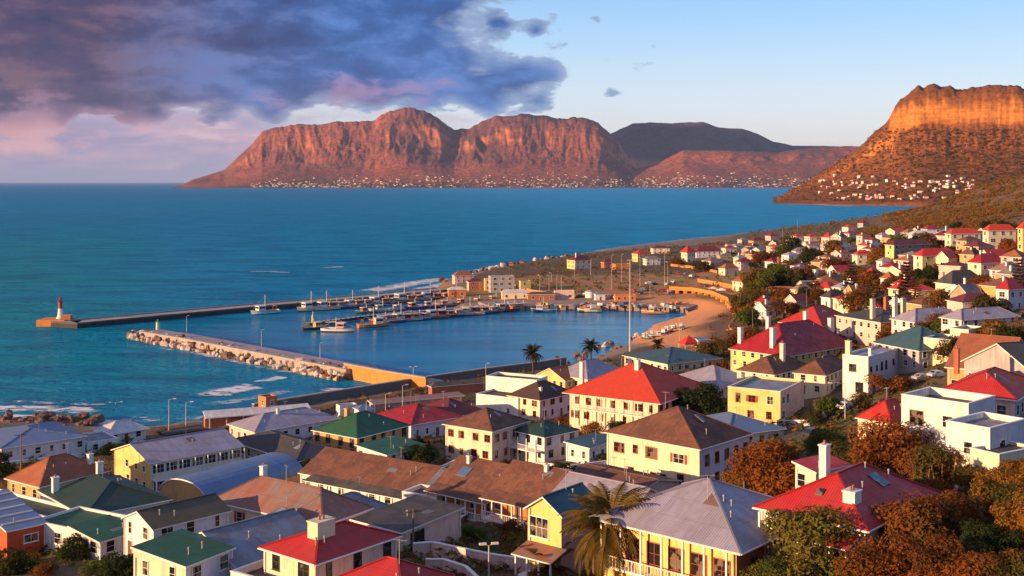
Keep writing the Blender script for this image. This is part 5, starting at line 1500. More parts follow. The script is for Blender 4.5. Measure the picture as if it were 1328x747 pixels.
def boats():
    rng = random.Random(9)
    def at(u, v): return on_z(u, v, 0)
    def go(kind, h, c, label, u, v, deg, s=1., group=None):
        p = at(u, v); boat(kind, h, c, label, group or 'fishing boats in the harbour', (p.x, p.y, 0), math.radians(deg), s)
    go('trawler', 'white', 'white', 'white trawler lying alone along the dark pier, leftmost of the moored boats', 344, 407, 222, 1.0)
    go('trawler', 'cream', 'white', 'cream trawler with a tall mast, second from the left along the pier', 404, 403, 222, 1.05)
    go('skiff', 'white', 'pink', 'small white boat at anchor in front of the jetty head', 438, 430, 350, 1.25)
    go('trawler', 'orange', 'cream', 'orange-hulled trawler glowing in the sun beside the jetty', 484, 424, 25, .95)
    go('skiff', 'dark', 'yellow', 'dark little boat tied by the yellow post at the jetty head', 408, 427, 30, 1.0)
    hulls = ['cream', 'red', 'teal', 'blue', 'brown', 'pink', 'orange']
    n = 0
    for i in range(16):
        u = 424 + i * 11.2; v = 401.5 - (u - 428) * .094
        h = hulls[(i * 3) % 7]; k = 'trawler' if i % 3 == 0 else 'skiff'
        go(k, h, ['white', 'orange', 'pink'][i % 3], '%s %s rafted in the long row against the pier' % (h, 'trawler' if k == 'trawler' else 'fishing boat'), u, v, 222 + rng.uniform(-16, 16), rng.uniform(.95, 1.2))
    for i in range(17):
        u = 498 + i * 11.2; v = 419 - (u - 500) * .098
        h = hulls[(i * 2 + 1) % 7]; k = 'trawler' if i % 4 == 2 else 'skiff'
        go(k, h, ['orange', 'pink', 'cream', 'red'][i % 4], '%s %s moored on the near side of the jetty' % (h, 'trawler' if k == 'trawler' else 'fishing boat'), u, v, 210 + rng.uniform(-24, 24), rng.uniform(.9, 1.15))
    for i in range(9):
        u = 474 + i * 21; v = 406.5 - (u - 470) * .085
        h = hulls[(i * 5 + 2) % 7]
        go('skiff', h, ['orange', 'cream', 'pink'][i % 3], '%s fishing boat moored on the far side of the jetty' % h, u, v, 215 + rng.uniform(-20, 20), rng.uniform(.9, 1.1))
    go('trawler', 'blue', 'white', 'blue trawler tied up at the straight fish quay, left of two', 705, 404.5, 182, .8)
    go('skiff', 'cream', 'white', 'cream boat tied up at the straight fish quay, right of two', 765, 404.5, 182, 1.)
    go('skiff', 'orange', 'cream', 'orange boat hauled close to the quay end by the beach', 848, 407, 175, 1.)
boats()
# ================================================================ vegetation
FOL = {
    'rust': lambda: mat_foliage('rust_foliage', (0.226, 0.081, 0.023), (0.136, 0.055, 0.017), (0.102, 0.087, 0.026)),
    'russet': lambda: mat_foliage('russet_foliage', (0.307, 0.101, 0.026), (0.173, 0.065, 0.020), (0.109, 0.048, 0.017)),
    'gold': lambda: mat_foliage('gold_foliage', (0.344, 0.155, 0.029), (0.200, 0.097, 0.023), (0.094, 0.080, 0.023)),
    'green': lambda: mat_foliage('green_foliage', (.115, .145, .026), (.060, .085, .020), (.16, .135, .030)),
    'dark': lambda: mat_foliage('dark_foliage', (0.038, 0.058, 0.020), (0.026, 0.038, 0.016), (0.072, 0.061, 0.020)),
    'pine': lambda: mat_foliage('pine_foliage', (0.070, 0.052, 0.023), (0.041, 0.038, 0.019), (0.128, 0.065, 0.023)),
}
BARK = lambda: mat_plain('bark', (.085, .055, .038), .9, var=.45, scale=3)

def leaf(mb, p, nrm, s, rng):
    ref = Vector((rng.uniform(-1, 1), rng.uniform(-1, 1), rng.uniform(-1, 1)))
    a = nrm.cross(ref)
    if a.length < 1e-3: return
    a.normalize(); b = nrm.cross(a)
    w = s * rng.uniform(.35, .55)
    mb.v += [tuple(p - a * w * .5), tuple(p + b * s * .55 + nrm * s * .12), tuple(p + a * w * .5), tuple(p - b * s * .55 + nrm * s * .12)]
    i = len(mb.v) - 4
    mb.f.append([i, i + 1, i + 2, i + 3]); mb.mi.append(0); mb.uv.append(None)

def raw_mesh(mb, name, mats):
    me = bpy.data.meshes.new(name)
    me.from_pydata(mb.v, [], mb.f)
    for m in mats: me.materials.append(m)
    me.update()
    return me

def crown_mesh(name, mat, seed, n=2600, leafs=.085, lobes=13, flat=.8, tall=1.0):
    """unit crown (about 2 wide, 1.6 high, foot at z=0): uneven lobes of small leaves"""
    rng = random.Random(seed)
    L = []
    for i in range(lobes):
        a = rng.uniform(0, 2 * math.pi); r = math.sqrt(rng.random()) * .68
        h = (.30 + rng.random() * .85 * (1 - r * .65)) * tall
        L.append((Vector((r * math.cos(a), r * math.sin(a), h)), rng.uniform(.26, .44)))
    mb = MB()
    for k in range(n):
        c, rad = L[rng.randrange(lobes)]
        d = Vector((rng.gauss(0, 1), rng.gauss(0, 1), rng.gauss(.25, 1))).normalized()
        rr = rad * (rng.random() ** .22) * rng.uniform(.86, 1.1)
        p = c + Vector((d.x * rr, d.y * rr, d.z * rr * flat))
        if p.z < .03: p.z = .03 + rng.random() * .1
        nn = (d + Vector((rng.uniform(-1, 1), rng.uniform(-1, 1), rng.uniform(-.6, 1))) * .75).normalized()
        leaf(mb, p, nn, leafs * rng.uniform(.6, 1.35), rng)
    return raw_mesh(mb, 'crown', [mat]), L

def limbs_mesh(L, seed, thick=.07):
    rng = random.Random(seed)
    mb = MB()
    mb.tube([(0, 0, -.25), (.02, 0, .12), (0, .02, .35)], [thick * 1.3, thick, thick * .8], 7)
    for c, r in L[:9]:
        m = Vector((c.x * .45, c.y * .45, .25 + c.z * .3))
        mb.tube([(0, 0, .18), m, c], [thick * .7, thick * .45, thick * .15], 5)
    return mb.mesh('trunk', BARK())

_veg = {}
def bush(kind, label, u, v, wpx, hk=1., group=None, name='bush', cat='bush', near=False, P=None, rng=random.Random(77), tree=0.):
    """u, v = foot of the plant in the photo, wpx = its width there"""
    var = rng.randrange(4)
    key = (kind, var, near)
    if key not in _veg:
        me, L = crown_mesh('crown', FOL[kind](), hash((kind, var)) % 1000 if False else sum(map(ord, kind)) + var * 7, 9000 if near else 2600, .078 if near else .12, 24 if near else 14)
        _veg[key] = (me, limbs_mesh(L, var))
    if P is None: P = ground_hit(u, v)
    w = wpx / FOC * P.y / 1.75
    r = thing(name, label, cat, (P.x, P.y, P.z - .1 + (tree * w)), rng.uniform(0, 6.28), group)
    r.scale = (w, w, w * hk)
    link('crown', _veg[key][0], r)
    link('trunk', _veg[key][1], r)
    return r

def palm(label, P, height, spread, nf=34, group=None, seed=1, leafk=(.11, .068, .020)):
    rng = random.Random(seed)
    r = thing('palm_tree', label, 'palm', P, 0, group)
    t = MB(); n = 12
    t.tube([(.12 * math.sin(i * .4), 0, height * i / n - (.5 if i == 0 else 0)) for i in range(n + 1)], [.42 if i == 0 else .30 + (.06 if i % 2 else 0) + (.14 if i > n - 2 else 0) for i in range(n + 1)], 10)
    t.build('trunk', BARK(), r)
    mb = MB()
    for k in range(nf):
        a = 2 * math.pi * k / nf * 2.618 + rng.uniform(-.2, .2)
        e = math.radians(rng.uniform(-25, 78)) if k > 6 else math.radians(rng.uniform(60, 85))
        Ln = spread * rng.uniform(.8, 1.1)
        pts = []; p = Vector((0, 0, height)); ang = e
        for i in range(11):
            pts.append(p.copy())
            p = p + Vector((math.cos(a) * math.cos(ang), math.sin(a) * math.cos(ang), math.sin(ang))) * Ln / 10
            ang -= .13 + .05 * (i / 10)
        for i in range(len(pts) - 1):
            mb.bar(pts[i], pts[i + 1], .06, .05)
        side = Vector((-math.sin(a), math.cos(a), 0))
        for i in range(22):
            f = (i + 1.2) / 23 * 10
            q = pts[int(f)].lerp(pts[min(int(f) + 1, 10)], f - int(f))
            d = (pts[min(int(f) + 1, 10)] - pts[int(f)]).normalized()
            ll = Ln * .23 * math.sin(math.pi * min(.97, .12 + f / 11)) + .1
            for sgn in (-1, 1):
                tip = q + (side * sgn * .85 + d * .65 + Vector((0, 0, -.42))).normalized() * ll
                w = d * (.05 + spread * .014)
                i0 = len(mb.v)
                mb.v += [tuple(q - w), tuple(q + w), tuple(tip)]; mb.f.append([i0, i0 + 1, i0 + 2]); mb.mi.append(0); mb.uv.append(None)
    link('crown', raw_mesh(mb, 'crown', [mat_foliage('palm_foliage_%d' % seed, leafk, (leafk[0] * .38, leafk[1] * .55, leafk[2] * .6), shade(leafk, .62))]), r)
    return r

_pine = {}
def pine(label, u, v, hpx, seed, group='tall pines on the village slope'):
    P = ground_hit(u, v)
    h = hpx / FOC * P.y
    r = thing('pine_tree', label, 'pine', (P.x, P.y, P.z - .2), seed * 1.3, group)
    k = seed % 3
    if k not in _pine:
        rng = random.Random(50 + k)
        mb = MB()
        for t in range(13):
            z = .10 + .88 * t / 12
            rad = .30 * (1 - t / 13.) ** .8 + .02
            nb = 7 if t < 10 else 4
            for b in range(nb):
                a = b * 2 * math.pi / nb + t * .7 + rng.uniform(-.2, .2)
                for q in range(15):
                    f = (q + 1) / 15 * rad * rng.uniform(.85, 1.1)
                    p = Vector((math.cos(a) * f, math.sin(a) * f, z + f * .18 + rng.uniform(-.012, .012)))
                    for w in range(2):
                        leaf(mb, p + Vector((rng.uniform(-.02, .02), rng.uniform(-.02, .02), 0)), Vector((rng.uniform(-1, 1), rng.uniform(-1, 1), 1)).normalized(), .055, rng)
        tm = MB(); tm.tube([(0, 0, 0), (0, 0, .5), (0, 0, 1)], [.022, .014, .003], 6)
        _pine[k] = (raw_mesh(mb, 'crown', [FOL['pine']()]), tm.mesh('trunk', BARK()))
    link('crown', _pine[k][0], r); link('trunk', _pine[k][1], r)
    r.scale = (h, h, h)

def plants():
    rg = random.Random(21)
    NR = True
    g1 = 'big bushes on the near hillside'
    for kind, label, u, v, w, hk in [
        ('russet', 'big rust-red bush beside the lavender roof, left of the red hillside house', 1004, 646, 112, 1.0),
        ('gold', 'golden bush behind the rust-red one, by the lane', 962, 640, 56, .9),
        ('rust', 'rust-brown bush at the left of the clump above the red hillside house', 1108, 626, 86, .95),
        ('russet', 'largest russet bush in the clump below the stark white house', 1164, 622, 112, 1.05),
        ('rust', 'rust-brown bush at the right of the clump below the stark white house', 1218, 634, 92, .95),
        ('green', 'olive bush at the corner of the lane above the clump', 1070, 588, 58, .8),
        ('dark', 'dark bush in the shade below the russet clump', 1150, 648, 70, .8),
        ('dark', 'dark bush in the shade right of the crimson roof', 1192, 655, 62, .8),
        ('green', 'bright green bush below the white porch of the hillside house', 1056, 756, 150, 1.0),
        ('green', 'bright green bush under the crimson roof of the hillside house', 1118, 732, 112, .95),
        ('green', 'yellow-green bush at the bottom edge right of the lavender roof', 1010, 772, 90, .7),
        ('rust', 'dark rust bush at the bottom edge under the lavender roof', 958, 760, 70, .7),
        ('russet', 'rust-red bush filling the bottom edge, left of the shaded gap', 1150, 775, 130, .9),
        ('rust', 'broad brown bush right of the crimson roof', 1180, 725, 130, 1.05),
        ('russet', 'red-brown bush behind the broad brown bush', 1226, 694, 92, .95),
        ('rust', 'brown bush in the middle of the hillside under the aloe spikes', 1212, 662, 74, .8),
        ('gold', 'golden bush by the right edge below the parked car', 1300, 668, 96, .95),
        ('gold', 'golden bush at the right edge, lower of two', 1334, 702, 96, .9),
        ('dark', 'dark bush in the shadow at the bottom right', 1290, 722, 86, .8),
        ('russet', 'red-brown bush at the bottom edge right of the middle', 1236, 772, 118, .9),
        ('rust', 'brown bush in the bottom right corner', 1318, 775, 110, .8),
        ('dark', 'dark bush between the red-brown bushes at the bottom', 1262, 742, 76, .8),
        ('gold', 'golden clipped hedge plant along the path on the right', 1262, 634, 54, .9),
        ('russet', 'russet shrub at the top of the path beside the parked car', 1296, 612, 50, .8),
        ('gold', 'golden shrub over the path below the cream store', 1322, 626, 60, .8),
    ]:
        bush(kind, label, u, v, w, hk, g1, near=True)
    g2 = 'garden trees and shrubs among the houses'
    for kind, label, u, v, w, hk in [
        ('dark', 'large round dark tree right of the orange-red roof', 906, 547, 74, 1.05),
        ('green', 'half-lit green shrub at the foot of the large round dark tree', 880, 545, 34, .9),
        ('dark', 'dark shrubs before the long cottage with the white posts, left', 436, 632, 44, .7),
        ('rust', 'brownish shrub before the long cottage with the white posts, right', 470, 648, 40, .7),
        ('dark', 'dark bush behind the faded villa', 392, 618, 48, .8),
        ('dark', 'dark garden bush left of the pink villa', 548, 602, 54, .8),
        ('green', 'leafy bush between the pink villa and the long cottage', 520, 592, 30, .9),
        ('dark', 'dark bush at the bottom left below the vermilion cottage', 92, 726, 52, .9),
        ('green', 'green bush before the courtyard house', 122, 716, 40, .9),
        ('dark', 'wide dark bush at the bottom edge left of the white cube house', 166, 754, 70, .8),
        ('green', 'green bush at the bottom edge left of the white cube house', 128, 750, 48, .8),
        ('dark', 'dark bush in the bottom left corner', 20, 744, 60, .8),
        ('rust', 'brown bush at the bottom left by the vermilion cottage', 56, 748, 44, .7),
        ('dark', 'dark tree at the left edge beside the long white house', 2, 622, 40, 1.4),
        ('rust', 'brown bush beside the small pale pavilion', 166, 572, 38, .7),
        ('dark', 'dark garden bush under the terrace row verandahs', 592, 668, 36, .8),
        ('rust', 'reddish climbing bush on the terrace row verandah', 640, 672, 44, .7),
        ('dark', 'dark bush on the lawn below the terrace row', 690, 722, 46, .8),
        ('green', 'low green bush on the far side of the lawn', 614, 700, 40, .7),
        ('rust', 'reddish bush at the foot of the cream gabled cottage', 660, 690, 34, .8),
        ('dark', 'dark bush at the gate of the curved garden wall', 560, 702, 40, .8),
        ('rust', 'brown bush before the grand orange-roofed house, left', 738, 558, 36, .9),
        ('gold', 'golden bush before the grand orange-roofed house, middle', 768, 566, 36, .8),
        ('dark', 'dark bush before the grand orange-roofed house, right', 806, 562, 34, .8),
        ('green', 'pale green tree beside the lane behind the yellow flats', 1074, 545, 38, 1.3),
        ('russet', 'russet bush below the tall white house', 1152, 514, 60, .8),
        ('rust', 'brown bush left of the russet bush below the tall white house', 1118, 530, 40, .8),
        ('gold', 'golden bush before the ochre house on the right', 1200, 520, 40, .7),
        ('dark', 'dark bush behind the low white terrace block', 1300, 545, 50, .9),
        ('dark', 'dark hedge bush right of the yellow flats', 1056, 552, 36, .8),
        ('gold', 'golden shrub on the bank right of the lilac houses', 1290, 438, 52, .7),
        ('rust', 'brown shrub in front of the big pale yellow house', 855, 612, 30, .6),
        ('rust', 'brown shrub at the railing of the lavender-roofed house', 790, 640, 26, .6),
        ('dark', 'black-green tree behind the lilac houses, left', 1214, 404, 30, 1.1),
        ('dark', 'black-green tree behind the lilac houses, middle', 1248, 404, 34, 1.1),
        ('dark', 'black-green tree behind the lilac houses, right', 1268, 402, 26, 1.0),
        ('dark', 'dark tree below the small yellow cube, left', 1004, 372, 34, .9),
        ('dark', 'dark tree below the small yellow cube, middle', 1030, 370, 36, .9),
        ('dark', 'dark tree below the small yellow cube, right', 1060, 374, 30, .9),
        ('rust', 'brown tree right of the small yellow cube', 1034, 352, 28, .9),
        ('dark', 'dark tree on the slope above the cream flats, left', 1240, 298, 18, .9),
        ('dark', 'dark tree on the slope above the cream flats, right', 1278, 297, 18, .9),
        ('dark', 'dark tree behind the long ochre flats at right', 1312, 302, 20, .9),
        ('rust', 'brown tree under the red roof among the pines', 1118, 388, 34, 1.0),
        ('dark', 'dark tree before the low cream flats', 1228, 362, 36, .9),
        ('rust', 'brown tree at the corner of the dark car park', 1254, 360, 22, 1.0),
        ('rust', 'brown bush under the red-roofed tower house', 880, 345, 24, .7),
        ('dark', 'dark hedge under the pink and grey roof on the point', 914, 352, 36, .6),
        ('rust', 'brown scrub bush right of the cream orange-roofed cottages', 1000, 366, 34, .9),
        ('dark', 'dark bush beside the teal market building', 872, 482, 36, .7),
        ('rust', 'brown bush between the market building and the mansion', 926, 462, 44, .8),
        ('rust', 'brown bush at the left foot of the mansion', 936, 482, 30, .8),
    ]:
        bush(kind, label, u, v, w, hk, g2)
    # unremarkable bushes dotted about the village: nothing tells one from the next
    n = 0
    HP = [(o.location.x, o.location.y) for o in COL.objects if o.parent is None and o.get('category') in ('house', 'flats', 'hall', 'harbour building')]
    while n < 135:
        u = rg.uniform(780, 1328); v = rg.uniform(292, 470)
        # stay inland of the beach and the shoreline
        if u < 960 and v > 318 + (960 - u) * .12: continue
        if v < 330 - (u - 960) * .10: continue
        P = ground_hit(u, v)
        if P.z < 3 or P.y > 1250: continue
        n += 1
        k = rg.choice(['rust', 'rust', 'russet', 'dark', 'dark', 'green', 'gold'])
        bush(k, 'small rounded %s bush between houses of the far village' % {'rust': 'brown', 'russet': 'russet', 'dark': 'dark', 'green': 'green', 'gold': 'golden'}[k], u, v, rg.uniform(14, 34) * (1 + (v - 300) / 220), rg.uniform(.7, 1.1), 'small bushes of the far village')
    n = 0
    while n < 84:
        u = rg.uniform(0, 1000); v = rg.uniform(560, 720)
        P = ground_hit(u, v)
        if P.z < 4: continue
        n += 1
        k = rg.choice(['rust', 'dark', 'dark', 'green'])
        bush(k, 'small %s garden shrub between the near roofs' % {'rust': 'brown', 'dark': 'dark', 'green': 'green'}[k], u, v, rg.uniform(14, 30), rg.uniform(.6, .9), 'small shrubs between the near roofs')
    for i, (u, v, h, l) in enumerate([(1104, 392, 52, 'tall dark pine left of the two among the red roofs'), (1176, 398, 58, 'tall pine right of the red roofs, before the grey hip'), (1188, 402, 40, 'shorter pine standing close to the tall one by the grey hip'),
                                       (1322, 392, 56, 'tall pine at the right edge beside the cream villa'), (1060, 398, 34, 'small pine behind the slate-blue roof'), (1128, 398, 34, 'small pine between red and orange roofs')]):
        pine(l, u, v, h, i)
    # palms
    for i, (u, v, vt, sp, l) in enumerate([(691, 490, 459, 4.6, 'bushy palm left of two behind the white modernist block'), (766, 474, 450, 4.2, 'dark bushy palm between the shelf and the grey roof'), (853, 465, 447, 3.4, 'small palm on the edge of the beach')]):
        P = ground_hit(u, v)
        palm(l, (P.x, P.y, P.z), max(2.5, (v - vt) / FOC * P.y), sp, 40, 'palms by the harbour', 3 + i, (.095, .055, .018) if i != 1 else (.05, .045, .018))
    P = ground_hit(792, 760)
    palm('large feathery date palm in the foreground before the lavender roof', (P.x, P.y, P.z), (760 - 684) / FOC * P.y, 60 / FOC * P.y * 1.3, 96, None, 9, (.22, .135, .034))
    P = ground_hit(712, 752)
    palm('low spreading palm at the bottom edge left of the large date palm', (P.x, P.y, P.z), 1.2, 3.4, 34, None, 10, (.26, .12, .025))
    P = ground_hit(546, 595)
    palm('small dark palm in the garden left of the pink villa', (P.x, P.y, P.z), 2.6, 3.0, 30, None, 11, (.06, .055, .02))
    # flowering aloe spikes
    P = ground_hit(1214, 640)
    a = thing('aloe', 'clump of tall pale flowering spikes on the near hillside', 'aloe', P)
    rr = random.Random(8)
    for k in range(16):
        x, y = rr.uniform(-2.2, 2.2), rr.uniform(-1, 1); h = rr.uniform(2.2, 4.6)
        m = MB(); m.tube([(x, y, -.3), (x + rr.uniform(-.1, .1), y, h * .5), (x + rr.uniform(-.2, .2), y, h)], [.05, .07, .02], 5)
        m.build('spike', mat_plain('aloe_spike', (.30, .15, .045), .8), a)
    for k in range(3):
        mb = MB()
        for q in range(120):
            ang = rr.uniform(0, 6.28); d = rr.uniform(.4, 1.3)
            p = Vector(((k - 1) * 1.4, 0, .4)); t = p + Vector((math.cos(ang) * d, math.sin(ang) * d, rr.uniform(.2, 1.3)))
            w = Vector((-math.sin(ang), math.cos(ang), 0)) * .06
            i0 = len(mb.v); mb.v += [tuple(p - w), tuple(p + w), tuple(t)]; mb.f.append([i0, i0 + 1, i0 + 2]); mb.mi.append(0); mb.uv.append(None)
        link('rosette', raw_mesh(mb, 'rosette', [FOL['gold']()]), a)
    # low fynbos cover: nobody could count it
    mats = [FOL['rust'](), FOL['gold'](), FOL['green'](), FOL['russet']()]
    mb = MB(); rr = random.Random(31)
    pts = []; hs = []
    for _ in range(26000):
        Y = math.exp(rr.uniform(math.log(45), math.log(1900)))
        X = Y * rr.uniform(-.46, .50)
        pts.append((X, Y))
    pts = np.array(pts)
    zz = terrain(pts[:, 0], pts[:, 1]); sd = shore_sd(pts[:, 0], pts[:, 1])
    clump = fbm(pts[:, 0] / 14, pts[:, 1] / 14, 3)
    for (X, Y), Z, S, c in zip(pts, zz, sd, clump):
        beach = abs(X - 80) < 50 and 420 < Y < 600 and Z < 5
        if S < 7 or c < .42 or beach or Z < 3: continue
        s = rr.uniform(.5, 1.3) * (1 + Y / 500)
        mi = rr.choice([0, 1, 1, 2, 3]) if Y > 300 else rr.choice([0, 2, 2, 3])
        for q in range(7):
            d = Vector((rr.gauss(0, 1), rr.gauss(0, 1), abs(rr.gauss(0, .8)))).normalized()
            leaf(mb, Vector((X, Y, Z + .1)) + Vector((d.x * s * .8, d.y * s * .8, d.z * s * .7)), (d + Vector((0, 0, .5))).normalized(), s * .75, rr)
            mb.mi[-1] = mi
    for _ in range(26000):
        Y = math.exp(rr.uniform(math.log(560), math.log(1900))); X = Y * rr.uniform(.2, .49)
        hs.append((X, Y))
    hp = np.array(hs); hz = terrain(hp[:, 0], hp[:, 1]); hd_ = shore_sd(hp[:, 0], hp[:, 1]); hc = fbm(hp[:, 0] / 25, hp[:, 1] / 25, 3)
    for (X, Y), Z, S, c in zip(hs, hz, hd_, hc):
        if S < 9 or Z < 22 or c < .34: continue
        s = rr.uniform(.9, 2.4) * (1 + (Y - 560) / 1200)
        mi = rr.choice([0, 0, 1, 2, 3, 3])
        for q in range(6):
            d = Vector((rr.gauss(0, 1), rr.gauss(0, 1), abs(rr.gauss(0, .8)))).normalized()
            leaf(mb, Vector((X, Y, Z + .1)) + Vector((d.x * s * .9, d.y * s * .9, d.z * s * .7)), (d + Vector((-.3, -.3, .5))).normalized(), s * .95, rr)
            mb.mi[-1] = mi
    me = raw_mesh(mb, 'fynbos_scrub', mats)
    me.polygons.foreach_set('material_index', mb.mi)
    tag(link('fynbos_scrub', me), 'low rust and green scrub covering the open slopes', 'scrub', kind='stuff')
plants()
# ================================================================ towns under the mountains
from mathutils.bvhtree import BVHTree
def hill_tree(name):
    me = bpy.data.objects[name].data
    return BVHTree.FromPolygons([tuple(v.co) for v in me.vertices], [tuple(p.vertices) for p in me.polygons])
def far_towns():
    rng = random.Random(4)
    cam0 = Vector((0, 0, CAM_H))
    def hit(tree, u, v):
        d = Vector(((u - CX) / FOC, 1, -(v - HV) / FOC)).normalized()
        return tree.ray_cast(cam0, d)[0]
    T = hill_tree('headland')
    Ls = []
    for c, r in (('white', 'terracotta'), ('cream', 'grey'), ('pink', 'crimson')):
        w = MB(); w.box(-6, -4, -4, 6, 4, 5)
        ro = MB(); 
        roof_face(ro, [(-6.5, -4.5, 5.01), (6.5, -4.5, 5.01), (3, 0, 7.6), (-3, 0, 7.6)]); roof_face(ro, [(6.5, 4.5, 5.01), (-6.5, 4.5, 5.01), (-3, 0, 7.6), (3, 0, 7.6)])
        roof_face(ro, [(-6.5, 4.5, 5.01), (-6.5, -4.5, 5.01), (-3, 0, 7.6)]); roof_face(ro, [(6.5, -4.5, 5.01), (6.5, 4.5, 5.01), (3, 0, 7.6)])
        Ls.append((w.mesh('wall', W(c)), ro.mesh('roof', Rf(r))))
    n = 0
    spots = []
    for _ in range(4000):
        if n >= 88: break
        u = rng.uniform(1050, 1262)
        row = rng.random()
        if row < .30: v = 256 + rng.uniform(-3, 3) + max(0, (u - 1180)) * .02; ok = 1085 < u < 1250
        else: v = rng.gauss(239, 5) - 0; ok = u > 1062 + (v - 230) * -.3
        if not ok or v > 262: continue
        if any(abs(u - a) < 4.2 and abs(v - b) < 2.4 for a, b in spots): continue
        p = hit(T, u, v)
        if p is None or p.y > 4300 or p.z < 4: continue
        spots.append((u, v)); n += 1
        r = thing('hillside_house', 'tiny pale house of the village at the foot of the cliffed headland', 'house', (p.x, p.y, p.z), rng.uniform(-.5, .9), 'houses below the headland cliffs')
        w, ro = Ls[rng.choice([0, 0, 1, 1, 2, 2])]
        link('wall', w, r); link('roof', ro, r)
        s = rng.uniform(.6, 1.15); r.scale = (s, s, s)
    # pale specks of the towns along the far shore, beyond counting
    trees = [hill_tree('far_mountain'), hill_tree('far_hills'), hill_tree('far_mountain_ridge')]
    mb = MB()
    for _ in range(1900):
        u = rng.uniform(325, 1200)
        dens = .35 + .65 * vnoise(np.array([u / 28.]), np.array([3.]))[0]
        if rng.random() > dens: continue
        top = 14 if u > 430 else 7
        v = 243.2 - abs(rng.gauss(0, .5)) * top
        if v < 222: continue
        best = None
        for t in trees:
            p = hit(t, u, v)
            if p and (best is None or p.y < best.y): best = p
        if best is None or best.z < 3: continue
        a = rng.uniform(8, 26); b = rng.uniform(8, 15); h = rng.uniform(4, 10)
        mb.box(best.x - a / 2, best.y - b / 2, best.z - 12, best.x + a / 2, best.y + b / 2, best.z + h, rng.choice([0, 0, 1, 2, 3, 4, 4]))
    tag(mb.build('far_town', [W('white'), W('cream'), Rf('terracotta'), W('grey'), W('stone')]), 'pale specks of the towns strung along the far shore', 'town', kind='stuff')
    mb = MB()
    for _ in range(900):
        u = rng.uniform(340, 1200); v = 243.6 - abs(rng.gauss(0, .5)) * 10
        best = None
        for t in trees:
            p = hit(t, u, v)
            if p and (best is None or p.y < best.y): best = p
        if best is None: continue
        for k in range(6):
            leaf(mb, best + Vector((rng.uniform(-14, 14), rng.uniform(-8, 8), rng.uniform(2, 12))), Vector((rng.uniform(-1, 1), rng.uniform(-1, .2), rng.uniform(0, 1))).normalized(), 16, rng)
    tag(link('far_trees', raw_mesh(mb, 'far_trees', [FOL['dark']()])), 'dark specks of trees among the far shore towns', 'trees', kind='stuff')
    mb = MB()
    for _ in range(3800):
        u = rng.uniform(1010, 1330); v = rng.uniform(168, 262)
        p = hit(T, u, v)
        if p is None or p.y > 4400 or p.z < 3: continue
        sz = rng.uniform(4, 9)
        for k in range(4):
            leaf(mb, p + Vector((rng.uniform(-5, 5), rng.uniform(-4, 4), rng.uniform(1, 4))), Vector((rng.uniform(-1, 1), rng.uniform(-1, .2), rng.uniform(0, 1))).normalized(), sz, rng)
            mb.mi[-1] = 0 if _ % 3 else 1
    me = raw_mesh(mb, 'headland_scrub', [FOL['rust'](), FOL['dark']()]); me.polygons.foreach_set('material_index', mb.mi)
    tag(link('headland_scrub', me), 'dark scrub dotted over the headland slopes', 'scrub', kind='stuff')
far_towns()

# ================================================================ poles, cars, walls, railway, odds and ends
GALV = lambda: mat_plain('galvanised', (.34, .34, .36), .5)
POLEW = lambda: mat_plain('pole_wood', (.20, .13, .09), .85)
PALE = lambda: mat_plain('pale_post', (.55, .50, .44), .6)

def street_lamp(label, u, v, hpx, arm=1.6, heads=1, turn=0., group='street lamps', mat=None):
    P = ground_hit(u, v) if not isinstance(u, Vector) else u
    h = hpx / FOC * P.y
    r = thing('street_lamp', label, 'street lamp', (P.x, P.y, P.z), turn, group)
    m = MB(); m.tube([(0, 0, -.6), (0, 0, h * .5), (0, 0, h)], [.11, .085, .06], 8); m.build('pole', mat or PALE(), r)
    for k in range(heads):
        sg = 1 if k == 0 else -1
        a = MB(); a.tube([(0, 0, h - .1), (sg * arm * .5, 0, h + .12), (sg * arm, 0, h + .15)], .045, 6); a.build('arm', mat or PALE(), r)
        b = MB(); b.box(sg * arm - .35, -.14, h + .06, sg * arm + .35, .14, h + .24); b.build('lamp_head', TRIM(), r)
    return r

def pole(label, u, v, hpx, cross=1, group='telephone poles', turn=.4):
    P = ground_hit(u, v)
    h = hpx / FOC * P.y
    r = thing('telephone_pole', label, 'telephone pole', (P.x, P.y, P.z), turn, group)
    m = MB(); m.tube([(0, 0, -.6), (0, 0, h)], [.14, .09], 8); m.build('pole', POLEW(), r)
    for k in range(cross):
        z = h - .35 - .6 * k
        c = MB(); c.box(-1.0, -.06, z, 1.0, .06, z + .12)
        for x in (-.9, -.45, .45, .9): c.tube([(x, 0, z + .12), (x, 0, z + .3)], .045, 6)
        c.build('cross_arm', POLEW(), r)
    return r

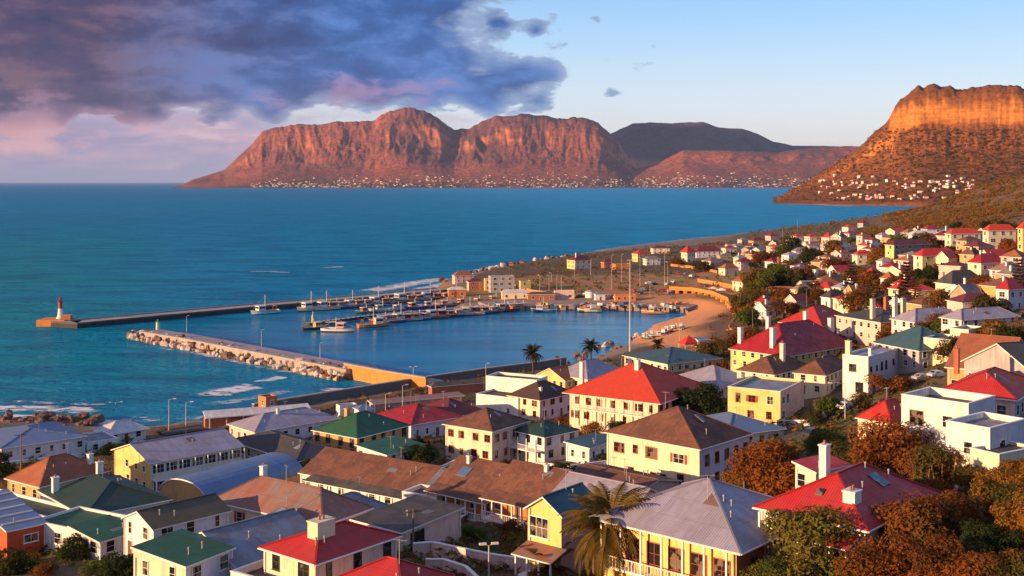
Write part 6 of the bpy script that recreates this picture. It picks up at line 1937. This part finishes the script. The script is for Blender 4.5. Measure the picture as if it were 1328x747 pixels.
def poles():
    for l, u, v, h, a, n, t in [
        ('pale double-armed lamp by the shore rocks at the left', 150, 550, 28, 1.6, 2, 0.3),
        ('tall pale lamp beside the railway behind the yellow hall, left', 219, 560, 42, 1.4, 1, .2),
        ('tall pale lamp beside the railway behind the yellow hall, right', 241, 562, 40, 1.4, 1, .2),
        ('pale lamp before the orange quay wall, left of three', 475, 548, 28, 1.2, 1, .4),
        ('pale lamp before the orange quay wall, middle of three', 500, 545, 34, 1.2, 1, .4),
        ('tall pale lamp before the orange quay wall, right of three', 522, 546, 46, 1.2, 1, .4),
        ('pale lamp standing left of the white modernist block', 630, 512, 40, .9, 1, .4),
        ('white lamp with a long level arm in front of the tall white house', 1096, 546, 49, 3.0, 1, 3.3),
        ('white lamp with two short arms behind the curved garden wall', 634, 757, 50, .6, 2, .2),
        ('slim pale lamp on the edge of the beach', 881, 450, 38, 1.0, 1, .2),
        ('slim lamp in the harbour yard by the fish quay', 843, 385, 16, 1.0, 1, .2),
        ('tall lamp on the slope by the dark trees and lilac houses', 1217, 408, 34, .8, 1, .2),
    ]:
        street_lamp(l, u, v, h, a, n, t)
    loc = lambda u, v: on_z(u, v, 3.2)
    for l, u, v, h in [('white lamp post on the breakwater, nearest its tip', 242, 432, 19), ('white lamp post on the breakwater, middle of three', 339, 452, 21), ('white lamp post on the breakwater, nearest the orange wall', 415, 468, 20)]:
        street_lamp(l, loc(u, v - 3), 0, h, .8, 1, .5, 'breakwater lamps')
    street_lamp('lamp post over the orange quay wall', on_z(536, 494, 3), 0, 18, .9, 2, .3, 'breakwater lamps')
    # tall harbour mast
    P = ground_hit(817, 456)
    r = thing('mast', 'very tall thin lighting mast standing by the tidal shelf', 'mast', P)
    h = (456 - 338) / FOC * P.y
    m = MB(); m.tube([(0, 0, -.6), (0, 0, h * .5), (0, 0, h)], [.32, .22, .13], 10); m.build('pole', PALE(), r)
    m = MB(); m.box(-1.1, -.5, h, 1.1, .5, h + .35); m.build('lamp_head', GALV(), r)
    for i, (u, v, h_) in enumerate([(793, 375, 44), (806, 368, 38), (745, 372, 30), (766, 360, 24), (722, 380, 22), (728, 378, 20), (830, 372, 38), (862, 372, 46), (866, 366, 26), (700, 377, 20), (715, 374, 20), (712, 376, 18), (1015, 310, 14), (1034, 300, 14)]):
        P = ground_hit(u, v)
        street_lamp('thin pale lamp column in the yards behind the harbour', P, 0, h_, .9, 1, .3 * i, 'lamp columns behind the harbour')
    for l, u, v, h, c in [
        ('wooden pole with cross arms before the orange cottage at the left', 27, 640, 78, 1),
        ('wooden pole with cross arms beside the big pale yellow house', 917, 625, 66, 2),
        ('thin wooden pole before the lavender hipped roof', 881, 752, 82, 1),
        ('wooden pole at the verandah corner of the lavender-roofed house', 770, 756, 84, 1),
        ('wooden pole at the edge of the rust-red bush', 965, 648, 58, 1),
        ('wooden pole rising from the low garage yard', 536, 722, 62, 1),
        ('pale wooden pole before the long cottage with white posts', 490, 652, 36, 1),
        ('wooden pole at the cream gabled cottage', 711, 716, 44, 1),
        ('wooden pole before the brown tiled terrace row', 731, 638, 32, 1),
        ('wooden pole beside the railway left of the maroon roof', 533, 540, 36, 1),
        ('wooden pole behind the yellow flat-roofed house', 976, 440, 42, 1),
        ('wooden pole on the slope before the mansion', 1046, 408, 34, 1),
        ('wooden pole in front of the crimson house', 312, 745, 60, 1),
    ]:
        pole(l, u, v, h, c)
poles()

_car = {}
def car(label, col, loc, rz, group='parked cars', s=1.):
    if col not in _car:
        L, Wd = 4.2, 1.72
        c = {'white': (.75, .74, .72), 'blue': (.07, .14, .30), 'red': (.40, .03, .02), 'silver': (.42, .42, .44), 'dark': (.03, .03, .035), 'pale blue': (.38, .46, .55)}[col]
        prof = [(-2.1, .42), (-2.08, .85), (-1.45, .98), (-.95, 1.42), (.55, 1.45), (1.1, 1.0), (1.95, .86), (2.1, .62), (2.1, .36)]
        b = MB(); n = len(prof)
        def w(z): return Wd / 2 * (1 if z < 1.02 else .82)
        for i in range(n):
            (x0, z0), (x1, z1) = prof[i], prof[(i + 1) % n]
            b.face([(x0, -w(z0), z0), (x1, -w(z1), z1), (x1, w(z1), z1), (x0, w(z0), z0)])
        low = [p for p in prof]
        b.face([(x, -w(z), z) for x, z in low][::-1]); b.face([(x, w(z), z) for x, z in low])
        g = MB()
        for sg in (-1, 1):
            y0, y1 = sg * (w(.98) * .975 + .02), sg * (w(1.4) + .015)
            g.face([(-1.3, y0 * .99, 1.02), (.98, y0 * .99, 1.02), (.5, y1, 1.38), (-.9, y1, 1.36)])
        e = .02
        g.face([(1.07 + e, -.66, 1.03), (1.07 + e, .66, 1.03), (.60 + e, .6, 1.42), (.60 + e, -.6, 1.42)]); g.face([(-1.42 - e, -.66, 1.03), (-1.42 - e, .66, 1.03), (-1.0 - e, .6, 1.39), (-1.0 - e, -.6, 1.39)])
        wh = MB(); wh.tube([(0, -.1, 0), (0, .1, 0)], .31, 14)
        hub = MB(); hub.tube([(0, -.115, 0), (0, .115, 0)], .17, 10)
        hl = MB(); hl.box(-.05, -.16, -.08, .05, .16, .08)
        _car[col] = (b.mesh('body', mat_plain('car_paint_' + col.replace(' ', '_'), c, .25, var=.08)), g.mesh('window', mat_glass()), wh.mesh('wheel', mat_plain('tyre', (.02, .02, .02), .9)), hub.mesh('rim', GALV()), hl.mesh('headlight', mat_plain('headlight_glass', (.6, .6, .58), .1)))
    b, g, wh, hub, hl = _car[col]
    r = thing('parked_car', label, 'car', loc, rz, group)
    link('body', b, r); link('window', g, r)
    for x in (-1.3, 1.3):
        for y in (-.78, .78):
            o = link('wheel', wh, r); o.location = (x, y, .31); link('rim', hub, o)
    for y in (-.6, .6):
        o = link('headlight', hl, r); o.location = (2.08, y, .7)
    r.scale = (s, s, s)
    return r

def cars():
    def at(l, c, u, v, deg, s=1.):
        P = ground_hit(u, v); car(l, c, (P.x, P.y, gz(P.x, P.y) + .12), math.radians(deg), s=s)
    at('pale blue car parked by the path at the right edge', 'pale blue', 1316, 596, 35, 1.05)
    at('pale blue car parked below the teal roof on the right', 'pale blue', 1216, 490, 20)
    at('silver car parked under the bank beside the pale blue one', 'silver', 1196, 494, 20)
    at('blue car parked between the teal annex and the big yellow house', 'blue', 778, 598, 70)
    at('white car parked in the lane by the yellow flats', 'white', 1094, 531, 50)
    at('dark car parked in the lane below the white car', 'dark', 1052, 566, 45)
    cs = ['white', 'dark', 'silver', 'white', 'red', 'blue']
    k = 0
    for u, v in [(842, 369), (848, 370), (866, 370), (873, 367), (880, 356), (889, 357), (897, 360), (912, 372), (925, 376), (935, 378), (858, 378), (870, 382), (884, 378), (830, 382), (790, 386), (798, 388), (822, 379), (836, 377), (762, 383), (753, 386)]:
        P = ground_hit(u, v); c = cs[k % 6]; k += 1
        car('%s car in the car park behind the harbour' % c, c, (P.x, P.y, gz(P.x, P.y) + .12), .3 * k, 'cars parked behind the harbour', 1.15)
    for u, v in [(1252, 346), (1262, 347), (1272, 346), (1286, 350), (1298, 349), (1240, 350)]:
        P = ground_hit(u, v); c = cs[k % 6]; k += 1
        car('%s car in the dark car park below the cream flats' % c, c, (P.x, P.y, gz(P.x, P.y) + .12), .2 * k, 'cars parked below the flats', 1.1)
cars()

def wall_run(name, label, px, h, mat, t=.3, cat='wall', up=.0, coping=True):
    pts = [ground_hit(u, v) for u, v in px]
    o = pts[0].copy()
    r = thing(name, label, cat, o)
    P = strip_path([Vector((p.x, p.y, 0)) for p in pts], 8)
    D = side_dirs(P)
    m = MB(); c = MB()
    zs = [gz(p.x, p.y) for p in P]
    for k in range(len(P) - 1):
        a, b = P[k], P[k + 1]; da, db = D[k] * t / 2, D[k + 1] * t / 2
        za, zb_ = zs[k] + h, zs[k + 1] + h
        la, lb = zs[k] - 1, zs[k + 1] - 1
        q = lambda p, d, z: (p.x + d.x - o.x, p.y + d.y - o.y, z - o.z)
        m.face([q(a, da, la), q(b, db, lb), q(b, db, zb_), q(a, da, za)]); m.face([q(a, -da, za), q(b, -db, zb_), q(b, -db, lb), q(a, -da, la)])
        m.face([q(a, da, za), q(b, db, zb_), q(b, -db, zb_), q(a, -da, za)])
        if coping:
            c.bar(q(a, da * 0, za + .05), q(b, db * 0, zb_ + .05), t + .1, .1)
    for k in (0, -1):
        p, d, z = P[k], D[k] * t / 2, zs[k]
        m.face([q(p, d, z - 1), q(p, -d, z - 1), q(p, -d, z + h), q(p, d, z + h)])
    m.build('wall_face', mat, r)
    if coping: c.build('coping', TRIM() if mat is not STONE_O() else CONC(), r)
    return r

def flat_patch(name, px, mat, up=.06, n=10, kind='structure'):
    """paving or lawn that follows the ground inside a four-cornered patch"""
    c = [ground_hit(u, v) for u, v in px]
    mb = MB(); g = []
    for i in range(n + 1):
        row = []
        for k in range(n + 1):
            a = c[0].lerp(c[1], k / n); b = c[3].lerp(c[2], k / n); p = a.lerp(b, i / n)
            row.append((p.x, p.y, gz(p.x, p.y) + up))
        g.append(row)
    for i in range(n):
        for k in range(n):
            mb.face([g[i][k], g[i][k + 1], g[i + 1][k + 1], g[i + 1][k]])
    return tag(mb.build(name, mat), kind=kind)

def odds():
    pinkw = W('pink')
    wall_run('garden_wall', 'long pale pink garden wall curving below the lawn', [(536, 724), (560, 722), (600, 731), (632, 738), (690, 747)], 1.6, pinkw)
    wall_run('garden_wall', 'low pink wall curling round the crimson pyramid roof', [(552, 742), (575, 742), (604, 752), (620, 768)], 1.3, pinkw)
    wall_run('garden_wall', 'rosy stair wall climbing from the low garage to the terrace row', [(548, 705), (580, 690), (606, 676)], 1.0, W('brick'))
    wall_run('garden_wall', 'white garden wall before the white cottage row in the centre', [(690, 608), (740, 612), (786, 606)], 1.2, W('white'))
    wall_run('garden_wall', 'pale yard wall between the ochre house and the long cottage', [(470, 592), (500, 600), (548, 592)], 1.2, W('cream'))
    wall_run('garden_wall', 'white yard wall in front of the long blue-roofed house', [(4, 606), (60, 600), (120, 592)], 1.0, W('white'))
    wall_run('garden_wall', 'cream wall along the foot of the big pale yellow house', [(786, 604), (850, 622), (905, 632)], .9, W('pink'))
    wall_run('garden_wall', 'lilac wall stepping along the lane to the yellow flats', [(1008, 552), (1050, 552), (1088, 532)], 1.1, W('lilac'))
    wall_run('retaining_wall', 'orange sunlit retaining wall among the dark trees, left', [(1172, 404), (1190, 401), (1206, 402)], 1.6, STONE_O())
    wall_run('retaining_wall', 'orange sunlit retaining wall among the dark trees, right', [(1262, 398), (1290, 396), (1316, 394)], 1.6, STONE_O())
    wall_run('retaining_wall', 'long orange bank wall behind the viaduct', [(905, 366), (940, 372), (985, 382), (1010, 392)], 2.0, STONE_O())
    wall_run('retaining_wall', 'ochre wall on the slope under the red-roofed tower house', [(870, 345), (900, 348), (930, 354)], 1.5, STONE_O())
    wall_run('retaining_wall', 'ochre wall running along the harbour point behind the fish quay', [(664, 372), (690, 380), (720, 384)], 1.8, STONE_O())
    wall_run('path_wall', 'rosy low wall beside the hillside path at the right', [(1240, 640), (1268, 616), (1300, 592)], .6, W('pink'))
    lawn = mat_plain('lawn_grass', (.030, .070, .016), .9, var=.5, scale=1.2)
    flat_patch('lawn', [(594, 716), (690, 726), (676, 696), (610, 690)], lawn)
    asph = mat_plain('asphalt', (.055, .052, .055), .9, var=.3, scale=.8)
    pav = mat_plain('pale_paving', (.26, .20, .17), .9, var=.35, scale=1.)
    drape('lane', strip_path([ground_hit(u, v) for u, v in [(985, 606), (1010, 572), (1050, 556), (1092, 530), (1110, 512)]], 6), 4.5, asph, .07)
    drape('lane', strip_path([ground_hit(u, v) for u, v in [(430, 660), (500, 700), (545, 735), (560, 768)]], 6), 4.0, pav, .07)
    drape('road', strip_path([ground_hit(u, v) for u, v in [(40, 606), (130, 596), (330, 575), (450, 552), (560, 530), (640, 512)]], 5), 6, asph, .07)
    drape('path', strip_path([ground_hit(u, v) for u, v in [(1236, 646), (1274, 612), (1320, 588), (1350, 575)]], 5), 2.2, pav, .08)
    for px in ([(985, 398), (1040, 390), (1110, 374), (1170, 360), (1240, 349)], [(1010, 344), (1060, 352), (1120, 345), (1150, 350)], [(1120, 500), (1170, 470), (1215, 462), (1290, 444), (1328, 436)], [(905, 352), (950, 344), (1000, 334), (1050, 326), (1110, 312)]):
        drape('lane', strip_path([ground_hit(u, v) for u, v in px], 6), 4.2, asph, .09)
    flat_patch('car_park', [(1238, 352), (1312, 354), (1310, 343), (1246, 342)], asph)
    dirt = mat_plain('orange_dirt', (.42, .17, .06), .95, var=.3, scale=.15)
    drape('dirt_road', strip_path([ground_hit(u, v) for u, v in [(795, 352), (835, 356), (870, 362), (905, 368), (950, 380), (1000, 396)]], 5), 9, dirt, .10)
    # railway along the shore
    bal = mat_plain('ballast', (.075, .055, .050), .95, var=.5, scale=1.)
    line = [(205, 562), (262, 554), (340, 549), (432, 533), (545, 513), (640, 500), (720, 487)]
    pts = strip_path([ground_hit(u, v) for u, v in line], 6)
    drape('railway_bed', pts, 9, bal, .12)
    rl = MB(); D = side_dirs(pts)
    for off in (-2.6, -1.5, 1.5, 2.6):
        for i in range(len(pts) - 1):
            a = pts[i] + D[i] * off; b = pts[i + 1] + D[i + 1] * off
            rl.bar((a.x, a.y, gz(a.x, a.y) + .22), (b.x, b.y, gz(b.x, b.y) + .22), .14, .16)
    tag(rl.build('rails', mat_plain('rail_steel', (.20, .16, .15), .4)), kind='structure')
    # station: canopy and end block
    P = ground_hit(272, 556)
    s = thing('station_canopy', 'long white platform canopy beside the shore railway', 'canopy', P, math.radians(23))
    Lc = 25
    m = MB()
    for k in range(7):
        m.bar((k * Lc / 6, 0, -1), (k * Lc / 6, 0, 3.2), .25)
    m.build('post', M_('white'), s)
    m = MB(); m.box(-1, .8, -1, Lc, 3.2, 2.6); m.build('back_wall', W('brick'), s)
    m = MB(); roof_face(m, [(-1.2, -1.2, 3.0), (Lc + .6, -1.2, 3.0), (Lc + .6, 3.6, 3.9), (-1.2, 3.6, 3.9)]); slab_edges(m, [(-1.2, -1.2, 3.0), (Lc + .6, -1.2, 3.0), (Lc + .6, 3.6, 3.9), (-1.2, 3.6, 3.9)], .25)
    m.build('roof', [Rf('white'), TRIM()], s)
    mid('signal_cabin', 'two-storey orange brick signal cabin at the end of the platform canopy', 345, 546, 24, 48, .9, 6.2, wall='orange', wallB='brick', roof='tar', rtype='flat', par=.3, cat='cabin')
    P = ground_hit(486, 536)
    s = thing('station_canopy', 'low rosy platform shelter before the orange quay wall', 'canopy', P, math.radians(28))
    m = MB()
    for k in range(7): m.bar((k * 4.2, 0, -1), (k * 4.2, 0, 2.8), .25)
    m.build('post', M_('white'), s)
    m = MB(); m.box(-.5, 1.2, -1, 25.6, 2.6, 2.3); m.build('back_wall', W('pink'), s)
    m = MB(); ring = [(-1, -1, 2.7), (26, -1, 2.7), (26, 3, 3.1), (-1, 3, 3.1)]; roof_face(m, ring); slab_edges(m, ring, .22); m.build('roof', [Rf('rust'), TRIM()], s)
    mid('shed', 'white flat shed beside the railway behind the green roof', 448, 541, 28, 28, .6, 3.0, wall='white', roof='steel', rtype='flat', cat='shed', win=[])
    mid('shed', 'small blue-roofed shed right of the white railway shed', 470, 545, 24, 30, .8, 2.8, wall='lilac', roof='blue', rise=1.0, cat='shed', win=[])
    mid('shed', 'long dark shed between the railway and the seawall', 590, 514, 70, 27, .16, 2.8, wall='brick', roof='tar', rise=1.0, cat='shed', win=[])
    # beach tent and boat cover
    P = ground_hit(893, 451)
    t = thing('beach_tent', 'bright red peaked tent at the edge of the beach', 'tent', P, .4)
    m = MB()
    for a, b in (((-3, -2.5), (3, -2.5)), ((3, -2.5), (3, 2.5)), ((3, 2.5), (-3, 2.5)), ((-3, 2.5), (-3, -2.5))):
        m.face([(*a, 2.0), (*b, 2.0), (0, 0, 4.6)]); m.face([(*a, 1.5), (*b, 1.5), (*b, 2.0), (*a, 2.0)])
    m.build('canopy', mat_plain('red_canvas', (.62, .035, .02), .8), t)
    for x in (-2.9, 2.9):
        for y in (-2.4, 2.4):
            m = MB(); m.bar((x, y, -.4), (x, y, 1.6), .1); m.build('pole', M_('white'), t)
    mid('kiosk', 'white and blue kiosk standing right of the red tent', 911, 450, 18, 20, .6, 2.6, wall='white', wallB='paleblue', roof='blue', rtype='shed', axis='L', rise=.4, cat='kiosk', win=[])
    # rowing boats pulled up on the beach
    rg = random.Random(6)
    for k, (u, v) in enumerate([(868, 431), (876, 429), (884, 427), (860, 434), (852, 437), (838, 440), (846, 436)]):
        P = ground_hit(u, v)
        c = ['red', 'orange', 'blue', 'red', 'white', 'teal', 'pink'][k]
        boat('skiff', c, 'white', '%s boat drawn up on the sand of the harbour beach' % c, 'boats on the beach', (P.x, P.y, P.z + .35), rg.uniform(0, 3), .62)
    # fish crates, bins and a tank on the quay
    P = ground_hit(765, 386)
    t = thing('storage_tank', 'white domed storage tank on the fish quay', 'tank', (P.x, P.y, P.z))
    m = MB(); m.tube([(0, 0, 0), (0, 0, 3.2)], [2.6, 2.6], 18); m.build('drum', TRIM(), t)
    m = MB(); m.tube([(0, 0, 3.2), (0, 0, 3.8), (0, 0, 4.2)], [2.62, 1.7, .2], 18); m.build('lid', GALV(), t)
    for k in range(46):
        u = rg.uniform(640, 885); v = 400.5 - rg.uniform(0, 7)
        q = on_z(u, v, 2.5)
        c = rg.choice(['blue', 'orange', 'white', 'yellow', 'teal'])
        o = MB(); s_ = rg.uniform(.9, 1.7)
        o.box(-s_, -.7, 0, s_, .7, 1.1); o.box(-s_ - .06, -.76, 1.102, s_ + .06, .76, 1.22)
        ob = o.build('fish_crate', paint(c)); ob.location = (q.x, q.y, 2.51); ob.rotation_euler = (0, 0, rg.uniform(0, 1.5))
        tag(ob, '%s fish crate standing on the fish quay' % c, 'crate', 'crates on the quay')
odds()

# ---------------------------------------------------------------- surf
def foam_mat(name, dens):
    m = bpy.data.materials.new(name); m.use_nodes = True
    t = NT(m.node_tree)
    d = t.n('ShaderNodeBsdfDiffuse'); tr = t.n('ShaderNodeBsdfTransparent'); mx = t.n('ShaderNodeMixShader'); o = t.n('ShaderNodeOutputMaterial')
    t.put(d.inputs[0], (.80, .79, .78))
    uv = t.n('ShaderNodeTexCoord').outputs['UV']
    u, v, _ = t.xyz(uv)
    p = t.n('ShaderNodeNewGeometry').outputs['Position']
    x, y, z = t.xyz(p)
    n = t.noise(t.comb(t.m('MULTIPLY', x, .45), y, 0.), .30, 7, .72, .9)
    edge = t.m('MULTIPLY', t.step(t.m('ABSOLUTE', t.m('SUBTRACT', v, .5)), .12, .5, 1., 0.), t.step(t.m('ABSOLUTE', t.m('SUBTRACT', u, .5)), .3, .5, 1., 0.))
    f = t.step(t.m('ADD', n, t.m('MULTIPLY', edge, .32)), .80 - dens, .98 - dens)
    f = t.m('MULTIPLY', f, t.step(edge, .02, .25))
    t.put(mx.inputs[0], f)
    t.nt.links.new(tr.outputs[0], mx.inputs[1]); t.nt.links.new(d.outputs[0], mx.inputs[2]); t.nt.links.new(mx.outputs[0], o.inputs[0])
    return m
def surf():
    m1 = foam_mat('surf_foam', .10); m2 = foam_mat('thin_foam', .02)
    def band(px, wm, mat, z=.10):
        P = strip_path([on_z(u, v, 0) for u, v in px], 5); D = side_dirs(P); n = len(P) - 1
        mb = MB(); 
        for i in range(n):
            a, b = P[i], P[i + 1]
            A0, A1, B0, B1 = a - D[i] * wm / 2, a + D[i] * wm / 2, b - D[i + 1] * wm / 2, b + D[i + 1] * wm / 2
            mb.face([(A0.x, A0.y, z), (B0.x, B0.y, z), (B1.x, B1.y, z), (A1.x, A1.y, z)], 0, [(i / n, 0), ((i + 1) / n, 0), ((i + 1) / n, 1), (i / n, 1)])
        tag(mb.build('surf', mat), 'white surf breaking near the rocks', 'surf', kind='stuff')
    band([(-60, 530), (30, 530), (90, 531), (140, 536)], 16, m1)
    band([(-40, 543), (60, 541), (130, 547), (190, 553)], 14, m1, .13)
    band([(-60, 519), (40, 522), (110, 524), (150, 529)], 9, m2, .12)
    band([(250, 527), (300, 521), (352, 512), (392, 504)], 12, m2, .14)
    band([(120, 540), (200, 545), (270, 542), (340, 534)], 12, m2, .11)
    band([(262, 516), (290, 508), (318, 503), (340, 500)], 20, m1)
    band([(330, 497), (352, 492), (372, 488)], 10, m1)
    band([(400, 505), (450, 506), (500, 507), (540, 512)], 12, m1)
    band([(180, 447), (250, 457), (330, 474), (420, 492)], 8, m2)
    band([(316, 352.5), (345, 352), (385, 354)], 10, m1)
    band([(418, 347.5), (434, 346.5), (450, 346)], 12, m1)
    band([(468, 380), (500, 374), (545, 366), (600, 358)], 34, m1)
    band([(528, 377), (560, 372), (585, 366), (606, 358)], 24, m1)
    band([(612, 354), (650, 346.5), (690, 342)], 34, m1)
    band([(690, 341), (740, 333), (790, 324)], 30, m2)
    band([(742, 331), (800, 321.5), (880, 312), (960, 303)], 26, m2, .14)
    band([(1008, 262.6), (1060, 265.4), (1120, 268.4)], 40, m1)
surf()

# ---------------------------------------------------------------- the air: pale haze round everything
def haze():
    mb = MB(); mb.box(-124000, -4000, -8, 124000, 124000, 1260)
    m = bpy.data.materials.new('haze'); m.use_nodes = True
    t = NT(m.node_tree)
    v = t.n('ShaderNodeVolumePrincipled'); o = t.n('ShaderNodeOutputMaterial')
    v.inputs['Color'].default_value = (.42, .60, 1.0, 1)
    v.inputs['Density'].default_value = HAZE
    v.inputs['Anisotropy'].default_value = .0
    t.nt.links.new(v.outputs[0], o.inputs['Volume'])
    ob = mb.build('haze', m)
    tag(ob, 'thin pale haze over sea and mountains', 'haze', kind='stuff')
    ob.display_type = 'WIRE'
HAZE = 1.35e-5
haze()

# unseen cloud, added off to the left only to shade the far ridge
def shade_cloud():
    bm = bmesh.new()
    bmesh.ops.create_icosphere(bm, subdivisions=5, radius=1)
    co = np.array([v.co[:] for v in bm.verts])
    n = fbm(co[:, 0] * 2.2 + 9, co[:, 1] * 2.2 + co[:, 2] * 1.7 + 4, 5, .55)
    for v, k in zip(bm.verts, n):
        f = .72 + .62 * k
        v.co = Vector((v.co.x * f * 1750, v.co.y * f * 1750, v.co.z * (f if v.co.z > 0 else .45 * f) * 420))
    me = bpy.data.meshes.new('shade_cloud'); bm.to_mesh(me); bm.free()
    me.polygons.foreach_set('use_smooth', [True] * len(me.polygons))
    m = bpy.data.materials.new('shade_cloud_white'); m.use_nodes = True
    t = NT(m.node_tree); d = t.n('ShaderNodeBsdfDiffuse'); o = t.n('ShaderNodeOutputMaterial'); t.put(d.inputs[0], (.8, .8, .82))
    t.nt.links.new(d.outputs[0], o.inputs[0])
    me.materials.append(m)
    c = link('shade_cloud', me)
    c.location = Vector((2900, 17500, 520)) + sv * 13700
    tag(c, kind='structure')
shade_cloud()
